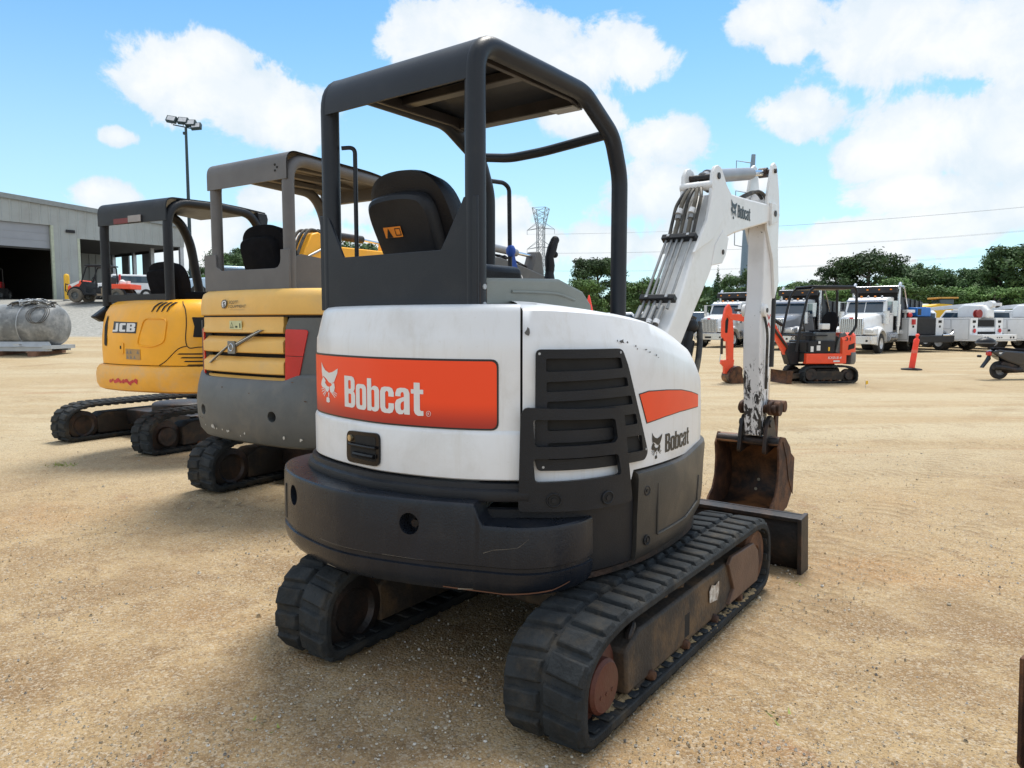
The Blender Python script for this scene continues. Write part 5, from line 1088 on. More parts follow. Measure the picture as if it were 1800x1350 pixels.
for i in range(19000):
    d = 1.9 + 8.5 * rs.random() ** 1.6; a = rs.uniform(-.72, .72)
    x, y = d * math.tan(a), d
    if mn.noise((x * 1.1, y * 1.1, 7)) + rs.random() * .45 < .16: continue
    pebble(x, y, rs.choice((.0022, .0026, .0032, .004, .0055)) * rs.uniform(.7, 1.25), g)
for i in range(45):
    d = rs.uniform(2.4, 9); x = d * math.tan(rs.uniform(-.66, .66)); pebble(x, d, rs.uniform(.009, .016), g)
m = bpy.data.materials.new('mixed_pebbles'); m.use_nodes = True; nt = m.node_tree; b = nt.nodes['Principled BSDF']
ge = nn(nt, 'ShaderNodeNewGeometry'); cr = nn(nt, 'ShaderNodeValToRGB'); lk(nt, ge.outputs['Random Per Island'], cr.inputs[0]); cr.color_ramp.interpolation = 'CONSTANT'
e = cr.color_ramp.elements; e[0].color = (.52, .45, .34, 1); e[1].position = .25; e[1].color = (.42, .30, .17, 1)
for p_, c_ in ((.45, (.60, .54, .45, 1)), (.62, (.34, .27, .18, 1)), (.76, (.50, .46, .40, 1)), (.88, (.20, .18, .16, 1)), (.93, (.70, .66, .60, 1))): q = e.new(p_); q.color = c_
lk(nt, cr.outputs[0], b.inputs['Base Color']); b.inputs['Roughness'].default_value = .8
o = g.build('gravel', m, None, fix=False, ang=180); o['kind'] = 'stuff'; o['label'] = 'loose pebbles scattered over the sandy ground'
# tiny weeds
g = G()
for (cx, cy, n, s_) in ((-4.55, 7.35, 34, .07), (.95, 2.62, 6, .03), (-.9, 2.55, 5, .03), (1.55, 4.0, 4, .03)):
    for i in range(n):
        a = rs.random() * 6.3; l = s_ * rs.uniform(.4, 1); x = cx + rs.gauss(0, s_); y = cy + rs.gauss(0, s_ * .7); dx, dy = cos(a) * l, sin(a) * l; w = .006
        g.add([(x - w, y, 0), (x + w, y, 0), (x + dx, y + dy, l * .6)], [(0, 1, 2)])
o = g.build('grass', mat('yellowish_weed', (.22, .26, .05), .7), None, fix=False); o['kind'] = 'stuff'

# ------------------------------------------------------------------ shed with open bay
sh = thing('metal_shed', (-24.8, 41.0, 2.6), -52.3, 'long pale grey metal shed with open roller door and covered bay', 'building')
T = lambda x: 5.19 - .064 * x
def wall(poly_fn, name): pass
g = G(); th = .12
g.prism([(-9.0, 4.05), (-.35, 4.05), (-.35, 0), (1.0, 0), (1.0, 3.45), (7.15, 3.45), (7.15, T(7.15)), (-22, T(-22)), (-22, 0), (-9.0, 0)], 'y', 0, th)
x = -21.6
while x < 7.1:
    zb = 4.05 if -9.05 < x < -.3 else (3.45 if x > .95 else 0.)
    g.prism([(x, -.03), (x + .05, -.03), (x + .09, 0), (x - .04, 0)], 'z', zb + .01, T(x) - .03); x += .46
sh_w = g.build('wall', sidingm, sh)
g = G(); g.box(1.0, 1.12, th, 13.9, 0, 5.0); y = .6
while y < 9.2: g.box(1.12, 1.15, y, y + .06, 0, 3.4); y += .45
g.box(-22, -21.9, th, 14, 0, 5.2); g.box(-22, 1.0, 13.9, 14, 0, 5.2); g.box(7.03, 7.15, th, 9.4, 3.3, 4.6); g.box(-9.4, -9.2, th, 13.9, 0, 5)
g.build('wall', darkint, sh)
g = G(); g.box(1.12, 7.15, 9.4, 9.5, 0, 4.6); x = 1.3
while x < 7: g.box(x, x + .06, 9.36, 9.4, 0, 3.4); x += .46
g.build('wall', mat('bay_back_siding', (.36, .38, .36), .6, 0, .05), sh)
for y_ in (4.2, 7.1): g = G(); g.box(7.03, 7.12, y_, y_ + 1.0, 0, 3.3); g.build('bay_panel', doorm, sh)
g = G(); g.prism([(-22.2, T(-22.2)), (7.3, T(7.3)), (7.3, T(7.3) + .14), (-22.2, T(-22.2) + .14)], 'y', -.10, 14.1); g.build('roof', mat('roof_edge_grey', (.20, .22, .22), .5), sh)
g = G(); g.prism([(-22.2, T(-22.2) - .12), (7.25, T(7.25) - .12), (7.25, T(7.25) + .10), (-22.2, T(-22.2) + .10)], 'y', -.16, -.104); g.build('eave_trim', mat('eave_trim_grey', (.23, .25, .25), .5), sh)
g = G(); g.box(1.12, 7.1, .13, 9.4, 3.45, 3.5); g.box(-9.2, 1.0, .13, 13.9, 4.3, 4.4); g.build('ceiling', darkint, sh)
g = G(); g.box(-8.98, -.37, .16, .24, 2.80, 4.3)
for z_ in (3.2, 3.6, 4.0): g.box(-8.98, -.37, .145, .16, z_, z_ + .03)
rdp = g.build('roller_door', doorm, sh); g = G(); g.box(-8.98, -.37, .15, .26, 2.70, 2.80); g.build('door_seal', darkint, rdp)
g = G(); g.box(-.40, -.26, -.035, .13, 0, 4.05); g.box(.93, 1.06, -.035, .13, 0, 3.45); g.build('jamb', mat('pale_green_trim', (.40, .43, .33), .5), sh)
for x_, y_ in ((7.0, .1), (7.0, 6.2), (7.0, 9.2), (6.2, 2.2)):
    g = G(); g.box(x_ - .11, x_ + .11, y_ - .08, y_ + .14, 0, 3.45); g.build('post', galv, sh)
g = G(); g.box(.35, .8, -.12, -.035, 3.72, 3.88); g.build('wall_lamp', blk, sh, bevel=.01)
g = G(); g.box(-9.2, 1., .3, 13.9, .005, .02); g.build('shed_floor', mat('dark_concrete', (.14, .14, .13), .8), sh)
def shed_pt(x, y, z=0):
    a = radians(-52.3); return (-24.8 + cos(a) * x + sin(a) * y, 41 - sin(a) * x + cos(a) * y, 2.6 + z)
def wheel(g, c, r, w, ax='x', m=None, par=None, rim=wheelw, name='wheel'):
    t = G(); t.lathe([(r * .55, -w / 2), (r * .92, -w / 2), (r, -w * .35), (r, w * .35), (r * .92, w / 2), (r * .55, w / 2)], c, ax, 24, False)
    n = t.build(name, m or tyre, par)
    t = G(); t.lathe([(.001, -w * .30), (r * .18, -w * .34), (r * .25, -w * .15), (r * .5, -w * .12), (r * .57, -w * .48), (r * .57, w * .48), (r * .5, w * .12), (r * .25, w * .15), (r * .18, w * .34), (.001, w * .30)], c, ax, 20)
    t.build('rim', rim, n); return n
for (x_, col_, lab) in ((-2.4, redp, 'dim riding mower with red engine parked inside the shed doorway'), (-5.2, greyV, 'dim grey machine with roll bar parked deep inside the shed')):
    p = shed_pt(x_, 2.6, .02); r = thing('riding_mower', p, 170, lab, 'mower')
    g = G(); g.box(-.45, .45, -.7, .7, .35, .65); g.build('body', darkint, r, bevel=.05); g = G(); g.box(-.3, .3, -.6, -.1, .65, 1.0); g.build('engine', col_, r, bevel=.06)
    g = G(); g.tube(bend([(-.4, -.2, .6), (-.4, -.2, 1.7), (.4, -.2, 1.7), (.4, -.2, .6)], .1), .03, 8); g.build('roll_bar', darkint, r)
    for a, b_ in ((-.5, -.45), (.5, -.45), (-.5, .5), (.5, .5)): wheel(None, (a, b_, .28), .28, .2, par=r, rim=greyV)
    g = G(); g.box(-.45, .45, .70, .72, .62, .70); g.build('bumper_strip', decal_w, r)
# yellow bollard
p = PX(119, 530, 37.6); t = thing('bollard', (p[0], p[1], terrain(p[0], p[1]) - .05), 0, 'yellow steel bollard beside the roller door opening', 'bollard')
g = G(); g.lathe([(.13, 0), (.13, 1.2), (.12, 1.27), (.08, 1.32), (.001, 1.34)], (0, 0, 0), 'z', 18); g.build('post', yelp, t)
g = G(); g.lathe([(.2, -.02), (.2, .04), (.15, .06), (.1, .06)], (0, 0, 0), 'z', 18); g.build('base', mat('concrete_collar', (.3, .3, .28), .9), t)
# utility cart
p = PX(183, 530, 36.6); t = thing('utility_cart', (p[0], p[1], terrain(p[0], p[1])), 268, 'orange and black utility cart with roll cage parked before the covered bay', 'utility cart', None, .92)
g = G(); g.prism([(1.55, .55), (1.62, .75), (1.5, .92), (.85, 1.18), (.75, .80), (.9, .55)], 'x', -.55, .55); hd_ = g.build('hood', orangeP, t, bevel=.06)
g = G(); g.prism([(1.35, .80), (1.45, .93), (.95, 1.13), (.98, 1.0)], 'x', -.562, .562); g.build('hood_patch', decal_w, hd_)
g = G(); g.box(-.6, .6, -1.5, 1.35, .38, .50); g.prism([(.95, .4), (.95, .80), (.75, 1.1), (.60, 1.05), (.6, .5), (.2, .45), (.2, .4)], 'x', -.62, .62); g.box(-.6, .6, -.45, .1, .5, .78)
for q in (-1, 1): g.tube([(q * .60, 1.12 + .42 * cos(a), .36 + .42 * sin(a)) for a in frange(0, pi, 10)], .06, 8); g.tube([(q * .60, -1.02 + .42 * cos(a), .36 + .42 * sin(a)) for a in frange(0, pi, 10)], .05, 8)
g.build('body', blk, t, bevel=.02)
g = G()
for q in (-.55, .55): g.tube(bend([(q, .85, 1.05), (q, .55, 1.88), (q, -.45, 1.9), (q, -.5, .8)], .12), .035, 8); g.tube([(q, .1, .5), (q, .1, 1.85)], .025, 6); g.tube([(q, .6, .75), (q, -.4, .72)], .022, 6)
g.build('roll_cage', blk, t); g = G(); g.box(-.62, .62, -.55, .62, 1.89, 1.96); g.build('roof', blk, t, bevel=.03)
g = G(); g.box(-.45, .45, -.5, -.38, .75, 1.35); g.box(-.45, .45, -.45, .05, .72, .85); g.build('seat', vinyl, t, bevel=.04)
g = G(); g.tube([(-.2 + .15 * cos(a * pi / 8), .4 - .05 * sin(a * pi / 8), 1.2 + .15 * sin(a * pi / 8)) for a in range(16)], .018, 6, closed=True); g.build('steering_wheel', blk, t)
g = G(); g.box(-.65, .65, -1.70, -.6, .70, .95); g.build('cargo_bed', orangeP, t, bevel=.02)
g = G(); g.ball((-.2, -1.1, 1.05), .16, 6); g.box(.0, .3, -1.3, -.9, .98, 1.15); g.build('load', decal_w, t)
g = G(); g.box(.0, .08, -.9, -.82, .98, 1.5); g.build('load_bar', redp, t)
g = G(); g.box(-.66, -.60, -.6, -.2, .45, .75); g.prism([(-.0, .35), (-.5, .35), (-.55, .42), (.05, .45)], 'x', -.66, -.6); g.build('step', mat('muddy_metal', (.25, .19, .13), .8), t)
g = G(); g.tube(bend([(-.4, 1.6, .5), (-.4, 1.78, .6), (-.4, 1.74, 1.0)], .05), .025, 6); g.tube(bend([(.4, 1.6, .5), (.4, 1.78, .6), (.4, 1.74, 1.0)], .05), .025, 6); g.tube([(-.4, 1.75, .95), (.4, 1.75, .95)], .025, 6); g.tube([(-.4, 1.78, .65), (.4, 1.78, .65)], .025, 6); g.build('bull_bar', blk, t)
g = G()
for q in (-.4, .4): g.ball((q, 1.55, .86), .08, 6)
g.build('headlight', glassc, t)
dusty = mat('dusty_tyre', (.13, .11, .085), .9, 0, .3, 8)
for a, b_ in ((-.62, 1.12), (.62, 1.12), (-.62, -1.02), (.62, -1.02)): wheel(None, (a, b_, .36), .36, .26, m=dusty, par=t, rim=greyV)
# long grey tank on a skid
p = PX(42, 610, 20.6); z0 = terrain(p[0], p[1]); t = thing('storage_tank', (p[0] + .05, p[1], z0), 4, 'scratched grey steel tank lying on a wooden skid', 'tank')
tank_m = mat('scratched_grey_tank', (.17, .18, .185), .6, .15, .25, 3, .1, 40, dirt=(.42, .42, .41), damt=.6, dscale=3.5, d2=.55)
g = G(); R_ = .575; zc = .80
g.lathe([(.001, 1.10), (.30, 1.09), (.44, 1.06), (.52, 1.0), (.56, .92), (R_, .82), (R_, .25), (R_ + .012, .24), (R_ + .012, .19), (R_, .18), (R_, -2.3), (.5, -2.6), (.001, -2.75)], (0, 0, zc), 'x', 40); g.build('tank_shell', tank_m, t)
g = G(); g.tube([(.21, (R_ + .02) * cos(a * pi / 16), zc + (R_ + .02) * sin(a * pi / 16)) for a in range(32)], .014, 6, closed=True); g.box(.15, .32, -.66, -.56, .26, .30); g.build('strap', galv, t)
g = G(); g.box(-2.6, 1.0, -.45, -.33, .10, .22); g.box(-2.6, 1.0, .33, .45, .10, .22); g.box(.85, 1.1, -.5, .5, .16, .26); g.prism([(-.5, .22), (-.3, .22), (-.42, .36)], 'x', -2.4, 1.0); g.build('skid_rail', galv, t)
for x_ in (-2.2, -.45, .62):
    g = G(); g.box(x_ - .13, x_ + .13, -.6, .6, -.05, .10); g.build('timber', woodm, t, bevel=.01)
t = thing('cable_pile', (p[0] + .40, p[1] - .05, z0 + zc + .45), 4, 'tangled heap of grey cables and hoses lying on the steel tank', 'cables')
rs = random.Random(4)
for k_ in range(9):
    g = G(); P_ = []
    c0 = rs.uniform(-.45, .35)
    for i in range(16):
        a = i * .9 + rs.random(); rr2 = rs.uniform(.10, .32); xx = c0 + rr2 * cos(a) * 1.3; yy = rr2 * sin(a) * .9 - .05
        surf = math.sqrt(max(.0, R_ ** 2 - yy ** 2)) - .45 if abs(xx + .4) < 1.0 - .0 else .0
        P_.append((xx, yy, surf + .03 + rs.uniform(0, .16) * (1 - min(1, abs(xx) * 1.2))))
    g.tube(spline(P_, 4), rs.uniform(.010, .018), 6); g.build('cable', (galv, hosem, zinc)[k_ % 3], t)
g = G(); g.tube([(.55 + .0 * a, -.60 - .02 + .0, .12) for a in (0, 1)], .001, 3) if 0 else None
for k_ in range(3): g = G(); g.tube([(.38 + .06 * k_ + .26 * cos(a * pi / 12), -(R_ + .02) * cos(.55 - .45 * sin(a * pi / 12)), -.45 + (R_ + .02) * sin(.55 - .45 * sin(a * pi / 12))) for a in range(24)], .009, 6, closed=True); g.build('cable', hosem, t)

# ------------------------------------------------------------------ dump trucks
def dump_truck(loc, yaw, m, label, box=True, sc=.87):
    t = thing('dump_truck', loc, yaw, label, 'dump truck', 'dump trucks parked in a line', sc)
    g = G(); g.box(-.42, .42, -8.0, -.3, .62, .88); g.box(-1.0, 1.0, -.9, -.1, .55, .62); g.box(-.8, .8, -8.0, -5.2, .5, .7)
    g.build('chassis', blk, t)
    g = G(); g.prism([(-1.18, -.34), (-1.0, -.08), (-.6, .02), (.6, .02), (1.0, -.08), (1.18, -.34), (1.18, -.42), (-1.18, -.42)], 'z', .50, .92); bu = g.build('bumper', alum, t, bevel=.02)
    g = G(); g.box(-.22, .22, .02, .028, .60, .72); g.box(-.85, -.75, -.02, .0, .62, .72); g.box(.75, .85, -.02, .0, .62, .72); g.build('tow_hole', darkrec, bu)
    g = G(); g.box(-.58, .58, -.16, -.06, .95, 1.84)
    gr_ = g.build('grille', alum, t, bevel=.04)
    g = G()
    for i in range(11): x = -.5 + i * .1; g.box(x - .018, x + .018, -.062, -.045, 1.0, 1.78)
    g.build('grille_bar', mat('grille_dark', (.16, .16, .17), .4, .6), gr_)
    g = G(); g.box(-.09, .09, -.06, -.03, 1.79, 1.87); g.build('badge', redp if m is not greycab else alum, gr_)
    # hood and fenders
    g = G(); rows = []
    for y, w, zt in ((-.12, .62, 1.88), (-.5, .68, 1.96), (-1.1, .80, 2.04), (-1.7, .93, 2.10), (-2.05, .98, 2.12)):
        rows.append([(-w, y, 1.0), (-w, y, zt - .30), (-w * .93, y, zt - .10), (-w * .7, y, zt), (w * .7, y, zt), (w * .93, y, zt - .10), (w, y, zt - .30), (w, y, 1.0)])
    g.grid(rows); g.f.append(tuple(range(8))); g.build('hood', m, t, ang=45)
    for q in (-1, 1):
        g = G(); rows = []
        for a in frange(-.15, pi - .1, 14):
            y = -1.25 + .72 * cos(a); z = .62 + .66 * sin(a); rows.append([(q * .58, y, z + .16), (q * 1.05, y, z + .12), (q * 1.2, y, z + .02), (q * 1.2, y, z - .08), (q * .6, y, z)])
        g.grid(rows, closed_v=True); f = g.build('fender', m, t, ang=50)
        g = G(); g.prism([(-.10, .98), (-.10, 1.30), (-.75, 1.34), (-.60, 1.0)], 'x', min(q * .60, q * 1.16), max(q * .60, q * 1.16)); g.build('fender', m, t, bevel=.05)
        g = G(); g.box(min(q * .68, q * 1.08), max(q * .68, q * 1.08), -.10, -.075, 1.08, 1.24); g.build('headlight', glassc, t, bevel=.02)
    # cab
    g = G(); g.prism([(-2.02, 1.0), (-2.02, 2.10), (-2.35, 2.82), (-2.55, 2.95), (-3.55, 2.98), (-3.6, 1.0)], 'x', -1.02, 1.02); cb = g.build('cab', m, t, bevel=.06)
    wm = lambda s, z, h: (s, -2.02 - (z - 2.10) * .458 + h, z + h * .4)
    ws_ = sheet('windshield', [rounded([(-.92, 2.14), (.92, 2.14), (.86, 2.70), (-.86, 2.70)], .08)], glassd, cb, wm, .002, .006, 0)
    g = G(); g.add(*sheet_mesh([[(-.02, 2.14), (.02, 2.14), (.02, 2.70), (-.02, 2.70)]], wm, .010, .004)); g.build('windshield_bar', m, ws_)
    g = G(); g.prism([(-2.25, 2.80), (-2.10, 2.78), (-2.12, 2.72), (-2.30, 2.74)], 'x', -.98, .98); g.build('sun_visor', mat('blue_grey_visor', (.16, .22, .34), .3), cb)
    for i in range(5): g = G(); g.box(-.7 + i * .35 - .05, -.7 + i * .35 + .05, -2.62, -2.5, 2.96, 3.04); g.build('roof_lamp', amber if i % 2 else glassc, cb, bevel=.02)
    for q in (-1, 1):
        g = G(); g.box(q * 1.02 - .012, q * 1.02 + .012, -3.3, -2.45, 2.12, 2.75); g.build('side_window', glassd, cb, bevel=.01)
        g = G(); g.box(q * 1.45 - .10, q * 1.45 + .10, -2.35, -2.27, 1.95, 2.75); g.box(min(q * 1.02, q * 1.45), max(q * 1.02, q * 1.45), -2.33, -2.30, 2.70, 2.73); g.box(min(q * 1.02, q * 1.45), max(q * 1.02, q * 1.45), -2.33, -2.30, 2.0, 2.03); g.build('mirror', alum, cb)
        g = G(); g.tube(bend([(q * 1.17, -3.85, 1.0), (q * 1.17, -3.85, 3.55), (q * 1.17, -4.05, 3.75)], .12), .08, 12); g.cyl((q * 1.17, -3.85, 1.4), (q * 1.17, -3.85, 2.6), .12, 14); g.build('exhaust_stack', alum, t)
        g = G(); g.cyl((q * 1.12, -1.95, 1.55), (q * 1.12, -1.95, 2.2), .17, 16); g.build('air_cleaner', alum, t)
        g = G(); g.cyl((q * .98, -2.4, .82), (q * .98, -3.7, .82), .30, 18); g.build('fuel_tank', alum, t)
        wheel(None, (q * 1.0, -1.25, .52), .52, .30, par=t)
        for y in (-5.9, -7.25): wheel(None, (q * .93, y, .52), .52, .55, par=t)
        g = G(); g.box(min(q * .6, q * 1.2), max(q * .6, q * 1.2), -4.9, -4.3, .98, 1.2); g.prism([(-5.2, 1.0), (-5.4, 1.30), (-7.6, 1.32), (-7.9, 1.0), (-7.8, 1.25), (-5.3, 1.22)], 'x', min(q * .7, q * 1.2), max(q * .7, q * 1.2)); g.build('side_step', m, t)
    g = G(); g.prism([(-4.15, 1.25), (-4.15, 3.35), (-3.6, 3.42), (-3.4, 3.30), (-3.4, 3.50), (-4.3, 3.62), (-4.35, 3.0), (-8.4, 2.8), (-8.2, 1.25)], 'x', -1.2, -1.14); g.prism([(-4.15, 1.25), (-4.15, 3.35), (-3.6, 3.42), (-3.4, 3.30), (-3.4, 3.50), (-4.3, 3.62), (-4.35, 3.0), (-8.4, 2.8), (-8.2, 1.25)], 'x', 1.14, 1.2)
    g.box(-1.2, 1.2, -4.2, -4.1, 1.25, 3.5); g.box(-1.2, 1.2, -4.2, -3.4, 3.40, 3.46); g.box(-1.2, 1.2, -3.42, -3.36, 3.22, 3.55); g.box(-1.2, 1.2, -8.2, -4.2, 1.2, 1.3); g.box(-1.2, 1.2, -8.3, -8.2, 1.2, 2.8)
    for y in (-5.0, -5.9, -6.8, -7.7): g.box(-1.26, -1.2, y - .05, y + .05, 1.3, 2.9); g.box(1.2, 1.26, y - .05, y + .05, 1.3, 2.9)
    db = g.build('dump_box', mat('worn_black_dump_box', (.015, .015, .018), .5, .1, .3, 2, dirt=(.07, .065, .06), damt=.6, dscale=1.5), t)
    g = G(); g.cyl((-1.22, -3.6, 3.50), (1.22, -3.6, 3.50), .10, 12)
    for q in (-1, 1): g.tube(bend([(q * 1.27, -3.7, 3.55), (q * 1.27, -4.3, 3.6), (q * 1.27, -5.9, 1.35)], .25), .04, 8)
    g.build('tarp_arm', alum, db)
    for x_ in (-.9, -.3, .3, .9): g = G(); g.box(x_ - .05, x_ + .05, -3.36, -3.33, 3.36, 3.42); g.build('marker_lamp', amber, db)
    return t
dump_truck((10.85, 41.0, 0), 223, whiteV, 'white dump truck seen between the excavator boom and arm')
dump_truck((13.1, 37.2, 0), 223, greycab, 'silver grey dump truck standing between the two white dump trucks')
dump_truck((15.25, 33.4, 0), 223, whiteV, 'white dump truck with curved tarp arm, nearest in its line, beside the service trucks')
# ------------------------------------------------------------------ service trucks seen from behind
def service_truck(loc, yaw, label, kind):
    t = thing('service_truck', loc, yaw, label, 'service truck', 'service trucks parked side by side')
    g = G(); g.box(-.4, .4, .1, 6.6, .55, .75); g.box(-1.0, 1.0, .1, .3, .45, .55); g.build('chassis', blk, t)
    for q in (-1, 1):
        x0, x1 = sorted((q * .62, q * 1.12))
        g = G(); g.prism([(.25, .50), (.25, 1.62), (3.7, 1.62), (3.7, .45), (2.75, .45)] + [(1.9 + .62 * cos(a), .42 + .62 * sin(a)) for a in frange(0.05, pi - .05, 10)] + [(1.1, .50)], 'x', x0, x1)
        c = g.build('tool_cabinet', whiteV, t, bevel=.01)
        g = G(); xx = q * 1.122
        for (a, b_, z0_, z1_) in ((.32, 1.25, .58, 1.56), (1.3, 2.5, 1.08, 1.56), (2.75, 3.62, .55, 1.56)):
            for (u0, u1, w0, w1) in ((a, b_, z0_, z0_ + .012), (a, b_, z1_ - .012, z1_), (a, a + .012, z0_, z1_), (b_ - .012, b_, z0_, z1_)): g.box(xx - .004, xx + .004, u0, u1, w0, w1)
        g.build('door_gap', greyp, c)
        g = G()
        for y_, z_ in ((1.15, 1.0), (2.4, 1.3), (2.85, .7), (2.85, 1.2)): g.box(xx - .02, xx + .02, y_ - .05, y_ + .05, z_ - .05, z_ + .05)
        g.build('door_latch', blk, c)
        g = G(); g.box(q * .87 - .10, q * .87 + .10, .235, .25, 1.38, 1.5); g.box(q * .87 - .05, q * .87 + .05, .235, .25, 1.15, 1.25); g.build('rear_light', darkrec, c)
        g = G(); g.tube([(q * 1.13, 1.9 + .62 * cos(a), .42 + .62 * sin(a)) for a in frange(.05, pi - .05, 12)], .03, 6); g.build('fender_trim', galv, t)
        wheel(None, (q * .9, 1.9, .43), .43, .48, par=t); wheel(None, (q * .98, 5.9, .43), .43, .26, par=t)
    g = G(); g.box(-.62, .62, .3, 3.7, .80, .86); g.box(-.62, .62, 3.6, 3.7, .8, 1.6); g.build('deck', blk, t)
    if kind == 'black':
        g = G(); g.box(-.60, .60, .25, .5, .80, 1.62); g.build('tailgate', blk, t, bevel=.02)
        g = G(); g.box(-1.15, 1.15, -.35, .25, .45, .78); g.build('bumper', blk, t, bevel=.03)
        g = G(); g.box(-.35, .55, .5, 1.3, 1.68, 2.12); w = g.build('welder', bluep, t, bevel=.04); g = G(); g.box(-.32, -.1, .49, .5, 1.75, 2.05); g.build('welder_panel', decal_k, w)
        g = G(); g.box(-.6, .6, .45, 3.4, 1.62, 1.68); g.build('rack', blk, t)
        g = G(); g.ball((-1.0, .35, 1.75), .12, 6); g.cyl((-.9, .2, 1.3), (-.9, .2, 1.55), .09, 10); g.build('hose_reel', redp, t)
        g = G(); g.box(-1.12, -.6, .4, 3.3, 1.86, 2.0); g.box(-1.0, -.92, .6, .7, 1.6, 1.9); g.build('crane_boom', whiteV, t, bevel=.02)
        g = G(); g.tube(spline([(.4, -.3, .80), (.8, -.4, .82), (1.0, -.38, .95)], 5), .05, 8); g.build('bumper_bar', alum, t)
    else:
        g = G(); g.box(-.60, .60, .28, .36, .80, 1.15); g.build('tailgate', whiteV, t, bevel=.01)
        g = G(); g.box(-.58, .58, .30, .34, 1.2, 1.52); g.box(-.58, .58, .22, .26, .84, .95); g.build('tailgate_recess', darkrec, t)
        g = G(); g.box(-1.15, 1.15, -.45, .25, .50, .82); bm_ = g.build('bumper', whiteV, t, bevel=.02)
        g = G()
        for x_ in (-1.02, -.84, -.2, -.05, .1, .72, .92): g.cyl((x_, -.455, .68), (x_, -.47, .68), .05 if abs(x_) > .5 else .03, 12)
        g.box(-1.15, 1.15, -.46, -.45, .56, .575); g.build('rear_light', darkrec, bm_)
        g = G(); g.cyl((.55, .9, 1.62), (.55, .9, 2.15), .14, 14); g.box(.35, .80, .75, 1.05, 2.05, 2.3); g.prism([(.6, 2.18), (3.9, 2.02), (3.9, 2.18), (.6, 2.42)], 'x', .45, .68); g.box(.50, .64, .0, .7, 2.20, 2.34); g.cyl((.42, .5, 2.28), (.72, .5, 2.28), .18, 14)
        g.cyl((.4, .6, 1.95), (.56, 2.6, 1.98), .05, 8); g.build('crane_boom', whiteV, t, bevel=.01)
        g = G(); g.cyl((.74, .35, 2.28), (.80, .35, 2.28), .17, 14); g.box(-.9, -.55, 3.2, 3.6, 1.95, 2.2); g.build('winch', blk, t)
        g = G(); g.lathe([(.10, 0), (.20, .0), (.20, .04), (.12, .05), (.12, .16), (.20, .17), (.20, .21), (.1, .21)], (-.45, .30, 1.82), 'y', 18); g.build('hose_reel', mat('dark_red_reel', (.25, .02, .02), .5), t)
        g = G(); g.prism([(.3, 1.62), (.35, 2.0), (.6, 2.25), (1.6, 2.3), (1.9, 2.1), (1.9, 1.62)], 'x', .05, .62); g.build('equipment_housing', whiteV, t, bevel=.08, seg=3)
        g = G(); g.ball((-.87, .2, 1.0), .09, 5, (1, .4, 1.3)); g.ball((.87, .2, 1.0), .10, 5, (1, .4, 1.1)); g.build('tow_shackle', redp if kind == 'red' else galv, t)
    g = G(); g.prism([(3.8, .7), (3.8, 1.9), (4.0, 2.05), (4.9, 2.05), (5.4, 1.45), (6.5, 1.35), (6.6, .6), (3.8, .6)], 'x', -.98, .98); cb = g.build('cab', whiteV if kind != 'black' else blk, t, bevel=.06)
    g = G(); g.box(-.85, .85, 3.785, 3.8, 1.40, 1.88); g.prism([(4.0, 1.45), (4.05, 1.92), (4.85, 1.92), (5.2, 1.48)], 'x', -.99, -.975); g.prism([(4.0, 1.45), (4.05, 1.92), (4.85, 1.92), (5.2, 1.48)], 'x', .975, .99); g.build('cab_window', glassd, cb)
    return t
service_truck((19.95, 35.3, 0), -21, 'service truck with black tailgate and blue welder on its deck', 'black')
service_truck((23.15, 35.8, 0), -21, 'white service truck with crane boom and dark red hose reel above its rear', 'red')
service_truck((26.45, 36.6, 0), -21, 'white service truck cut off by the right edge of the view', 'grey')
# ------------------------------------------------------------------ smaller vehicles behind
def pickup(loc, yaw, m, label, name='pickup_truck', cat='pickup truck', suv=False, sc=1.):
    t = thing(name, loc, yaw, label, cat, None, sc)
    pr = [(-2.6, .45), (-2.65, 1.05), (-.9, 1.08), (-.75, 1.75), (.45, 1.78), (1.05, 1.15), (2.45, 1.02), (2.6, .8), (2.6, .42)]
    if suv: pr = [(-2.4, .45), (-2.45, 1.1), (-2.2, 1.72), (.45, 1.75), (1.05, 1.15), (2.25, 1.02), (2.4, .8), (2.4, .42)]
    g = G(); g.prism(pr, 'x', -.95, .95); bd = g.build('body', m, t, bevel=.09, seg=3)
    g = G()
    wp_ = [(-.62, 1.16), (-.55, 1.62), (.38, 1.64), (.80, 1.18)] if not suv else [(-2.1, 1.16), (-1.95, 1.6), (.38, 1.62), (.80, 1.18)]
    g.prism(wp_, 'x', -.958, -.945); g.prism(wp_, 'x', .945, .958); g.build('side_window', glassd, bd)
    g = G(); g.add([(-.8, .52, 1.73), (.8, .52, 1.73), (.86, 1.04, 1.19), (-.86, 1.04, 1.19)], [(0, 1, 2, 3)]); g.v = [(a, b_ + .02, c + .015) for a, b_, c in g.v]; g.build('windshield', glassd, bd)
    yb = -2.36 if suv else -.86
    g = G(); g.add([(-.8, yb - .02, 1.65), (.8, yb - .02, 1.65), (.84, yb - .12, 1.2), (-.84, yb - .12, 1.2)], [(0, 1, 2, 3)]); g.build('rear_window', glassd, bd)
    for q in (-1, 1):
        g = G(); g.box(min(q * .6, q * .9), max(q * .6, q * .9), 2.56 if not suv else 2.36, 2.62 if not suv else 2.42, .78, .95); g.build('headlight', glassc, bd)
        g = G(); g.box(min(q * .75, q * .93), max(q * .75, q * .93), -2.68 if not suv else -2.46, -2.6 if not suv else -2.38, .75, 1.0); g.build('rear_light', redlens, bd)
        for y in (-1.6, 1.6): wheel(None, (q * .86, y, .38), .38, .26, par=t)
    g = G(); g.box(-.95, .95, 2.55 if not suv else 2.35, 2.68 if not suv else 2.48, .45, .65); g.build('bumper', alum, t)
    return t
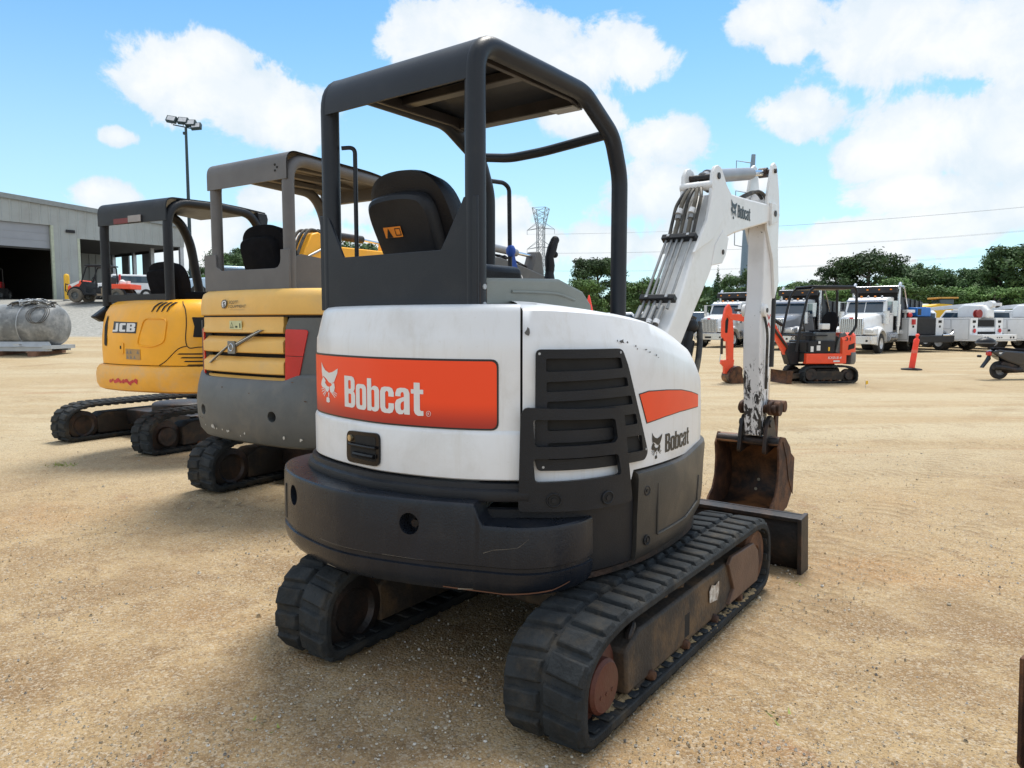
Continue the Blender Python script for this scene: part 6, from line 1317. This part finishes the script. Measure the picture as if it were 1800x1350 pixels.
p = PX(216, 520, 41.0); pickup((p[0], p[1], 2.6), 252, whiteV, 'white estate car half hidden behind the utility cart', 'parked_car', 'car', True, .8)
p = PX(362, 540, 36); pickup((p[0], p[1] + 3, terrain(p[0], p[1] + 3)), 240, mat('light_blue_car_paint', (.45, .6, .75), .3, coat=.4), 'pale blue car seen between the two yellow excavators', 'parked_car', 'car', True)
p = PX(330, 540, 52); pickup((p[0], p[1], 2.4), 100, whiteV, 'white pickup truck behind the shed posts')
for u_, D_, yw, lb in ((1215, 48, 200, 'white pickup truck with its cab just left of the first dump truck'), (1150, 46, 120, 'white pickup truck showing above the white engine hood'), (1090, 50, 80, 'long white pickup truck in the far row behind the black canopy post')):
    p = PX(u_, 565, D_); pickup((p[0], p[1], .1), yw, whiteV, lb, sc=1.1)
for u_, D_, yw, lb in ((1596, 44, 150, 'white pickup truck seen in the gap behind the black dump box'), (1778, 45, 340, 'tall white pickup truck in the far row at the right edge'), (1352, 49, 210, 'white pickup truck between the first two dump trucks')):
    p = PX(u_, 565, D_); pickup((p[0], p[1], .1), yw, whiteV, lb, sc=1.15)
p = PX(1700, 565, 46); pickup((p[0] + .3, p[1], 0), 190, mat('dark_blue_car_paint', (.02, .035, .09), .3, coat=.5), 'dark blue pickup truck behind the middle service truck', sc=1.1)
# beige tank truck and yellow loader in the far row
p = PX(1600, 565, 50); t = thing('tank_truck', (p[0] - .8, p[1], 0), 75, 'beige cylindrical tank truck in the far row', 'tank truck')
g = G(); g.lathe([(.001, 2.6), (.5, 2.5), (.62, 2.3), (.62, -2.3), (.5, -2.5), (.001, -2.6)], (0, 0, 2.02), 'y', 24); k_ = g.build('tank_shell', beige, t); g = G(); g.tube([(.63 * cos(a * pi / 12), .4, 2.02 + .63 * sin(a * pi / 12)) for a in range(24)], .03, 6, closed=True); g.build('strap', greyV, k_)
g = G(); g.box(-.5, .5, -2.6, 4.2, .7, 1.35); g.build('chassis', blk, t); g = G(); g.box(-1., 1., 2.7, 4.2, .8, 2.5); g.build('cab', whiteV, t, bevel=.1)
for q in (-1, 1):
    for y in (-1.8, 3.3): wheel(None, (q * .9, y, .5), .5, .3, par=t)
p = PX(1652, 565, 47); t = thing('wheel_loader', (p[0], p[1], 0), 100, 'yellow construction loader half hidden behind the service trucks', 'loader')
g = G(); g.prism([(-2.2, 1.0), (-2.2, 2.2), (-.4, 2.55), (.4, 2.5), (.6, 1.0)], 'x', -.9, .9); g.prism([(.6, 1.2), (2.6, 2.15), (3.2, 1.6), (3.0, 1.3), (.6, .9)], 'x', -.5, .5); g.build('body', yelp, t, bevel=.08)
g = G(); g.box(-.7, .7, -.3, .5, 2.4, 2.85); g.build('cab', glassd, t, bevel=.05); g = G(); g.box(-.9, .9, -.5, .7, 2.85, 2.95); g.build('roof', mat('tan_canvas', (.5, .27, .06), .8), t, bevel=.03)
for q in (-1, 1):
    for y in (-1.4, 1.4): wheel(None, (q * .95, y, .65), .65, .4, par=t, rim=yelp)
g = G(); g.prism([(3.0, .4), (3.9, .3), (3.6, 1.3), (3.1, 1.5)], 'x', -1.1, 1.1); g.build('bucket', yelp, t)
# delineator post
p = PX(1602, 650, 22.2); t = thing('delineator_post', (p[0], p[1], 0), 0, 'leaning orange-red plastic delineator post on a flat black base', 'post')
g = G(); g.lathe([(.30, 0), (.30, .03), (.22, .045), (.09, .06), (.06, .06)], (0, 0, 0), 'z', 8); g.build('base', rubber, t)
pm = mat('fluorescent_red_plastic', (.95, .060, .03), .5)
g = G(); g.lathe([(.085, .05), (.085, .3), (.078, .80), (.082, .82), (.082, .90), (.06, .93), (.035, .95), (.035, 1.0), (.055, 1.02), (.055, 1.06), (.02, 1.08), (.001, 1.08)], (0, 0, 0), 'z', 16); g.v = [(a + c * .13, b_, c) for a, b_, c in g.v]; g.build('tube', pm, t)
g = G(); g.lathe([(.084, .50), (.086, .50), (.085, .60), (.083, .60)], (0, 0, 0), 'z', 16); g.v = [(a + c * .13, b_, c) for a, b_, c in g.v]; g.build('band', mat('faded_red_plastic', (.75, .14, .09), .5), t)
# red flag whip
p = PX(1035, 565, 13.5); t = thing('red_flag_marker', (p[0], p[1], 0), 0, 'thin rod with a pointed red plastic tip behind the white engine hood', 'marker')
g = G(); g.cyl((0, 0, 0), (0, 0, 1.72), .015, 8); g.build('rod', galv, t); g = G(); g.lathe([(.08, 1.62), (.045, 1.78), (.012, 1.92), (.001, 1.93)], (0, 0, 0), 'z', 12); g.build('tip', pm, t)
# small yellow flag
p = PX(1521, 683, 16.0); t = thing('survey_flag', (p[0], p[1], 0), 0, 'tiny yellow survey flag stuck in the sand near the orange excavator', 'flag')
g = G(); g.cyl((0, 0, 0), (0, 0, .16), .004, 6); g.build('stake', galv, t); g = G(); g.prism([(0, .08), (.06, .10), (.05, .17), (0, .16)], 'y', -.002, .002); g.build('flag', yelp, t)
# scooter
p = PX(1755, 665, 18.6); t = thing('motor_scooter', (p[0], p[1], 0), 86, 'black motor scooter with rounded luggage case, at the right edge', 'scooter', None, 1.06)
for y in (0, 1.25): wheel(None, (0, y, .215), .215, .10, par=t, rim=greyp)
g = G(); g.prism([(-.28, .66), (-.10, .72), (.30, .66), (.55, .62), (.62, .36), (.85, .26), (1.0, .28), (1.05, .8), (1.12, .95), (1.17, .9), (1.12, .25), (.95, .14), (.5, .16), (.30, .40), (.05, .50), (-.2, .58)], 'x', -.13, .13); bd = g.build('body', mat('glossy_black_paint', (.012, .013, .018), .15, coat=.6), t, bevel=.05, seg=3)
g = G(); g.box(-.14, .14, -.12, .0, .60, .64); g.box(-.14, .14, .12, .2, .52, .56); g.prism([(.55, .34), (.60, .36), (.9, .22), (.86, .20)], 'x', -.138, .138); g.build('white_decal', decal_w, bd)
g = G(); g.prism([(-.18, .70), (-.12, .77), (.30, .73), (.56, .72), (.60, .66), (.5, .62), (.1, .66)], 'x', -.12, .12); g.build('seat', fabricb, t, bevel=.04, seg=3)
g = G(); g.ball((0, -.36, .87), .20, 8, (.85, 1.15, .62)); tc_ = g.build('luggage_case', blk, t); g = G(); g.tube([(.176 * cos(a * pi / 12), -.36 + .235 * sin(a * pi / 12), .86) for a in range(24)], .006, 5, closed=True); g.build('case_seam', greyp, tc_)
g = G(); g.tube([(0, -.1, .70), (0, -.3, .75)], .02, 8); g.build('carrier', blk, t)
g = G(); g.box(-.07, .07, -.31, -.24, .56, .66); g.build('rear_light', redlens, t, bevel=.02); g = G(); g.prism([(-.26, .58), (-.33, .45), (-.45, .28), (-.42, .27), (-.25, .48)], 'x', -.05, .05); g.cyl((-.12, -.38, .54), (-.2, -.40, .54), .03, 8); g.build('rear_fender', blk, t)
g = G(); g.tube(spline([(.12, -.22, .30), (.13, .05, .27), (.13, .30, .22), (.10, .5, .25)], 5), [.07] * 14 + [.03] * 2, 10); g.build('muffler', steel_d, t)
g = G(); g.prism([(-.05, .36), (.02, .44), (.5, .40), (.66, .30), (.60, .16), (.1, .14)], 'x', -.10, .11); g.build('engine', steel_d, t, bevel=.04)
g = G(); g.prism([(-.16, .56), (.0, .70), (.55, .66), (.58, .40), (.42, .30), (.12, .40), (-.05, .48)], 'x', -.15, .15); g.build('side_panel', MATS['glossy_black_paint'], t, bevel=.05, seg=3)
g = G(); g.tube([(.1, .62, .2), (.14, .66, .0)], .015, 6); g.build('kickstand', rust, t)
g = G(); g.tube(bend([(-.32, 1.0, .98), (0, 1.12, 1.0), (.32, 1.0, .98)], .1), .018, 8); g.tube([(0, 1.15, .2), (0, 1.10, 1.0)], .025, 8); g.build('handlebar', blk, t)
# blade end of another machine at the right edge
t = thing('steel_blade', (1.655, 2.26, 0), 60, 'dark rusty end of a steel blade at the right edge', 'blade')
g = G(); g.prism([(.0, .0), (-.03, .10), (-.035, .28), (.0, .40), (.03, .42), (.05, .40), (.02, .28), (.02, .10), (.05, 0)], 'x', 0, 1.6); bl = g.build('blade_plate', steel_d, t, bevel=.005)
g = G(); g.prism([(-.05, .05), (-.07, .40), (.08, .43), (.14, .0), (.0, -.0)], 'x', -.012, .0); g.build('end_plate', rust, t, bevel=.003)
# floodlight mast
p = PX(333, 400, 45); t = thing('floodlight_mast', (p[0], p[1], 2.55), 0, 'tall dark steel mast with a tilted row of floodlights', 'light pole')
hm = 12.95 - 2.55
g = G(); g.lathe([(.22, 0), (.22, .1), (.12, .12), (.10, hm * .5), (.075, hm)], (0, 0, 0), 'z', 12); dk = mat('dark_green_steel', (.03, .05, .055), .5, .3); g.build('pole', dk, t)
g = G(); g.tube([(-.75, 0, hm + .12), (.65, 0, hm - .16)], .035, 8); g.build('crossbar', dk, t)
for x_, z_, tl_ in ((-.82, .42, .2), (-.15, .34, .1), (.30, .20, 0), (.62, .02, -.1)):
    g = G(); R = Matrix.Rotation(radians(-25), 3, 'X') @ Matrix.Rotation(tl_, 3, 'Y'); g.box(-.30, .30, -.12, .12, -.19, .19, R, (x_, 0, hm + z_)); f = g.build('floodlight', dk, t, bevel=.02)
    g = G(); g.box(-.23, .23, -.128, -.12, -.14, .14, R, (x_, 0, hm + z_)); g.build('lamp_glass', glassc, f)
    g = G(); g.tube([(x_, 0, hm + z_ - .12), (x_, 0, hm - .02 - x_ * .2)], .02, 6); g.build('bracket', dk, t)
g = G(); g.box(-.16, -.02, -.08, .08, hm - .45, hm - .3); g.build('sensor_box', dk, t)
# ------------------------------------------------------------------ trees
def leafmat(name, a, b):
    m = bpy.data.materials.new(name); m.use_nodes = True; nt = m.node_tree; bs = nt.nodes['Principled BSDF']
    ge = nn(nt, 'ShaderNodeNewGeometry'); tc = nn(nt, 'ShaderNodeTexCoord'); oi = nn(nt, 'ShaderNodeObjectInfo')
    c = mixc(nt, ge.outputs['Random Per Island'], a, b)
    c = mixc(nt, ramp(nt, noise(nt, tc.outputs['Object'], .45, 3), .42, .62), c, tuple(x * 1.5 for x in b))
    hs = nn(nt, 'ShaderNodeHueSaturation'); mr = nn(nt, 'ShaderNodeMapRange', inp={3: .7, 4: 1.35}); lk(nt, oi.outputs['Random'], mr.inputs[0]); lk(nt, mr.outputs[0], hs.inputs['Value']); lk(nt, c, hs.inputs['Color'])
    lk(nt, hs.outputs[0], bs.inputs['Base Color']); bs.inputs['Roughness'].default_value = .7; bs.inputs['Specular IOR Level'].default_value = .2
    MATS[name] = m; return m
lf1 = leafmat('broadleaf_foliage', (.028, .055, .024), (.062, .104, .038)); lf2 = leafmat('light_green_foliage', (.038, .078, .023), (.084, .142, .042)); lf3 = leafmat('conifer_foliage', (.020, .046, .022), (.040, .078, .030))
bark = mat('tree_bark', (.09, .07, .055), .9, 0, .3, 3)
def crown_mesh(seed, n, rx, rz, zc, leaf, lobes=16, conifer=False):
    rs = random.Random(seed); g = G(); L = []
    for i in range(lobes):
        if conifer: z = zc - rz + 2 * rz * (i + .5) / lobes; k = rx * (1.05 - (i + .5) / lobes) ; a = rs.random() * 6.3; L.append((cos(a) * k * .35, sin(a) * k * .35, z, k * .8, rz * .14))
        else:
            a = rs.random() * 6.3; e = rs.uniform(-.85, 1.0); q = rs.uniform(.30, .92) * math.sqrt(1 - .6 * e * e); k = rs.uniform(.13, .34)
            L.append((cos(a) * rx * q, sin(a) * rx * q, zc + e * rz * .78, rx * k, rz * k * rs.uniform(.6, .95)))
    tot = sum(l[3] ** 2 for l in L)
    for (cx, cy, cz, lr, lz) in L:
        for i in range(int(n * lr * lr / tot)):
            d = Vector((rs.gauss(0, 1), rs.gauss(0, 1), rs.gauss(.15, 1))).normalized(); q = rs.random() ** .35 * (1 + .22 * rs.gauss(0, 1) * (rs.random() < .3))
            p = Vector((cx + d.x * lr * q, cy + d.y * lr * q, cz + d.z * lz * q))
            nrm = (d + Vector((rs.gauss(0, .6), rs.gauss(0, .6), rs.gauss(.2, .6)))).normalized(); u = nrm.orthogonal().normalized(); w = nrm.cross(u); a = rs.random() * 6.3
            u, w = u * cos(a) + w * sin(a), w * cos(a) - u * sin(a); s = leaf * rs.uniform(.5, 1.25)
            g.add([p - u * s, p - w * s * .55, p + u * s, p + w * s * .55], [(0, 1, 2, 3)])
    return g, L
TREES = {}
def tree_proto(key, m, seed, n, h, rx, zc, rz, leaf, conifer=False, lobes=16):
    g, L = crown_mesh(seed, n, rx, rz, zc, leaf, lobes, conifer); rs = random.Random(seed)
    me = None; t = thing('tree', (0, 0, 0), 0, 'tree', 'tree')
    g.build('crown', m, t, fix=False, ang=180)
    k = G(); k.tube([(0, 0, -.3), (.1, 0, h * .3), (0, .1, h * .6), (0, 0, h * .9)], [h * .03, h * .022, h * .014, h * .004], 8)
    for (cx, cy, cz, lr, lz) in L[:9]: b0 = max(h * .2, cz - lr * 1.2); k.tube([(0, 0, b0 - lr * .3), (cx * .5, cy * .5, (b0 + cz) / 2), (cx, cy, cz)], [h * .011, h * .007, h * .003], 6)
    k.build('trunk', bark, t); TREES[key] = t; t['used'] = 0; return t
tree_proto('a', lf1, 1, 12000, 12, 4.6, 7.6, 4.6, .20, lobes=46)
tree_proto('b', lf1, 2, 12000, 12, 5.4, 6.8, 4.2, .20, lobes=54)
tree_proto('c', lf2, 3, 9000, 9, 4.4, 4.8, 4.0, .20, lobes=42)
tree_proto('d', lf1, 4, 10000, 14, 4.0, 8.6, 5.2, .20, lobes=44)
tree_proto('p', lf3, 5, 7000, 13, 2.6, 7.0, 6.0, .24, True, 14)
PH = {'a': 12.2, 'b': 11., 'c': 8.8, 'd': 13.8, 'p': 13.}
def place_tree(key, u, vt, D, label, group=None, wid=1., rot=None):
    """tree whose top reaches row vt of the photograph at column u"""
    src = TREES[key]; x, y, zt = PX(u, vt, D); z0 = terrain(x, y); s = (zt - z0) / PH[key]
    if src['used'] == 0: src['used'] = 1; t = src
    else: t = copy_tree(src)
    t.location = (x, y, z0); t.scale = (s * wid, s * wid, s); t.rotation_euler = (0, 0, random.random() * 6.3 if rot is None else rot)
    tag(t, label, 'tree', group); return t
random.seed(42)
BG = 'trees along the far edge of the yard'
place_tree('b', 1050, 449, 108, 'broad round oak seen through the black canopy frame', None, 1.0)
place_tree('c', 1022, 490, 100, 'light green tree at the left foot of the round oak')
place_tree('c', 1130, 486, 104, 'light green tree right of the black canopy post')
place_tree('a', 1168, 490, 112, 'dark tree behind the hydraulic pipes of the boom')
place_tree('p', 1262, 470, 104, 'dark pointed conifer right of the boom')
place_tree('a', 1296, 478, 118, 'small dark tree between conifer and steel pole')
place_tree('d', 1328, 466, 110, 'dark tree behind the upright excavator arm')
place_tree('c', 1388, 494, 112, 'low light green tree right of the excavator arm')
LBL = ['low dark tree over the silver dump truck', 'spreading dark tree left of the tallest oak', 'tallest oak over the orange excavator', 'dark tree right of the tallest oak', 'light green tree over the black dump box', 'rounded tree over the beige tank', 'broad dark tree over the blue welder', 'dark tree over the middle service truck', 'tall tree near the right edge', 'highest tree at the right edge', 'dark tree beyond the right edge']
for i, (k_, u_, v_, D_, w_) in enumerate((('b', 1425, 492, 112, 1.1), ('a', 1470, 462, 112, 1.1), ('b', 1530, 441, 106, 1.15), ('a', 1592, 458, 110, 1.0), ('c', 1560, 487, 92, 1.1), ('b', 1640, 468, 104, .9), ('a', 1688, 476, 102, 1.2), ('b', 1728, 466, 98, 1.0), ('d', 1762, 440, 92, 1.1), ('b', 1800, 425, 90, 1.1), ('a', 1860, 420, 90, 1.2))):
    place_tree(k_, u_, v_, D_, LBL[i], BG, w_)
UL = ['dark undergrowth tree low behind the dump trucks', 'leafy green bush-like tree low in the tree line']
nl_ = ['behind the first dump truck', 'behind the silver dump truck', 'behind the third dump truck', 'behind the black dump box', 'behind the beige tank', 'behind the blue welder', 'behind the yellow loader', 'behind the crane boom', 'behind the white equipment housing', 'behind the last service truck']
for i, u_ in enumerate((1345, 1410, 1450, 1500, 1610, 1565, 1665, 1705, 1750, 1790)):
    place_tree(random.choice('ccb'), u_, random.uniform(494, 516), random.uniform(82, 96), 'low green tree ' + nl_[i], 'low trees in front of the tree line', 1.35)
LT = (('a', 352, 462, 75, 'dark tree right of the shed posts'), ('b', 405, 440, 78, 'tree framed by the grey canopy and its seat'), ('c', 300, 487, 70, 'light green tree behind the covered bay'), ('c', 262, 495, 66, 'green tree seen through the covered bay'), ('b', 450, 432, 84, 'tree behind the seat of the second excavator'), ('a', 512, 440, 86, 'tree left of the yellow boom'), ('b', 590, 452, 90, 'tree hidden behind the yellow boom'), ('a', 632, 418, 92, 'tree top left of the black seat'), ('c', 378, 480, 70, 'pale green tree low beside the grey canopy post'), ('a', 700, 450, 95, 'tree behind the black seat'), ('c', 960, 515, 104, 'low tree behind the side console'))
for k_, u_, v_, D_, lb in LT: place_tree(k_, u_, v_, D_, lb, 'trees behind the excavators')
# far wood reading as one mass
g = G(); rs = random.Random(8)
for i in range(26000):
    a = rs.uniform(-.75, .80); D_ = rs.uniform(122, 150); x = D_ * math.tan(a); hz = (7.0 if a > .05 else 5.0) + 2.0 * mn.noise((a * 14, 0, 0)) + 1.6 * mn.noise((a * 45, 3, 0)); z = terrain(x, D_) + hz * rs.random() ** .7
    n = Vector((rs.gauss(0, 1), rs.gauss(-.6, 1), rs.gauss(.4, 1))).normalized(); u = n.orthogonal().normalized(); w = n.cross(u); s = rs.uniform(.4, .9); p = Vector((x, D_, z)); g.add([p - u * s, p - w * s * .6, p + u * s, p + w * s * .6], [(0, 1, 2, 3)])
o = g.build('woods', lf1, None, fix=False, ang=180); o['kind'] = 'stuff'; o['label'] = 'far wood behind the yard'

# ------------------------------------------------------------------ pylons and wires
pm_ = mat('weathered_galvanised_lattice', (.22, .25, .28), .6, .2)
x0, y0, _ = PX(950, 565, 240); t = thing('transmission_tower', (x0, y0, 0), 20, 'steel lattice transmission tower on the horizon', 'pylon')
zt = 1.45 + 195 * 240 / 1300; g = G()
def hw(z): return 2.6 - 1.55 * min(1, z / 22) if z < zt - 8 else 1.05 + 1.15 * max(0, (z - (zt - 6))) / 6
def corner(i, z): w = hw(z); return ((w if i in (0, 1) else -w), (w if i in (1, 2) else -w), z)
zs = [0, 4.5, 9, 13, 16.5, 20, 23, 26, 29, 31.5, zt - 3.5, zt - 1.8, zt]
for i in range(4):
    for a, b_ in zip(zs, zs[1:]):
        g.tube([corner(i, a), corner(i, b_)], .13, 4); j = (i + 1) % 4; g.tube([corner(i, a), corner(j, b_)], .07, 4); g.tube([corner(j, a), corner(i, b_)], .07, 4); g.tube([corner(i, b_), corner(j, b_)], .07, 4)
g.build('lattice_mast', pm_, t)
ARM = (zt - 6.2, zt - 12.2, zt - 17.8)
for za in ARM:
    g = G()
    for q in (-1, 1):
        for yy in (-.9, .9): g.tube([(0, yy, za), (q * 4.6, 0, za - .6)], .09, 4); g.tube([(q * .9, yy, za + 1.8), (q * 4.6, 0, za - .6)], .07, 4)
        g.tube([(q * 4.6, 0, za - .6), (q * 4.6, 0, za - 2.0)], .07, 4)
    g.build('cross_arm', pm_, t)
x1, y1_, _ = PX(1306, 565, 140); t = thing('transmission_pole', (x1, y1_, 0), 20, 'tall blue-grey steel pole behind the excavator arm', 'pylon')
zt2 = 1.45 + 285 * 140 / 1300
g = G(); g.tube([(0, 0, 0), (.35, 0, zt2 * .55), (1.1, 0, zt2)], [1.15, .85, .38], 12); g.build('pole', mat('blue_grey_steel', (.22, .27, .32), .5, .3), t)
for za in (zt2 - 7, zt2 - 14, zt2 - 1.5):
    g = G(); g.tube([(.8, 0, za), (-1.9, 0, za + .6), (-1.9, 0, za - 2.4), (.4, 0, za - 3.0)], .10, 6); g.build('cross_arm', pm_, t)
wm_ = mat('power_line_wire', (.34, .37, .40), .5)
for k_, za in enumerate(ARM):
    for q in (-1, 1):
        A = Vector((x0 + q * 4.4, y0, za - 2.0)); B = Vector((230 + q * 6, 150, za + 9 + q * 1.0)); P_ = [A.lerp(B, i / 20) - Vector((0, 0, 9 * 4 * (i / 20) * (1 - i / 20) * .55)) for i in range(21)]
        g = G(); g.tube(P_, .028, 4, caps=False); o = g.build('power_line', wm_, None); tag(o, 'thin power line running from the lattice tower to the right', 'wire', 'power lines across the sky')

# ------------------------------------------------------------------ sky and sun
SUN_EL, SUN_AZ = 67., 22.
wd = bpy.data.worlds.new('World'); SC.world = wd; wd.use_nodes = True; nt = wd.node_tree; nt.nodes.clear()
out = nn(nt, 'ShaderNodeOutputWorld'); bg = nn(nt, 'ShaderNodeBackground', inp={'Strength': .125}); lk(nt, bg.outputs[0], out.inputs[0])
sky = nn(nt, 'ShaderNodeTexSky', sky_type='NISHITA', sun_disc=False, sun_elevation=radians(SUN_EL), sun_rotation=radians(SUN_AZ), altitude=100, air_density=1.0, dust_density=.0, ozone_density=2.6)
tc = nn(nt, 'ShaderNodeTexCoord').outputs['Generated']; sx = nn(nt, 'ShaderNodeSeparateXYZ'); lk(nt, tc, sx.inputs[0])
az = nn(nt, 'ShaderNodeMath', operation='ARCTAN2'); lk(nt, sx.outputs[0], az.inputs[0]); lk(nt, sx.outputs[1], az.inputs[1])
el = nn(nt, 'ShaderNodeMath', operation='ARCSINE'); lk(nt, sx.outputs[2], el.inputs[0])
cv = nn(nt, 'ShaderNodeCombineXYZ'); lk(nt, az.outputs[0], cv.inputs[0]); lk(nt, el.outputs[0], cv.inputs[1])
# billowing distortion of the cloud outlines
def angles(u, v):
    x = (u - 900) / 1300; yy = -(v - 675) / 1300; c, s = cos(radians(4.84)), sin(radians(4.84)); d = Vector((x, c + yy * s, -s + yy * c)).normalized(); return math.atan2(d.x, d.y), math.asin(d.z)
BL = [(340, 150, 115, 72), (440, 190, 115, 62), (262, 150, 62, 42), (505, 218, 62, 42), (385, 105, 60, 38), (760, 55, 85, 55), (845, 60, 100, 50), (935, 85, 95, 50), (1030, 108, 95, 48), (1115, 100, 68, 50), (960, 150, 80, 35),
      (1015, 205, 72, 38), (1182, 246, 75, 42), (1130, 345, 105, 58), (1230, 425, 130, 60), (1085, 430, 100, 42), (1370, 32, 80, 42), (1388, 80, 42, 25), (1390, 206, 78, 42), (1550, 55, 120, 62), (1690, 80, 150, 68), (1820, 60, 120, 80),
      (1655, 230, 125, 72), (1775, 260, 105, 85), (1545, 275, 70, 36), (1500, 430, 150, 42), (1660, 400, 160, 48), (1800, 360, 120, 70), (1400, 455, 140, 42), (1620, 340, 120, 32), (188, 345, 72, 32), (205, 240, 40, 18), (480, 350, 60, 38),
      (885, 378, 62, 32), (925, 430, 95, 40), (380, 410, 70, 35), (650, 370, 70, 30), (700, 440, 120, 40), (560, 430, 90, 40), (330, 440, 80, 40), (1330, 320, 40, 20), (1960, 300, 140, 110), (-150, 380, 160, 50)]
cur = None
for (u, v, ru, rv) in BL:
    a, e = angles(u, v); k = 1 / 1300.
    cu = cos(a) ** 2
    sb_ = nn(nt, 'ShaderNodeVectorMath', operation='SUBTRACT', inp={1: (a, e, 0)}); lk(nt, cv.outputs[0], sb_.inputs[0])
    ml = nn(nt, 'ShaderNodeVectorMath', operation='MULTIPLY', inp={1: (1 / (ru * k * cu * 1.12), 1 / (rv * k * cos(a) * 1.12), 0)}); lk(nt, sb_.outputs[0], ml.inputs[0])
    ln = nn(nt, 'ShaderNodeVectorMath', operation='LENGTH'); lk(nt, ml.outputs[0], ln.inputs[0])
    if cur is None: cur = ln.outputs['Value']
    else:
        mi = nn(nt, 'ShaderNodeMath', operation='SMOOTH_MIN', inp={2: .25}); lk(nt, cur, mi.inputs[0]); lk(nt, ln.outputs['Value'], mi.inputs[1]); cur = mi.outputs[0]
n1 = noise(nt, tc, 9, 12, .64, .25); n2 = noise(nt, tc, 3.2, 8, .6, .2)
dm = nn(nt, 'ShaderNodeMath', operation='MULTIPLY_ADD', inp={1: 2.6, 2: -1.3}); lk(nt, n1, dm.inputs[0])
sm = nn(nt, 'ShaderNodeMath', operation='ADD'); lk(nt, cur, sm.inputs[0]); lk(nt, dm.outputs[0], sm.inputs[1])
al = nn(nt, 'ShaderNodeMapRange', interpolation_type='SMOOTHSTEP', inp={1: 1.06, 2: .76, 3: 0, 4: 1}); lk(nt, sm.outputs[0], al.inputs[0])
# unseen clouds in the rest of the sky, thickened and brightened as fill light
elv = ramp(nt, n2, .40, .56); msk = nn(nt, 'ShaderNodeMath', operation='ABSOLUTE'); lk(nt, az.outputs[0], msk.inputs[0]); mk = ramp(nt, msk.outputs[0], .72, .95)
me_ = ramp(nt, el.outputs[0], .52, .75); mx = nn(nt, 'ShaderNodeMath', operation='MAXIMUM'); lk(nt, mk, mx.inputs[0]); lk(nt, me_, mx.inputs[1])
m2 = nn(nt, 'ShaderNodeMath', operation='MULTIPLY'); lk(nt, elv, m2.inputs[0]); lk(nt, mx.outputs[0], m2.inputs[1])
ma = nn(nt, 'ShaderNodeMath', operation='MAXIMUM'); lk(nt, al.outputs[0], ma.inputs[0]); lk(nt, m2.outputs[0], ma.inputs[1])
am = nn(nt, 'ShaderNodeMath', operation='MULTIPLY', inp={1: .93}); lk(nt, ma.outputs[0], am.inputs[0])
dens = ramp(nt, sm.outputs[0], .9, .2)
n3 = noise(nt, tc, 14, 8, .6, .3)
tone = nn(nt, 'ShaderNodeMath', operation='MULTIPLY_ADD', inp={1: .55}); lk(nt, ramp(nt, n3, .35, .65), tone.inputs[0]); 
h2 = nn(nt, 'ShaderNodeMath', operation='MULTIPLY', inp={1: .5}); lk(nt, dens, h2.inputs[0]); lk(nt, h2.outputs[0], tone.inputs[2])
ccol = mixc(nt, tone.outputs[0], (4.5, 5.0, 5.4), (5.9, 5.9, 5.9))
# thin whitening of the air towards the horizon
hz = nn(nt, 'ShaderNodeMapRange', interpolation_type='SMOOTHSTEP', inp={1: .42, 2: -.02, 3: 0, 4: .62}); lk(nt, el.outputs[0], hz.inputs[0])
skyc = mixc(nt, hz.outputs[0], mixc(nt, 1., sky.outputs[0], (.74, 1.04, 1.05), 'MULTIPLY'), (4.2, 5.15, 5.7))
ccol = mixc(nt, mx.outputs[0], ccol, (6.9, 7.15, 7.4))  # out-of-view clouds set brighter than the visible ones, for fill
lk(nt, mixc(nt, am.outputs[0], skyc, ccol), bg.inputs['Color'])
sd = bpy.data.lights.new('sun', 'SUN'); so_ = bpy.data.objects.new('sun', sd); COL.objects.link(so_)
sd.energy = 3.3; sd.angle = radians(18); sd.color = (1, .955, .88)
sdir = Vector((sin(radians(SUN_AZ)) * cos(radians(SUN_EL)), cos(radians(SUN_AZ)) * cos(radians(SUN_EL)), sin(radians(SUN_EL))))
so_.rotation_euler = sdir.to_track_quat('Z', 'Y').to_euler()
